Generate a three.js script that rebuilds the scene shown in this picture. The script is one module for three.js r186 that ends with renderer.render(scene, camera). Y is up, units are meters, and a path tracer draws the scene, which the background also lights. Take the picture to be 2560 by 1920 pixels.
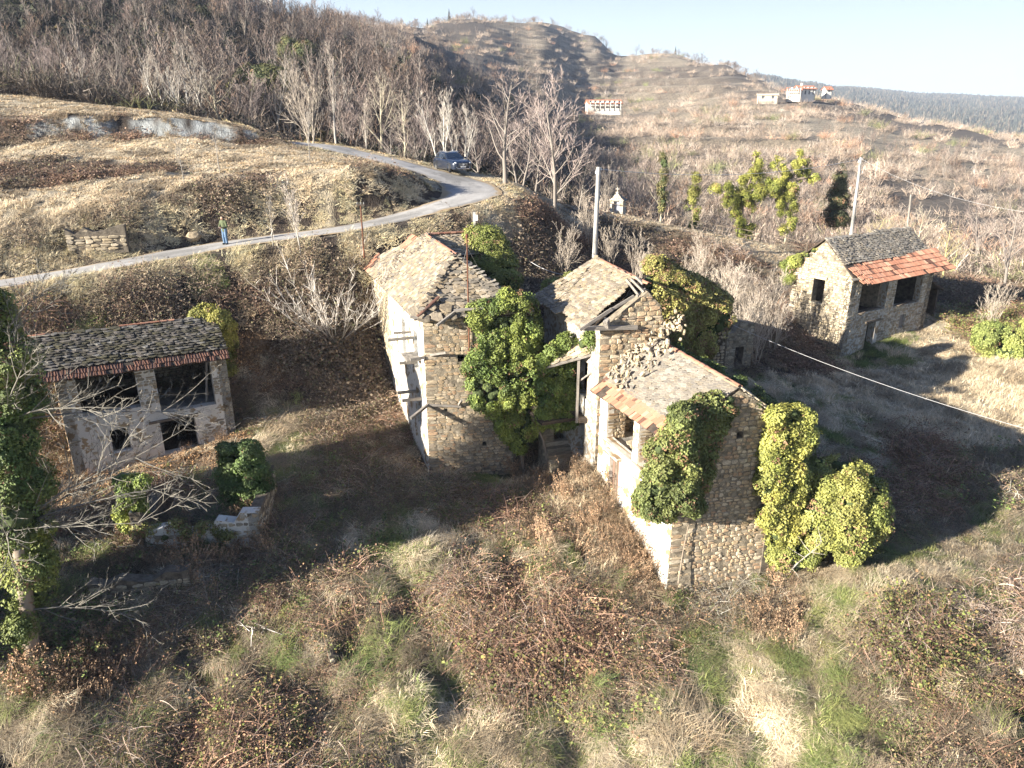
import * as THREE from 'three';
import { mergeGeometries, mergeVertices } from 'three/addons/utils/BufferGeometryUtils.js';
import { MarchingCubes } from 'three/addons/objects/MarchingCubes.js';

// ---------- camera, sky, sun, exposure ----------
const scene = new THREE.Scene();
const PITCH = 20 * Math.PI / 180, FOCAL = 711;                       // focal length in pixels of a 1024 x 768 picture
const camera = new THREE.PerspectiveCamera(2 * Math.atan(384 / FOCAL) * 180 / Math.PI, 4 / 3, 0.5, 9000);
camera.position.set(0, 0, 0);
camera.rotation.set(-PITCH, 0, 0);
const renderer = new THREE.WebGLRenderer({ antialias: true });
renderer.toneMapping = THREE.LinearToneMapping;
renderer.toneMappingExposure = 3.75;
renderer.shadowMap.enabled = true;

const ELEV = 17.2 * Math.PI / 180;
const SUN = new THREE.Vector3(-0.868 * Math.cos(ELEV), Math.sin(ELEV), 0.496 * Math.cos(ELEV)).normalize();
const sun = new THREE.DirectionalLight(new THREE.Color(1.0, 0.92, 0.795), 5);
sun.position.copy(SUN).multiplyScalar(200).add(new THREE.Vector3(0, -12, -40));
sun.target.position.set(0, -12, -40);
sun.castShadow = true; sun.shadow.mapSize.set(4096, 4096); sun.shadow.bias = -0.0005; sun.shadow.radius = 1.2;
Object.assign(sun.shadow.camera, { left: -90, right: 90, top: 70, bottom: -70, near: 10, far: 500 });
scene.add(sun, sun.target);

{ // clear winter sky: pale and bright low down, bluer overhead, brighter towards the sun
  const W = 256, H = 128, d = new Float32Array(W * H * 4);
  for (let j = 0; j < H; j++) for (let i = 0; i < W; i++) {
    const up = ((j + 0.5) / H - 0.5) * Math.PI, az = ((i + 0.5) / W - 0.5) * 2 * Math.PI;
    const y = Math.sin(up), x = Math.cos(az) * Math.cos(up), z = Math.sin(az) * Math.cos(up);
    const e = Math.max(0, y), k = 1 - THREE.MathUtils.smoothstep(e, 0.03, 0.36), c = x * SUN.x + y * SUN.y + z * SUN.z;
    const glow = 0.10 * Math.pow(Math.max(0, c * 0.5 + 0.5), 6);
    const zen = [0.023, 0.05, 0.122], hor = [0.26, 0.305, 0.33], o = (j * W + i) * 4;
    for (let q = 0; q < 3; q++) d[o + q] = y < -0.02 ? 0.12 : zen[q] * (1 - k) + hor[q] * k + glow * [1, 0.95, 0.85][q];
    d[o + 3] = 1;
  }
  const t = new THREE.DataTexture(d, W, H, THREE.RGBAFormat, THREE.FloatType);
  t.mapping = THREE.EquirectangularReflectionMapping; t.magFilter = THREE.LinearFilter; t.minFilter = THREE.LinearFilter; t.needsUpdate = true;
  scene.background = t; scene.environment = t;
}
scene.fog = new THREE.FogExp2(new THREE.Color(0.62, 0.74, 0.95), 0.00016);
// ---------- helpers ----------
function rng(seed) { let a = seed >>> 0; return () => { a = (a + 0x6d2b79f5) | 0; let t = Math.imul(a ^ (a >>> 15), 1 | a); t = (t + Math.imul(t ^ (t >>> 7), 61 | t)) ^ t; return ((t ^ (t >>> 14)) >>> 0) / 4294967296; }; }
const R = rng(20240117);
const rr = (a, b, f = R) => a + (b - a) * f();
const clamp = (x, a = 0, b = 1) => Math.min(b, Math.max(a, x));
const lerp = (a, b, t) => a + (b - a) * t;
const sstep = (a, b, x) => { const t = clamp((x - a) / (b - a)); return t * t * (3 - 2 * t); };
const V = (x, y, z) => new THREE.Vector3(x, y, z);
function hash2(i, j) { let h = Math.imul(i, 374761393) + Math.imul(j, 668265263); h = Math.imul(h ^ (h >>> 13), 1274126177); return ((h ^ (h >>> 16)) >>> 0) / 4294967296; }
function vnoise(x, y) { const i = Math.floor(x), j = Math.floor(y), u = x - i, v = y - j, s = u * u * (3 - 2 * u), t = v * v * (3 - 2 * v); return lerp(lerp(hash2(i, j), hash2(i + 1, j), s), lerp(hash2(i, j + 1), hash2(i + 1, j + 1), s), t); }
function fbm(x, y, o = 4) { let a = 0.5, s = 0, n = 0; for (let k = 0; k < o; k++) { s += a * vnoise(x + k * 17.3, y - k * 9.1); n += a; a *= 0.5; x *= 2.03; y *= 2.03; } return s / n; }
// picture pixel (1024 x 768) to a direction from the camera
const SP = Math.sin(PITCH), CP = Math.cos(PITCH);
const ray = (px, py) => { const u = px - 512, v = py - 384; return V(u, -(FOCAL * SP + v * CP), -(FOCAL * CP - v * SP)); };
const atZ = (px, py, z) => { const r = ray(px, py); return r.multiplyScalar(z / r.z); };
const atY = (px, py, y) => { const r = ray(px, py); return r.multiplyScalar(y / r.y); };
const onPlane = (px, py, p, n) => { const r = ray(px, py); return r.multiplyScalar(p.dot(n) / r.dot(n)); };
const project = (p) => { const d = -p.y * SP - p.z * CP; return [512 + FOCAL * p.x / d, 384 + FOCAL * (-p.y * CP + p.z * SP) / d, d]; };

const used = {};
function numbered(name) { const n = used[name] = (used[name] ?? -1) + 1; return n ? name + '_' + String(n).padStart(3, '0') : name; }
function tag(o, label, category, group) { if (label) o.userData.label = label; if (category) o.userData.category = category; if (group) o.userData.group = group; return o; }
function thing(name, label, category, pos, turn = 0, group) { const o = new THREE.Group(); o.name = numbered(name); scene.add(o); o.position.copy(pos); o.rotation.y = turn; return tag(o, label, category, group); }
function mesh(name, geo, mat, parent) { const m = new THREE.Mesh(geo, mat); m.name = parent === scene ? numbered(name) : name; m.castShadow = m.receiveShadow = true; parent.add(m); return m; }
// a mesh whose geometry is written in world metres, put under a thing or part
const baseOf = (o) => { const v = V(0, 0, 0); for (let p = o; p && p !== scene; p = p.parent) v.add(p.position); return v; };
function wmesh(name, geo, mat, parent) { const b = baseOf(parent); geo.translate(-b.x, -b.y, -b.z); return mesh(name, geo, mat, parent); }
function stuff(o) { o.userData.kind = 'stuff'; return o; }
function instanced(name, geo, mat, mats, cols, parent, kind = 'stuff') {
  const m = new THREE.InstancedMesh(geo, mat, mats.length); m.name = parent === scene ? numbered(name) : name;
  const b = baseOf(parent), t = new THREE.Matrix4();
  mats.forEach((x, i) => { t.copy(x); t.elements[12] -= b.x; t.elements[13] -= b.y; t.elements[14] -= b.z; m.setMatrixAt(i, t); if (cols) m.setColorAt(i, cols[i]); });
  m.castShadow = m.receiveShadow = true; if (kind) m.userData.kind = kind; parent.add(m); return m;
}
const C = (r, g, b) => new THREE.Color().setRGB(r, g, b);
function std(color, rough = 0.9, extra = {}) { return new THREE.MeshStandardMaterial({ color, roughness: rough, ...extra }); }

// growing triangle list with vertex colours
class TB {
  constructor() { this.p = []; this.c = []; this.n = 0; }
  tri(a, b, c, col) { this.p.push(a.x, a.y, a.z, b.x, b.y, b.z, c.x, c.y, c.z); for (let i = 0; i < 3; i++) this.c.push(col.r, col.g, col.b); }
  quad(a, b, c, d, col) { this.tri(a, b, c, col); this.tri(a, c, d, col); }
  // tapered tube through points with radii
  tube(pts, rad, sides, col) {
    const rings = []; let side = null;
    for (let i = 0; i < pts.length; i++) {
      const d = V().subVectors(pts[Math.min(i + 1, pts.length - 1)], pts[Math.max(i - 1, 0)]).normalize();
      if (!side) side = Math.abs(d.y) < 0.9 ? V(0, 1, 0) : V(1, 0, 0);
      const a = V().crossVectors(d, side).normalize(), b = V().crossVectors(a, d).normalize(); side = b.clone();
      const ring = []; for (let k = 0; k < sides; k++) { const t = k / sides * 2 * Math.PI; ring.push(pts[i].clone().addScaledVector(a, Math.cos(t) * rad[i]).addScaledVector(b, Math.sin(t) * rad[i])); }
      rings.push(ring);
    }
    for (let i = 0; i + 1 < rings.length; i++) for (let k = 0; k < sides; k++) { const l = (k + 1) % sides; this.quad(rings[i][k], rings[i][l], rings[i + 1][l], rings[i + 1][k], col); }
  }
  get count() { return this.p.length / 9; }
  geo(smooth = false) {
    let g = new THREE.BufferGeometry();
    g.setAttribute('position', new THREE.Float32BufferAttribute(this.p, 3)); g.setAttribute('color', new THREE.Float32BufferAttribute(this.c, 3));
    if (smooth) g = mergeVertices(g, 1e-4);
    g.computeVertexNormals(); return g;
  }
}
function tex(w, h, f, srgb = true) { // f(x, y, out) in 0..1
  const d = new Uint8Array(w * h * 4), o = [0, 0, 0];
  for (let y = 0; y < h; y++) for (let x = 0; x < w; x++) { f(x / w, y / h, o); const i = (y * w + x) * 4; for (let q = 0; q < 3; q++) d[i + q] = clamp(o[q]) * 255; d[i + 3] = 255; }
  const t = new THREE.DataTexture(d, w, h); t.wrapS = t.wrapT = THREE.RepeatWrapping; t.magFilter = THREE.LinearFilter; t.minFilter = THREE.LinearMipmapLinearFilter;
  if (srgb) t.colorSpace = THREE.SRGBColorSpace; t.needsUpdate = true; return t;
}
// noise that tiles over the unit square
function tnoise(x, y, f) { const i = Math.floor(x * f), j = Math.floor(y * f), u = x * f - i, v = y * f - j, s = u * u * (3 - 2 * u), t = v * v * (3 - 2 * v), m = (k) => ((k % f) + f) % f; return lerp(lerp(hash2(m(i) + f * 7, m(j)), hash2(m(i + 1) + f * 7, m(j)), s), lerp(hash2(m(i) + f * 7, m(j + 1)), hash2(m(i + 1) + f * 7, m(j + 1)), s), t); }
const tfbm = (x, y, f, o) => { let a = 0.5, s = 0, n = 0; for (let k = 0; k < o; k++) { s += a * tnoise(x, y, f); n += a; a *= 0.55; f *= 2; } return s / n; };
const grainTex = tex(256, 256, (x, y, o) => { const a = tfbm(x, y, 6, 6), b = tnoise(x, y, 128); const v = 0.62 + 0.55 * (a - 0.5) + 0.25 * (b - 0.5); o[0] = o[1] = o[2] = v + 0.15; });
const bumpTex = tex(256, 256, (x, y, o) => { o[0] = o[1] = o[2] = 0.6 * tfbm(x, y, 8, 5) + 0.4 * tnoise(x, y, 100); }, false);
// ---------- terrain ----------
const ROAD = [[-60, -9.6, -30], [-36, -8.9, -36], [-27.2, -8.2, -40.3], [-23.6, -7.75, -42.1], [-18.1, -7.1, -45.5], [-10.1, -6.3, -48.3], [-5.7, -5.5, -51.3], [-3.1, -4.9, -55.3], [-4.0, -4.35, -59.4], [-6.8, -3.7, -62.2], [-10.3, -3.0, -64.6], [-14.6, -2.3, -68.2], [-17.7, -1.85, -70.9], [-23, -1.6, -75.5], [-32, -1.4, -82], [-46, -1, -90]].map((p) => V(...p));
const roadCurve = new THREE.CatmullRomCurve3(ROAD, false, 'centripetal');
const roadPts = roadCurve.getSpacedPoints(260);
const roadHalf = (p) => 1.6 + 0.75 * Math.exp(-(((p.x + 3.6) / 4) ** 2 + ((p.z + 57) / 4) ** 2));
function roadNear(x, z) { let best = 1e9, at = 0; for (let i = 0; i < roadPts.length; i++) { const d = (roadPts[i].x - x) ** 2 + (roadPts[i].z - z) ** 2; if (d < best) { best = d; at = i; } } return [Math.sqrt(best), roadPts[at]]; }
// spot heights of the near ground: x, z, y
const SPOTS = [
  // hamlet terrace
  [-21.5, -31.2, -16.2], [-15, -35.3, -15.6], [-18, -32.5, -16.1], [-18.5, -30.5, -16.3], [-18.6, -34.6, -16.3], [-16.6, -36.2, -16.1], [-20.6, -33.8, -16.3], [-24.2, -33.5, -15], [-24.6, -37, -12.5], [-18.6, -40.4, -12], [-13, -38.5, -14.6], [-9, -33, -16.3], [-4.2, -32.3, -16.6], [0.6, -33.4, -17.1], [-7.5, -38.5, -15.6], [-11, -42, -13.2], [-9.8, -45.2, -11.2],
  [2, -33.8, -16.4], [4, -30, -15.3], [5.0, -27, -16.3], [5.5, -25.2, -17.0], [5.9, -23.6, -17.9], [8.5, -24.0, -18.1], [10.5, -24.8, -17.6], [0, -28, -16.9], [-1.3, -25.7, -17.0], [-6, -28.5, -16.7], [-6, -25, -17.3], [3, -24.6, -17.3], [-12.5, -30, -16.3], [-13.2, -26.2, -17], [-17, -27, -16.6], [-16.9, -20.5, -17.6], [-22, -22, -17.2],
  [2, -36.5, -15.5], [4, -41, -12.5], [9, -37, -14.5], [14, -43.5, -14.6], [12, -34, -15.8], [-3.5, -48, -9.5], [1, -45, -11],
  // lower grass and foreground bank
  [-8, -21, -19], [0, -20.7, -19.5], [5, -20.5, -19.3], [0, -23.4, -17.6], [5, -22.3, -18.4], [8, -22.6, -18.5], [-5, -23.3, -17.8], [-12, -22.5, -18], [10, -21, -18.8], [12, -23, -17.7], [0, -18, -20.5], [8, -17.5, -20.4], [-8, -17.5, -20.2], [-16, -16.5, -19.5], [0, -10, -22], [-15, -8, -22], [15, -8, -22], [0, 5, -25], [-20, 5, -25], [20, 5, -25],
  [17, -19.9, -18.4], [14.5, -17, -19], [19, -16, -18.5], [15.5, -22.5, -17.2], [21, -23, -17], [24, -16, -17.5],
  // right side field
  [18.9, -28.6, -17.0], [14, -30, -16.6], [23.4, -37.2, -15.9], [19, -42, -15.4], [23.5, -48.3, -15.8], [32, -52.6, -15], [28.9, -44.6, -15.4], [36.2, -54, -14.4], [32.7, -46.4, -14.8], [30, -36, -16.6], [28, -27, -17.6], [38, -40, -14.8], [21, -53.3, -13.2], [27, -57, -12.4], [34, -60, -12.6], [18, -48.5, -14.4], [44, -52, -14], [48, -66, -15],
  // plateau beyond: pole, shrine, fence
  [6.1, -52.8, -10.3], [10.1, -70.5, -8.1], [12, -62, -8.8], [20, -64, -9.7], [26, -66, -10.8], [17, -57, -10.6], [34, -72, -11.5], [8, -57.5, -9.3], [3.5, -62, -6.4], [1.5, -57, -6.2], [0.6, -64, -5], [-1.8, -66, -4.4], [5, -68, -7.2], [-5, -64.4, -3.75], [-1.5, -53.5, -6.6], [2, -51, -9], [-9, -51, -3.8], [-7.1, -54.9, -3.6], [-9.5, -58.5, -3.2], [-6.9, -57.8, -4.0], [-7.6, -52.7, -4.0],
  // bank and meadow steps above the road
  [-18.5, -48.6, -4.1], [-13, -50.3, -3.9], [-28.9, -45, -5.2], [-24, -46.8, -4.5], [-36, -42, -6], [-15, -56, -3.0], [-23, -54, -3.3], [-32, -52, -3.7], [-40, -50, -4.2], [-14, -62, -2.6], [-20, -62, -2.2], [-28, -60, -2.3], [-36, -58, -2.4], [-45, -56, -2.9],
  [-30, -62, -1.9], [-34, -63.6, -1.8], [-24, -66.5, -1.7], [-42, -62, -2], [-37.8, -67, 0.6], [-30, -68.2, 0.2], [-25, -69.8, -0.5], [-47, -66, 0.9], [-21, -72.6, -1.3], [-33.7, -78.3, 0.9], [-27, -76, -0.2], [-51, -84, 2.9], [-43, -82, 2.0], [-59, -88, 3.8], [-60, -72, 2.2], [-44, -73, 1.7], [-36, -71.5, 1.1], [-60, -60, -1.5], [-55, -50, -4], [-52, -40, -7.5],
  // behind the crest and round the near valley
  [-36, -88, -1.6], [-50, -96, 0.2], [-66, -100, 1.6], [-24, -84, -3.2], [-14, -78, -4.2], [-4, -76, -6.2], [4, -78, -8], [14, -80, -10.5], [26, -80, -13.5], [40, -82, -15.5], [60, -84, -17],
  [-40, -25, -13.5], [-34, -30, -12.8], [-30, -37.5, -10.4], [-36, -15, -18], [45, -28, -15.5], [40, -15, -17.5],
];
const SCRUB = 1.2, NS = SPOTS.length, weights = (() => { // multiquadric surface through the spot heights
  const n = NS + 3, A = [], b = new Float64Array(n);
  for (let i = 0; i < n; i++) A.push(new Float64Array(n));
  for (let i = 0; i < NS; i++) { for (let j = 0; j < NS; j++) A[i][j] = Math.hypot(SPOTS[i][0] - SPOTS[j][0], SPOTS[i][1] - SPOTS[j][1], SCRUB); A[i][i] -= 0.05; const q = [1, SPOTS[i][0], SPOTS[i][1]]; for (let k = 0; k < 3; k++) A[i][NS + k] = A[NS + k][i] = q[k]; b[i] = SPOTS[i][2]; }
  for (let c = 0; c < n; c++) { let p = c; for (let r = c + 1; r < n; r++) if (Math.abs(A[r][c]) > Math.abs(A[p][c])) p = r; [A[c], A[p]] = [A[p], A[c]]; const t = b[c]; b[c] = b[p]; b[p] = t; for (let r = c + 1; r < n; r++) { const f = A[r][c] / A[c][c]; if (f) { for (let k = c; k < n; k++) A[r][k] -= f * A[c][k]; b[r] -= f * b[c]; } } }
  for (let c = n - 1; c >= 0; c--) { for (let k = c + 1; k < n; k++) b[c] -= A[c][k] * b[k]; b[c] /= A[c][c]; }
  return b;
})();
function nearH(x, z) { let h = weights[NS] + weights[NS + 1] * x + weights[NS + 2] * z; for (let i = 0; i < NS; i++) { const dx = x - SPOTS[i][0], dz = z - SPOTS[i][1]; h += weights[i] * Math.sqrt(dx * dx + dz * dz + SCRUB * SCRUB); } return h; }
// far hills: for each bearing (x over depth) the heights at given depths
const HILLS = [
  [-1.3, [90, -2], [110, 2], [170, 30], [260, 60], [500, 100], [900, 120], [3000, 150]],
  [-0.64, [90, 3], [102, 1], [125, 8], [170, 27], [250, 54], [420, 92], [900, 110], [3000, 150]],
  [-0.45, [90, 0], [100, 0], [120, 5], [170, 23], [250, 46], [420, 78], [900, 90], [3000, 150]],
  [-0.27, [90, -3], [100, -3], [120, 0], [180, 17], [260, 31], [420, 53], [520, 56], [900, 40], [3000, 150]],
  [-0.16, [85, -5], [110, -4], [160, 8], [250, 26], [360, 41], [470, 56], [560, 58], [900, 30], [3000, 150]],
  [-0.06, [80, -8], [110, -9], [200, 5], [300, 19], [420, 40], [560, 72], [640, 77], [900, 40], [3000, 150]],
  [0.03, [80, -9], [110, -12], [200, -3], [300, 8], [430, 32], [600, 74], [700, 92], [1000, 60], [3000, 150]],
  [0.10, [80, -11], [110, -16], [160, -12], [250, -2], [380, 9], [500, 36], [640, 68], [760, 84], [1100, 50], [3000, 150]],
  [0.14, [80, -11.5], [110, -17], [160, -12], [250, -3], [380, 8], [500, 32], [620, 54], [700, 61], [1100, 30], [3000, 150]],
  [0.20, [80, -13], [110, -17.5], [160, -12], [250, -2], [380, 10], [480, 30], [600, 53], [660, 58], [1000, 30], [3000, 150]],
  [0.27, [80, -14], [110, -18], [160, -12], [250, -1], [380, 12.5], [460, 28], [540, 40], [600, 43], [900, 20], [1900, 100], [3000, 140]],
  [0.32, [80, -14.5], [110, -18.5], [160, -12], [250, -1], [380, 13.5], [450, 24], [500, 28], [800, 0], [1900, 112], [3000, 150]],
  [0.38, [80, -15], [110, -19], [160, -12], [250, -1], [380, 13.5], [430, 15], [520, 5], [800, -10], [1900, 94], [3000, 140]],
  [0.43, [80, -15], [110, -19.5], [160, -13], [250, -2], [380, 10.5], [420, 10.5], [520, 0], [800, -15], [2000, 83], [3000, 140]],
  [0.55, [80, -16], [110, -20], [200, -11], [300, -2.5], [370, 2], [420, 0], [600, -20], [900, -20], [2200, 68], [3000, 120]],
  [0.67, [80, -16], [110, -20], [200, -14], [300, -7], [360, -5], [420, -8], [600, -25], [1000, -20], [2400, 76], [3500, 120]],
  [0.9, [80, -17], [110, -20], [200, -16], [300, -9], [360, -7], [420, -10], [600, -25], [1000, -20], [2400, 84], [3500, 120]],
  [1.4, [80, -18], [110, -20], [300, -10], [400, -10], [700, -20], [1200, 0], [2400, 110], [3500, 130]],
];
function column(c, d) { let k = 1; while (k < c.length - 1 && c[k][0] < d) k++; if (k === 1) return c[1][1]; const a = c[k - 1], b = c[k]; const t = clamp((d - a[0]) / (b[0] - a[0])); return lerp(a[1], b[1], t); }
function colSmooth(c, d) { const w = d * 0.08; return (column(c, d - w) + 2 * column(c, d) + column(c, d + w)) / 4; }
let stepAt = 0;
function farH(x, z) { stepAt = 0;
  const d = Math.max(1, -z), a = clamp(x / d, -1.29, 1.39); let k = 1; while (k < HILLS.length - 1 && HILLS[k][0] < a) k++;
  const A = HILLS[k - 1], B = HILLS[k], t = sstep(0, 1, (a - A[0]) / (B[0] - A[0]));
  let h = lerp(colSmooth(A, d), colSmooth(B, d), t);
  const rough = sstep(90, 200, d);
  h += rough * ((fbm(x * 0.02 + 3, z * 0.02, 4) - 0.5) * 4.5 * clamp(d / 400, 0.3, 1.6) + (fbm(x * 0.004, z * 0.004 + 9, 3) - 0.5) * clamp(d / 110, 0, 8));
  // old vineyard steps
  const steps = sstep(-0.05, 0.02, a) * sstep(170, 210, d) * (1 - sstep(620, 760, d)) * sstep(0.35, 0.55, fbm(x * 0.006 + 40, z * 0.006, 3));
  if (steps > 0.01) { const s = 4.4, q = (h + (fbm(x * 0.01, z * 0.01 + 77, 2) - 0.5) * 5) / s, f = q - Math.floor(q); h += steps * s * (sstep(0.62, 1, f) - f) * 0.9; stepAt = f > 0.58 ? steps : -steps; }
  return h;
}
// the pale eroded step across the upper meadow: how strong, and how far behind its line
function marl(x, z) { const sx = (x + 46) / 23, s = -(z + 64.2 + 4.6 * sx) + (fbm(x * 0.4, 3, 3) - 0.5) * 1.2; return [sstep(-0.5, -0.05, sx) * (1 - sstep(0.9, 1.15, sx)), s]; }
function H(x, z) {
  const d = -z, w = sstep(80, 102, d + Math.max(0, Math.abs(x) - 30) * 0.55);
  let h = w < 1 ? nearH(x, z) : 0;
  if (w > 0) h = lerp(h, farH(x, z), w);
  if (d < 130) {
    h += (fbm(x * 0.35, z * 0.35, 3) - 0.5) * lerp(0.35, 0.14, sstep(46, 52, d));
    const mound = sstep(28.5, 24, d) * (x > 3.5 ? sstep(23, 20.5, d) : 1); if (mound > 0) h += mound * ((fbm(x * 0.55 + 20, z * 0.55, 3) - 0.48) * 1.5 + (vnoise(x * 1.3, z * 1.3) - 0.5) * 0.4);
    { const [e, s] = marl(x, z); if (e > 0 && Math.abs(s) < 3.5) h += e * 1.6 * (sstep(-0.5, 0.5, s) - sstep(-3, 3, s)); }
    const bank = sstep(36, 40, d) * (1 - sstep(56, 62, d)) * sstep(4, -4, x); if (bank > 0) h += bank * (fbm(x * 0.6 + 7, z * 0.6 + 40, 3) - 0.5) * 0.5;
    const [rd, rp] = roadNear(x, z), hw = roadHalf(rp);
    if (rd < hw + 5.2) h = lerp(rp.y - 0.14 * (1 - sstep(hw - 0.2, hw + 0.35, rd)) - 0.02, h, sstep(hw + 0.25, hw + (h < rp.y ? 5.0 : 1.9), rd));
  }
  return h;
}
// cached heights for scattering
const HC = new Map();
function Hq(x, z) { return H(x, z); }
const G0 = (px, py) => { const r = ray(px, py).normalize(); let t = 14; for (let k = 0; k < 4000; k++) { const p = r.clone().multiplyScalar(t), g = p.y - H(p.x, p.z); if (g < 0.02 || t > 2600) return p; t += Math.max(0.05, g * 0.35); } return r.multiplyScalar(t); };
// ---------- what grows where: seeds by kind, found on the ground ----------
// S short straw, L long lodged grass, N green grass, B brown bramble, V green bramble, D dead grey stems, O russet weeds and leaf litter, W bare white marl
const SEEDTABLE = {
  S: [[60, 112, 9], [20, 105, 6], [160, 124, 8], [250, 134, 7], [290, 139, 4], [50, 151, 3.6], [110, 152, 3.2], [150, 152, 3.4], [220, 155, 3.4], [300, 160, 7], [380, 165, 5], [230, 176, 5.4], [300, 180, 4], [150, 192, 5], [100, 197, 3.6], [60, 206, 4], [20, 210, 3], [340, 182, 3.6], [320, 240, 1], [400, 220, 1], [470, 205, 1.8], [500, 192, 2.4], [480, 179, 2.2], [437, 180, 2.4], [500, 221, 2.2], [720, 235, 6], [690, 226, 5], [770, 246, 4], [640, 222, 3], [560, 215, 3], [540, 201, 2.5], [920, 392, 4.4], [980, 425, 4.4], [960, 352, 3.4]],
  B: [[20, 131, 3], [290, 147, 2], [30, 166, 2.4], [85, 171, 2.6], [140, 172, 2.2], [50, 181, 1.8], [110, 216, 4.3], [160, 216, 3.8], [200, 212, 3.8], [250, 206, 3.6], [300, 201, 3.6], [350, 196, 3.6], [390, 191, 3.6], [420, 190, 2.9], [60, 240, 3.8], [190, 230, 3.2], [60, 300, 2], [110, 298, 2.4], [160, 292, 2], [220, 280, 2.2], [270, 275, 3], [330, 262, 3], [400, 242, 3], [450, 236, 2.5], [530, 226, 3], [560, 236, 3], [280, 330, 4], [300, 380, 3.4], [330, 420, 3], [370, 460, 2], [400, 440, 2], [350, 500, 2.2], [420, 500, 1.8], [520, 505, 1.4],
    [380, 620, 1.6], [440, 640, 2.2], [500, 634, 2.2], [560, 642, 2.2], [620, 622, 2.2], [480, 680, 1.6], [400, 668, 1.7], [590, 600, 1.5], [60, 560, 2], [150, 600, 2], [60, 720, 2.2], [200, 680, 2.4], [280, 640, 2], [300, 700, 2.2], [150, 740, 2.2], [250, 590, 2], [200, 500, 1.6], [190, 515, 1.2], [170, 530, 1.2], [215, 530, 1.2], [900, 690, 1.5], [940, 750, 1.6], [870, 500, 3], [960, 490, 3], [900, 470, 2.6], [640, 240, 4], [600, 250, 3], [660, 266, 3.4], [760, 342, 3.6], [820, 255, 4], [1000, 270, 5], [900, 230, 5], [1010, 470, 3]],
  V: [[930, 650, 1.6], [1000, 740, 2], [890, 750, 1.5], [960, 690, 1.5], [1005, 335, 2], [335, 560, 0.9], [70, 640, 1.2], [640, 560, 0.8]],
  N: [[100, 256, 1], [300, 226, 0.8], [60, 286, 1.2], [110, 278, 1.1], [160, 268, 1.1], [210, 259, 1], [260, 250, 1], [290, 440, 2.2], [480, 490, 1.8], [400, 540, 1.8], [470, 560, 2.2], [540, 556, 1.9], [330, 600, 1.2], [400, 764, 1.3], [500, 742, 1.7], [680, 752, 2], [760, 742, 1.4], [830, 430, 4], [760, 400, 3], [880, 352, 3], [440, 745, 1.2]],
  L: [[380, 582, 1.8], [330, 640, 1.2], [420, 725, 1.1], [560, 738, 1.8], [600, 765, 1.3], [640, 700, 1.6], [700, 680, 1.9], [760, 664, 1.9], [820, 650, 1.8], [800, 700, 1.8], [850, 730, 1.4], [860, 592, 2.3], [930, 562, 2.6], [1000, 532, 2.6]],
  D: [[650, 642, 1.2], [720, 602, 1.5], [980, 640, 1.8], [1010, 604, 2.2], [740, 292, 4], [780, 312, 4], [590, 216, 1.5]],
  O: [[120, 470, 2], [200, 456, 1.8], [60, 490, 2], [230, 441, 1.4], [260, 372, 1.8], [160, 562, 1.3], [225, 560, 1.3], [190, 575, 1.2], [540, 482, 1.6], [570, 471, 1.8], [600, 520, 2.1], [640, 560, 1.6], [570, 522, 1.7], [100, 680, 1.6], [785, 622, 1.6]],
};
const SEEDS = [];
for (const k in SEEDTABLE) for (const [px, py, r0] of SEEDTABLE[k]) { const p = G0(px, py), r = r0; SEEDS.push({ k, x: p.x, z: p.z, r }); }
function zone(x, z) {
  if (z < -60 && z > -74 && x < -18) { const [e, s] = marl(x, z); if (e > 0.3) { const n = fbm(x * 0.7, z * 0.7 + 3, 3); if (s > -0.75 && s < 0.55 && n < 0.51) return 'W'; if (s > -1.5 && s < 1.5 && n > 0.34) return 'B'; } }
  const wx = x + (fbm(x * 0.5, z * 0.5, 3) - 0.5) * 3.4, wz = z + (fbm(x * 0.5 + 31, z * 0.5 + 7, 3) - 0.5) * 3.4;
  let best = 1e9, k = 'B';
  for (const s of SEEDS) { const d = ((s.x - wx) ** 2 + (s.z - wz) ** 2) / (s.r * s.r); if (d < best) { best = d; k = s.k; } }
  return k;
}
const SOIL = { S: C(0.60, 0.51, 0.36), L: C(0.17, 0.145, 0.08), N: C(0.12, 0.14, 0.05), B: C(0.085, 0.062, 0.045), V: C(0.10, 0.10, 0.045), D: C(0.16, 0.13, 0.10), O: C(0.19, 0.12, 0.065), W: C(0.42, 0.44, 0.435) };
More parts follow.
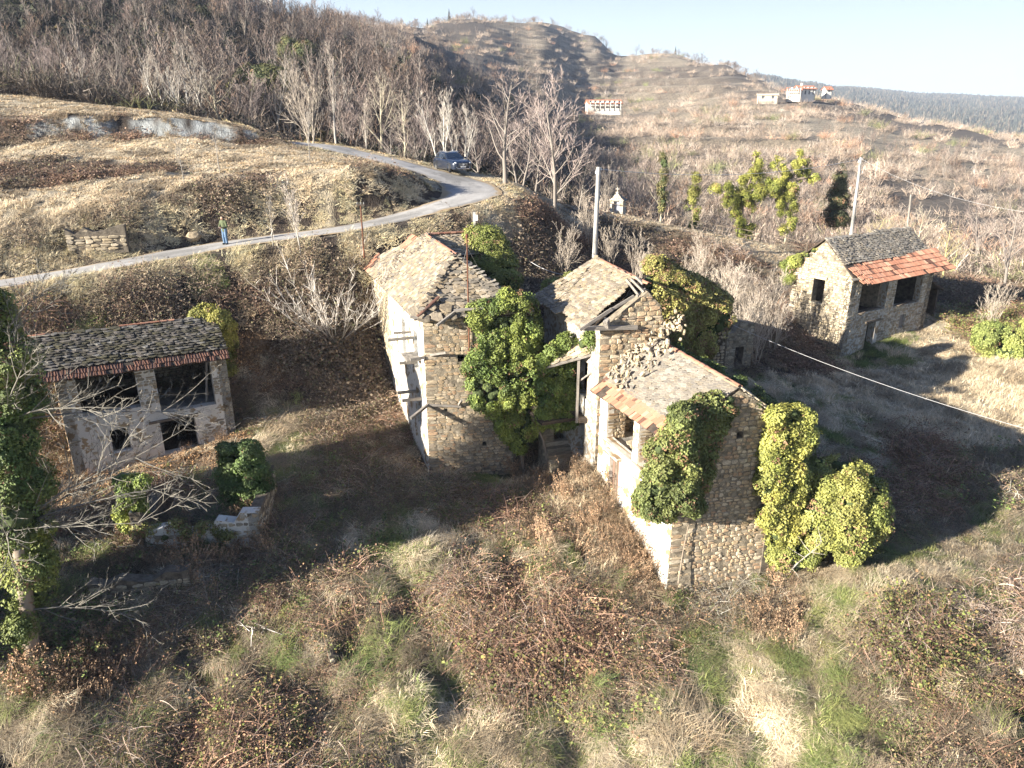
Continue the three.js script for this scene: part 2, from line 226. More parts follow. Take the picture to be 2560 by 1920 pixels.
{
  const rows = []; for (let d = -45; d < 4200;) { rows.push(d); d += d < 8 ? 2.5 : d < 95 ? 0.42 : Math.max(0.5, (d - 60) * 0.013); }
  const cols = 250, pos = [], col = [], uv = [], idx = [], c = new THREE.Color();
  for (const d of rows) for (let i = 0; i <= cols; i++) {
    const a = (i / cols - 0.5) * 2, wide = Math.max(46, d * 0.98 + 22), x = wide * (a * 0.72 + a * a * a * 0.28) * 1.12, z = -d;
    const h = H(x, z); pos.push(x, h, z); uv.push(x / 3.1, z / 3.1);
    const n = fbm(x * 0.6, z * 0.6, 4), n2 = fbm(x * 0.012 + 5, z * 0.012, 5);
    if (d < 96) { c.copy(SOIL[zone(x, z)]).multiplyScalar(0.65 + 0.7 * n); }
    else { // distant scrub ground: straw on the open steps, brown under wood, darkened to paint its shade
      const open = sstep(0.46, 0.6, n2) * sstep(-0.1, 0.05, x / d);
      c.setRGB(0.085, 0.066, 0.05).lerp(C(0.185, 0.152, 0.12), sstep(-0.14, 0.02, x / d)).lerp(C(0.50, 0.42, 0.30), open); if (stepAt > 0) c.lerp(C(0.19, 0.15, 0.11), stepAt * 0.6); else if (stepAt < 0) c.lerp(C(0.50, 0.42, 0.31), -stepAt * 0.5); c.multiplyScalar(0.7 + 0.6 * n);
      if (d > 900) c.lerp(C(0.05, 0.055, 0.04), 0.7);
    }
    col.push(c.r, c.g, c.b);
  }
  const w = cols + 1;
  for (let j = 0; j + 1 < rows.length; j++) for (let i = 0; i < cols; i++) { const p = j * w + i; idx.push(p, p + 1, p + w + 1, p, p + w + 1, p + w); }
  const g = new THREE.BufferGeometry(); g.setAttribute('position', new THREE.Float32BufferAttribute(pos, 3)); g.setAttribute('color', new THREE.Float32BufferAttribute(col, 3)); g.setAttribute('uv', new THREE.Float32BufferAttribute(uv, 2)); g.setIndex(idx); g.computeVertexNormals();
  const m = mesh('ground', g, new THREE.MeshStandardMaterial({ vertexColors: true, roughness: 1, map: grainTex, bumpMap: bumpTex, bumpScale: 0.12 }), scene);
  m.userData.kind = 'structure'; tag(m, 'rough hillside ground under the grass, brambles and woods');
}
// road: worn grey tarmac with ragged edges
{
  const pos = [], uv = [], idx = [], n = 420, cross = 7;
  for (let i = 0; i <= n; i++) {
    const t = i / n, p = roadCurve.getPointAt(t), d = roadCurve.getTangentAt(t), s = V(-d.z, 0, d.x).normalize(), hw = roadHalf(p);
    for (let k = 0; k <= cross; k++) { const e = (k / cross - 0.5) * 2, ragged = Math.abs(e) === 1 ? (fbm(i * 0.35, e * 9, 3) - 0.5) * 0.5 : 0, o = e * hw + Math.sign(e) * ragged; pos.push(p.x + s.x * o, p.y + 0.03 - 0.05 * e * e, p.z + s.z * o); uv.push(e * 0.5 + 0.5, t * roadCurve.getLength() / 14); }
  }
  for (let i = 0; i < n; i++) for (let k = 0; k < cross; k++) { const a = i * (cross + 1) + k, b = a + cross + 1; idx.push(a, a + 1, b + 1, a, b + 1, b); }
  const g = new THREE.BufferGeometry(); g.setAttribute('position', new THREE.Float32BufferAttribute(pos, 3)); g.setAttribute('uv', new THREE.Float32BufferAttribute(uv, 2)); g.setIndex(idx); g.computeVertexNormals();
  const map = tex(256, 1024, (x, y, o) => { const a = tfbm(x * 0.25, y, 8, 6), b = tnoise(x, y, 256), e = Math.abs(x - 0.5) * 2, track = Math.exp(-(((e - 0.46) / 0.16) ** 2)), patch = sstep(0.56, 0.58, tfbm(x * 0.3 + 0.2, y, 5, 3)), crack = Math.abs(tfbm(x * 0.3, y, 9, 4) - 0.5) < 0.008 ? -0.14 : 0, grit = sstep(0.72, 0.98, e + (a - 0.5) * 0.7); let v = 0.60 + 0.2 * (a - 0.5) + 0.13 * (b - 0.5) + 0.035 * track - 0.07 * patch + crack; o[0] = lerp(v, 0.60 + 0.2 * (b - 0.5), grit); o[1] = lerp(v * 0.985, 0.52 + 0.2 * (b - 0.5), grit); o[2] = lerp(v * 0.96, 0.40 + 0.18 * (b - 0.5), grit); });
  const m = mesh('road', g, new THREE.MeshStandardMaterial({ map, roughness: 0.85, side: THREE.DoubleSide }), scene); m.userData.kind = 'structure'; tag(m, 'narrow grey country road curving round the grass bank');
}
// ---------- masonry, slates and tiles ----------
function pieceGeo(seed, sides, squareness, chamfer) { // irregular slab: unit outline in x, y; z from -0.5 to 0.5; its front edges rounded off
  const f = rng(seed), ring = [];
  for (let k = 0; k < sides; k++) { const t = (k + 0.5 + (f() - 0.5) * 0.5) / sides * 2 * Math.PI, c = Math.cos(t), s = Math.sin(t), q = Math.max(Math.abs(c), Math.abs(s)), rad = lerp(0.56, 0.5 / q, squareness) * (0.93 + 0.09 * f()); ring.push([clamp(c * rad, -0.5, 0.5), clamp(s * rad, -0.5, 0.5)]); }
  const p = [], t = (a, b, c) => p.push(...a, ...b, ...c), zf = () => 0.5 - f() * 0.14, z1 = ring.map(zf);
  const front = ring.map(([x, y], k) => [x * (1 - chamfer), y * (1 - chamfer), z1[k]]), mid = ring.map(([x, y]) => [x, y, 0.2]), back = ring.map(([x, y]) => [x, y, -0.5]);
  for (let k = 0; k < sides; k++) { const l = (k + 1) % sides; t([0, 0, 0.47], front[k], front[l]); t(front[k], mid[k], mid[l]); t(front[k], mid[l], front[l]); t(mid[k], back[k], back[l]); t(mid[k], back[l], mid[l]); }
  const g = new THREE.BufferGeometry(); g.setAttribute('position', new THREE.Float32BufferAttribute(p, 3));
  const uv = []; for (let i = 0; i < p.length; i += 3) uv.push(p[i] * 0.12 + seed * 0.37 + p[i + 2] * 0.02, p[i + 1] * 0.12 + seed * 0.61); g.setAttribute('uv', new THREE.Float32BufferAttribute(uv, 2));
  g.computeVertexNormals(); return g;
}
const STONES = Array.from({ length: 10 }, (_, i) => pieceGeo(i + 1, 7, 0.86, 0.13));
const RUBBLE = Array.from({ length: 5 }, (_, i) => pieceGeo(i + 70, 6, 0.45, 0.3));
const SLATES = Array.from({ length: 10 }, (_, i) => pieceGeo(i + 40, 6, 0.62, 0.05));
const TILE = (() => { const t = new TB(), w = C(1, 1, 1), prof = [[-0.5, 0.15], [-0.42, 0.5], [-0.32, 0.15], [0.05, 0.1], [0.15, 0.45], [0.25, 0.1], [0.5, 0.12]]; for (let i = 0; i + 1 < prof.length; i++) { const [x0, z0] = prof[i], [x1, z1] = prof[i + 1]; t.quad(V(x0, -0.5, z0), V(x1, -0.5, z1), V(x1, 0.5, z1), V(x0, 0.5, z0), w); t.quad(V(x0, -0.5, -0.5), V(x1, -0.5, -0.5), V(x1, -0.5, z1), V(x0, -0.5, z0), w); } t.quad(V(-0.5, -0.5, -0.5), V(-0.5, -0.5, 0.15), V(-0.5, 0.5, 0.15), V(-0.5, 0.5, -0.5), w); t.quad(V(0.5, -0.5, -0.5), V(0.5, 0.5, -0.5), V(0.5, 0.5, 0.12), V(0.5, -0.5, 0.12), w); const g = t.geo(); g.deleteAttribute('color'); return g; })();
const RIDGE = (() => { const t = new TB(), w = C(1, 1, 1), n = 7; const at = (k, y) => { const a = Math.PI * k / n, r = y < 0 ? 0.5 : 0.42; return V(Math.cos(a) * r, y, Math.sin(a) * r); }, ai = (k, y) => { const v = at(k, y); v.x *= 0.86; v.z *= 0.86; return v; }; for (let k = 0; k < n; k++) { t.quad(at(k, -0.5), at(k, 0.5), at(k + 1, 0.5), at(k + 1, -0.5), w); t.quad(at(k, -0.5), at(k + 1, -0.5), ai(k + 1, -0.5), ai(k, -0.5), w); } const g = t.geo(); g.deleteAttribute('color'); return g; })();
const stoneTex = tex(256, 256, (x, y, o) => { const a = tfbm(x, y, 5, 6), b = tnoise(x, y, 96), l = tfbm(x + 0.3, y, 12, 3); const v = 0.86 + 0.5 * (a - 0.5) + 0.22 * (b - 0.5), lich = sstep(0.62, 0.7, l) * 0.12; o[0] = v + lich; o[1] = v * 0.985 + lich; o[2] = v * 0.96 + lich * 0.8; });
const PAL = {
  tan: [[0.537, 0.424, 0.289], [0.463, 0.361, 0.237], [0.588, 0.486, 0.351], [0.402, 0.312, 0.210], [0.512, 0.376, 0.250], [0.493, 0.436, 0.346], [0.437, 0.302, 0.200], [0.615, 0.524, 0.400], [0.369, 0.312, 0.245]],
  pale: [[0.575, 0.494, 0.368], [0.506, 0.437, 0.333], [0.632, 0.552, 0.425], [0.460, 0.380, 0.265], [0.529, 0.437, 0.299], [0.425, 0.380, 0.310]],
  grey: [[0.42, 0.38, 0.30], [0.34, 0.31, 0.25], [0.46, 0.40, 0.30], [0.38, 0.31, 0.22], [0.30, 0.27, 0.22], [0.48, 0.44, 0.37]],
  ochreSlate: [[0.315, 0.259, 0.186], [0.236, 0.201, 0.155], [0.353, 0.302, 0.232], [0.196, 0.178, 0.151], [0.278, 0.226, 0.155], [0.214, 0.192, 0.161], [0.395, 0.347, 0.278]],
  greySlate: [[0.285, 0.262, 0.225], [0.247, 0.225, 0.195], [0.321, 0.291, 0.253], [0.264, 0.234, 0.189], [0.222, 0.206, 0.184], [0.351, 0.328, 0.290]],
  warmSlate: [[0.341, 0.295, 0.231], [0.250, 0.213, 0.160], [0.412, 0.361, 0.289], [0.235, 0.203, 0.165], [0.323, 0.268, 0.185]],
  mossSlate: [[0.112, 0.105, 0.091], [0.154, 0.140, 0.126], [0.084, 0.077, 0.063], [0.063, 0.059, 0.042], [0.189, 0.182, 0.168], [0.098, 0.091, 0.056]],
  clay: [[0.50, 0.25, 0.165], [0.45, 0.215, 0.14], [0.53, 0.285, 0.195], [0.47, 0.255, 0.18], [0.40, 0.19, 0.125]],
  paleClay: [[0.60, 0.36, 0.23], [0.55, 0.37, 0.26], [0.63, 0.42, 0.30]],
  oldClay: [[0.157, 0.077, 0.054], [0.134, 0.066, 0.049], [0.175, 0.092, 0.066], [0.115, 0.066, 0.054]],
};
const palMats = {};
for (const k in PAL) palMats[k] = PAL[k].map(([r, g, b]) => new THREE.MeshStandardMaterial({ color: C(r, g, b), map: stoneTex, bumpMap: bumpTex, bumpScale: 0.02, roughness: 0.92 }));
const massMat = new THREE.MeshStandardMaterial({ color: 0xffffff, map: stoneTex, roughness: 0.92 });
const MAT = {
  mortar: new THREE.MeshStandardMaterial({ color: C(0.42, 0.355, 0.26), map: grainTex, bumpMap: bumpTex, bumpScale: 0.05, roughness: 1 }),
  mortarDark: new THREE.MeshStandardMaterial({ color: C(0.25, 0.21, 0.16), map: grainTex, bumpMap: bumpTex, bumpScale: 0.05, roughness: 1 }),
  wood: new THREE.MeshStandardMaterial({ color: C(0.24, 0.19, 0.14), map: grainTex, roughness: 0.9 }),
  greyWood: new THREE.MeshStandardMaterial({ color: C(0.42, 0.38, 0.33), map: grainTex, roughness: 0.9 }),
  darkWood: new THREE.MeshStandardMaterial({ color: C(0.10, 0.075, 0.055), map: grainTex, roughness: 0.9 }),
  concrete: new THREE.MeshStandardMaterial({ color: C(0.50, 0.48, 0.44), map: grainTex, roughness: 0.9 }),
  rust: new THREE.MeshStandardMaterial({ color: C(0.22, 0.085, 0.045), map: grainTex, roughness: 0.8, metalness: 0.2 }),
  steel: new THREE.MeshStandardMaterial({ color: C(0.55, 0.55, 0.56), roughness: 0.5, metalness: 0.6 }),
};
const plasterTex = tex(512, 512, (x, y, o) => { const a = tfbm(x, y, 4, 6), b = tfbm(x + 0.5, y + 0.2, 9, 4), c = tnoise(x, y, 200); const bare = sstep(0.57, 0.63, b) * sstep(0.42, 0.55, a); const v = 0.90 + 0.12 * (a - 0.5) + 0.06 * (c - 0.5); o[0] = lerp(v, 0.66, bare); o[1] = lerp(v * 0.985, 0.57, bare); o[2] = lerp(v * 0.955, 0.45, bare); });
MAT.plaster = new THREE.MeshStandardMaterial({ color: C(0.82, 0.80, 0.76), map: plasterTex.clone(), bumpMap: bumpTex, bumpScale: 0.03, roughness: 0.95 });
MAT.plaster.map.repeat.set(0.28, 0.28); MAT.plaster.map.needsUpdate = true;
const wornTex = tex(512, 512, (x, y, o) => { const a = tfbm(x, y, 5, 6), b = tfbm(x + 0.5, y + 0.2, 24, 4), c = tnoise(x, y, 200); const bare = 0.75 * sstep(0.46, 0.60, b * 0.75 + a * 0.25); const v = 0.78 + 0.2 * (a - 0.5) + 0.1 * (c - 0.5); o[0] = lerp(v, 0.58 + 0.2 * (a - 0.5), bare); o[1] = lerp(v * 0.99, 0.50 + 0.2 * (a - 0.5), bare); o[2] = lerp(v * 0.96, 0.40 + 0.15 * (a - 0.5), bare); });
MAT.worn = new THREE.MeshStandardMaterial({ color: C(0.90, 0.89, 0.86), map: wornTex, bumpMap: bumpTex, bumpScale: 0.04, roughness: 0.95 });
MAT.worn.map.repeat.set(0.3, 0.3); MAT.worn.map.needsUpdate = true;

MAT.lime = new THREE.MeshStandardMaterial({ color: C(0.86, 0.86, 0.84), map: plasterTex.clone(), bumpMap: bumpTex, bumpScale: 0.04, roughness: 0.95 });
MAT.lime.map.repeat.set(0.42, 0.42); MAT.lime.map.needsUpdate = true;

class Frame { // a wall or roof plane: o origin, ex to the right seen from outside, w up along it, n outward
  constructor(o, ex, w = V(0, 1, 0)) { this.o = o.clone(); this.ex = ex.clone().normalize(); this.w = w.clone().normalize(); this.n = V().crossVectors(this.ex, this.w).normalize(); }
  at(s, t, out = 0) { return this.o.clone().addScaledVector(this.ex, s).addScaledVector(this.w, t - (this.abs ?? 0)).addScaledVector(this.n, out); }
  st(p) { const q = p.clone().sub(this.o); return [q.dot(this.ex), q.dot(this.w) + (this.abs ?? 0)]; }
  matrix(s, t, out = 0) { const p = this.at(s, t, out); return new THREE.Matrix4().makeBasis(this.ex, this.w, this.n).setPosition(p); }
  px(x, y) { return this.st(onPlane(x, y, this.o, this.n)); }
}
function wallFrame(x, z, dx, dz) { const f = new Frame(V(x, 0, z), V(dx, 0, dz)); return f; }          // t is then the height y itself
function roofFrame(p0, p1, up) { const ex = V().subVectors(p1, p0).normalize(), w = V().subVectors(up, p0); w.addScaledVector(ex, -w.dot(ex)).normalize(); return new Frame(p0, ex, w); }
// a slab with openings, its outside in the frame's plane
function panel(name, parent, f, outline, holes, thick, mat) {
  const sh = new THREE.Shape(outline.map(([s, t]) => new THREE.Vector2(s, t)));
  for (const [a, b, c, d] of holes) sh.holes.push(new THREE.Path([[a, b], [a, d], [c, d], [c, b]].map(([s, t]) => new THREE.Vector2(s, t))));
  const g = new THREE.ExtrudeGeometry(sh, { depth: thick, bevelEnabled: false }); g.translate(0, 0, -thick); g.applyMatrix4(f.matrix(0, 0));
  return wmesh(name, g, mat, parent);
}
const crossings = (outline, t) => { const xs = []; outline.forEach(([s0, t0], i) => { const [s1, t1] = outline[(i + 1) % outline.length]; if ((t0 <= t) !== (t1 <= t)) xs.push(s0 + (s1 - s0) * (t - t0) / (t1 - t0)); }); return xs.sort((a, b) => a - b); };
function spans(outline, holes, t0, t1) {
  const a = crossings(outline, t0 + 0.01), b = crossings(outline, t1 - 0.01); let out = [];
  for (let i = 0; i + 1 < Math.min(a.length, b.length); i += 2) out.push([Math.max(a[i], b[i]), Math.min(a[i + 1], b[i + 1])]);
  for (const [s0, y0, s1, y1] of holes) if (y1 > t0 + 0.02 && y0 < t1 - 0.02) out = out.flatMap(([p, q]) => (s1 <= p || s0 >= q ? [[p, q]] : [[p, s0], [s1, q]].filter(([x, y]) => y - x > 0.05)));
  return out.filter(([p, q]) => q - p > 0.06);
}
class House {
  constructor(name, label, category, pos, group) { this.g = thing(name, label, category, pos, 0, group); this.pieces = {}; }
  add(part, parent, geo, pal, m, size) { (this.pieces[part] ??= []).push({ parent, geo, pal, i: Math.floor(R() * PAL[pal].length), m, size }); }
  stones(parent, f, outline, holes = [], o = {}) {
    const { h0 = 0.13, h1 = 0.25, w0 = 0.2, w1 = 0.5, pal = 'tan', proud = 0.03, keep = null, gap = 0.022 } = o, ts = outline.map((q) => q[1]), minS = Math.min(...outline.map((q) => q[0])), maxS = Math.max(...outline.map((q) => q[0]));
    for (let t = Math.min(...ts); t < Math.max(...ts) - 0.05;) {
      const h = Math.min(rr(h0, h1), Math.max(...ts) - t);
      for (const [a, b] of spans(outline, holes, t, t + h)) for (let s = a; s < b - 0.05;) {
        let w = rr(w0, w1) * (h > 0.2 ? 1 : 0.85); if (s === a && Math.abs(a - minS) < 0.2) w = rr(0.4, 0.64); else if (b - s < 0.95 && Math.abs(b - maxS) < 0.2) w = Math.max(0.2, b - s - rr(0.36, 0.6)); if (w > b - s) w = b - s; if (b - s - w < w0 * 0.7) w = b - s;
        if (!keep || keep(s + w / 2, t + h / 2)) {
          const two = h > 0.19 && R() < 0.28, parts = two ? [[t, h * rr(0.42, 0.58)]] : [[t, h]]; if (two) parts.push([t + parts[0][1], h - parts[0][1]]);
          for (const [y, hh] of parts) {
            const d = rr(0.09, 0.13), out = proud * rr(-0.15, 1.25), p = f.at(s + w / 2, y + hh / 2 + rr(-0.008, 0.008), out - d / 2), q = rr(-0.035, 0.035), k = rr(-0.05, 0.05);
            const ex = f.ex.clone().addScaledVector(f.w, q).addScaledVector(f.n, k).normalize(), n = f.n.clone().addScaledVector(f.ex, -k).addScaledVector(f.w, rr(-0.06, 0.06)).normalize(), up = V().crossVectors(n, ex).normalize();
            this.add('stone', parent, STONES[Math.floor(R() * 10)], pal, new THREE.Matrix4().makeBasis(ex.multiplyScalar((w - gap) * 1.03), up.multiplyScalar((hh - gap) * 1.05), n.multiplyScalar(d)).setPosition(p), w * hh);
          }
        }
        s += w;
      }
      t += h;
    }
  }
  slates(parent, f, outline, o = {}) {
    const { e = 0.17, w0 = 0.2, w1 = 0.46, pal = 'greySlate', thick = 0.032, keep = null, part = 'slate', sag = null, gap = 0.0 } = o, ts = outline.map((q) => q[1]);
    for (let t = Math.min(...ts); t < Math.max(...ts) - 0.04; t += e * rr(0.92, 1.08)) {
      const t1 = Math.min(t + e, Math.max(...ts) - 0.005);
      for (const [a, b] of spans(outline, [], t, t1)) for (let s = a - rr(0, 0.12); s < b - 0.06;) {
        let w = rr(w0, w1); if (b - s - w < 0.12) w = b - s + 0.03;
        if (!keep || keep(s + w / 2, t)) {
          const len = e * rr(1.7, 2.3), phi = thick * 2.1 / len * rr(0.7, 1.4), turn = rr(-0.13, 0.13), th = thick * rr(0.7, 1.35), tt = t + rr(-0.03, 0.03);
          const up = f.w.clone().multiplyScalar(Math.cos(phi)).addScaledVector(f.n, -Math.sin(phi)).addScaledVector(f.ex, turn).normalize();
          const n = V().crossVectors(f.ex, up).normalize().addScaledVector(f.ex, rr(-0.05, 0.05)).normalize(), ex = V().crossVectors(up, n).normalize(); const p = f.at(s + w / 2, tt, thick * 1.9 + rr(0, 0.018) + (sag ? sag(s, t) : 0)).addScaledVector(up, len / 2);
          this.add(part, parent, SLATES[Math.floor(R() * 10)], pal, new THREE.Matrix4().makeBasis(ex.multiplyScalar(w * 1.08), up.clone().multiplyScalar(len), n.multiplyScalar(th)).setPosition(p), w * e);
        }
        s += w - gap;
      }
    }
  }
  tiles(parent, f, s0, s1, t0, rows, o = {}) {
    const { w = 0.235, len = 0.40, step = 0.33, pal = 'clay', keep = null, jit = 0.015 } = o;
    for (let r = 0; r < rows; r++) for (let s = s0 + (r % 2 ? w * 0.25 : 0); s < s1; s += w * 0.97) {
      if (keep && !keep(s, r)) continue;
      const phi = 0.1 + rr(-0.03, 0.03), up = f.w.clone().multiplyScalar(Math.cos(phi)).addScaledVector(f.n, -Math.sin(phi)).addScaledVector(f.ex, rr(-1, 1) * jit * 3).normalize(), n = V().crossVectors(f.ex, up).normalize(), ex = V().crossVectors(up, n);
      const p = f.at(s + w / 2 + rr(-jit, jit), t0 + r * step + rr(-jit, jit), 0.05).addScaledVector(up, len / 2);
      this.add('tile', parent, TILE, R() < 0.16 && pal === 'clay' ? (R() < 0.6 ? 'oldClay' : 'paleClay') : pal, new THREE.Matrix4().makeBasis(ex.multiplyScalar(w), up.clone().multiplyScalar(len), n.multiplyScalar(0.05)).setPosition(p), w * step);
    }
  }
  ridge(parent, a, b, o = {}) {
    const { size = 0.2, len = 0.42, pal = 'clay', keep = null } = o, L = a.distanceTo(b), d = V().subVectors(b, a).normalize(), side = V().crossVectors(d, V(0, 1, 0)).normalize();
    for (let s = 0; s < L - 0.1; s += len * 0.86) {
      if (keep && !keep(s / L)) continue;
      const dir = d.clone().addScaledVector(side, rr(-0.13, 0.13)).addScaledVector(V(0, 1, 0), 0.05).normalize(), ex = V().crossVectors(dir, V(0, 1, 0)).normalize(), n = V().crossVectors(ex, dir).normalize();
      this.add('ridge_tile', parent, RIDGE, pal, new THREE.Matrix4().makeBasis(ex.multiplyScalar(size * 1.25), dir.clone().multiplyScalar(len), n.multiplyScalar(size)).setPosition(a.clone().addScaledVector(d, s + len / 2).add(V(0, 0.03, 0))), 0.08);
    }
  }
  finish() {
    const b = V(), most = 300;
    for (const part in this.pieces) {
      const list = this.pieces[part], c = V();
      for (const q of list) { c.setFromMatrixPosition(q.m); q.score = q.size / c.lengthSq(); q.c = project(c); if (q.c[0] < 0 || q.c[0] > 1024) q.score *= 0.01; }
      list.sort((p, q) => q.score - p.score);
      for (const q of list.slice(0, most)) {
        const m = new THREE.Mesh(q.geo, palMats[q.pal][q.i]); m.name = part; m.castShadow = m.receiveShadow = true; b.copy(baseOf(q.parent));
        const t = q.m.clone(); t.elements[12] -= b.x; t.elements[13] -= b.y; t.elements[14] -= b.z; t.decompose(m.position, m.quaternion, m.scale); q.parent.add(m);
      }
      const rest = list.slice(most); if (!rest.length) continue;
      const byParent = new Map(); rest.forEach((q) => { if (!byParent.has(q.parent)) byParent.set(q.parent, []); byParent.get(q.parent).push(q); });
      const all = rest, host = all[0].parent; // one mass per kind of piece
      instanced(part + 's', all[0].geo, massMat, all.map((q) => q.m), all.map((q) => palMats[q.pal][q.i].color), host);
    }
  }
}
function beam(name, parent, p, q, w, h, mat) {
  const d = V().subVectors(q, p), L = d.length(); d.normalize(); const up0 = Math.abs(d.y) > 0.9 ? V(1, 0, 0) : V(0, 1, 0), s = V().crossVectors(up0, d).normalize(), u = V().crossVectors(d, s);
  const g = new THREE.BoxGeometry(w, h, L, 1, 1, Math.max(1, Math.round(L / 0.5))), a = g.attributes.position, f = rng(Math.round(L * 1000 + w * 7777));
  for (let i = 0; i < a.count; i++) a.setXYZ(i, a.getX(i) * (1 + (f() - 0.5) * 0.16), a.getY(i) * (1 + (f() - 0.5) * 0.16), a.getZ(i));
  const m = mergeVertices(g.deleteAttribute('normal') && g, 1e-3); m.computeVertexNormals();
  m.applyMatrix4(new THREE.Matrix4().makeBasis(s, u, d).setPosition(p.clone().add(q).multiplyScalar(0.5)));
  return wmesh(name, m, mat, parent);
}
function box(name, parent, c, sx, sy, sz, ex, mat) { const e = ex.clone().normalize(), g = new THREE.BoxGeometry(sx, sy, sz); g.applyMatrix4(new THREE.Matrix4().makeBasis(e, V(0, 1, 0), V().crossVectors(e, V(0, 1, 0))).setPosition(c)); return wmesh(name, g, mat, parent); }
// ---------- the tower house ----------
const A0 = V(-4.2, 0, -32.5), A1 = V(0.55, 0, -33.35), AE = V(-0.36, 0, -0.933), A3 = A0.clone().addScaledVector(AE, 14.3), A2 = A1.clone().addScaledVector(AE, 13.6);
const towerHouse = new House('tower_house', 'tall stone house with hipped slate roof and ivy over its right corner', 'house', V(-3.5, -16.8, -36));
const towerFront = wallFrame(A0.x, A0.z, A1.x - A0.x, A1.z - A0.z);
{
  const h = towerHouse, g = h.g, f = towerFront, L = A0.distanceTo(A1);
  const holeAt = (x, y, w, hh) => { const [s, t] = f.px(x, y); return [s - w / 2, t - hh / 2, s + w / 2, t + hh / 2]; };
  const holes = [holeAt(461, 358.5, 0.32, 0.34), holeAt(484.5, 443.8, 0.2, 0.2), holeAt(470, 396, 0.14, 0.14), holeAt(446, 410, 0.14, 0.14)];
  const front = panel('wall', g, f, [[0, -18.4], [L, -18.6], [L, -8.55], [0, -8.55]], holes, 0.5, MAT.mortar);
  h.stones(front, f, [[0, -17.3], [L, -17.9], [L, -8.6], [0, -8.6]], holes, { h0: 0.12, h1: 0.23, w0: 0.18, w1: 0.46, proud: 0.035, keep: (s, t) => { const n = fbm(s * 1.1 + 4, t * 1.1, 3); return !(n > 0.57 && t < -11.5 && t > -13.5) || R() < 0.45; } });
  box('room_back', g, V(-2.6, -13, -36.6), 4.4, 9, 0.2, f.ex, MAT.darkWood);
  // lime washed side towards the sun
  const fl = wallFrame(A3.x, A3.z, 0.36, 0.933), LL = 14.3;
  const leftHoles = [[12.2, -11.6, 13.1, -9.6], [9.5, -11.6, 10.4, -9.6], [12.2, -14.6, 13.1, -12.6]];
  const left = panel('plastered_wall', g, fl, [[6.2, -18.2], [LL, -18.2], [LL, -8.55], [6.2, -8.55]], leftHoles, 0.5, MAT.plaster);
  tag(left, 'white limewashed side wall with beam ends');
  const leftStone = panel('rear_wall', g, fl, [[0, -16], [6.18, -17.5], [6.18, -8.6], [0, -8.6]], [], 0.5, MAT.mortar);
  h.stones(leftStone, fl, [[0, -12.5], [6.18, -14], [6.18, -8.62], [0, -8.62]], [], { pal: 'pale', w0: 0.25, w1: 0.6, h0: 0.16, h1: 0.3 });
  for (const [a, b, c, d] of leftHoles) { const s = panel('shutter', g, fl, [[a + 0.03, b + 0.03], [c - 0.03, b + 0.03], [c - 0.03, d - 0.03], [a + 0.03, d - 0.03]], [], 0.05, new THREE.MeshStandardMaterial({ color: C(0.34, 0.40, 0.46), map: grainTex, roughness: 0.8 })); s.position.addScaledVector(fl.n, -0.16); }
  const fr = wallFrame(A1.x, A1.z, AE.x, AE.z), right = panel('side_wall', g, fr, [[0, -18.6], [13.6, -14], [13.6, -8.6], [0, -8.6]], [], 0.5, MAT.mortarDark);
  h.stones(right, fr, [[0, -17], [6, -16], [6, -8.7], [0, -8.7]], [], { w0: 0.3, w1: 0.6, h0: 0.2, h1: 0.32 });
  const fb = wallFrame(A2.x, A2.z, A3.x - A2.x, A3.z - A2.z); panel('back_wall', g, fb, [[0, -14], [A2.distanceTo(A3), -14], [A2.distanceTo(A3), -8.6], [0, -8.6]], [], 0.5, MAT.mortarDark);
  // roof: two long slopes and a hip towards the camera
  const y0 = -8.5, n0 = f.n, E0 = A0.clone().addScaledVector(f.ex, -0.42).addScaledVector(n0, 0.38).setY(y0), E1 = A1.clone().addScaledVector(f.ex, 0.4).addScaledVector(n0, 0.38).setY(y0);
  const E3 = A3.clone().addScaledVector(fl.n, 0.45).setY(y0), E2 = A2.clone().addScaledVector(fl.n, -0.4).setY(y0), Rn = V(-2.75, -6.05, -35.2), Rf = V(-5.0, -6.0, -41.7);
  const fL = roofFrame(E3, E0, Rn), fH = roofFrame(E0, E1, Rn), fR = roofFrame(E1, E2, Rn), out = (q, ...ps) => ps.map((p) => q.st(p));
  const oL = out(fL, E3, E0, Rn, Rf), oH = out(fH, E0, E1, Rn), oR = out(fR, E1, E2, Rf, Rn);
  const sag = (s, t) => (fbm(s * 0.5, t * 0.5 + 3, 2) - 0.5) * 0.16;
  const rl = panel('roof', g, fL, oL, [], 0.07, MAT.darkWood), rh = panel('roof_hip', g, fH, oH, [], 0.07, MAT.darkWood), rrr = panel('roof_shaded_slope', g, fR, oR, [], 0.07, MAT.darkWood);
  h.slates(rl, fL, oL, { pal: 'ochreSlate', e: 0.16, w0: 0.18, w1: 0.44, sag, keep: (s, t) => !(s < 2.6 && t < 1.1) });
  h.slates(rh, fH, oH, { pal: 'ochreSlate', e: 0.17, w0: 0.22, w1: 0.55, thick: 0.038, sag });
  h.slates(rrr, fR, oR, { pal: 'greySlate', e: 0.19, w0: 0.25, w1: 0.5, sag });
  h.tiles(rl, fL, 0, 2.6, 0.0, 4, { pal: 'clay', keep: (s, r) => R() < 0.85 - s * 0.12 });
  h.tiles(rl, fL, 3.4, 4.6, 2.5, 3, { pal: 'clay', keep: () => R() < 0.6 });
  h.ridge(rl, Rf, Rn, { keep: (t) => t < 0.2 || t > 0.35 });
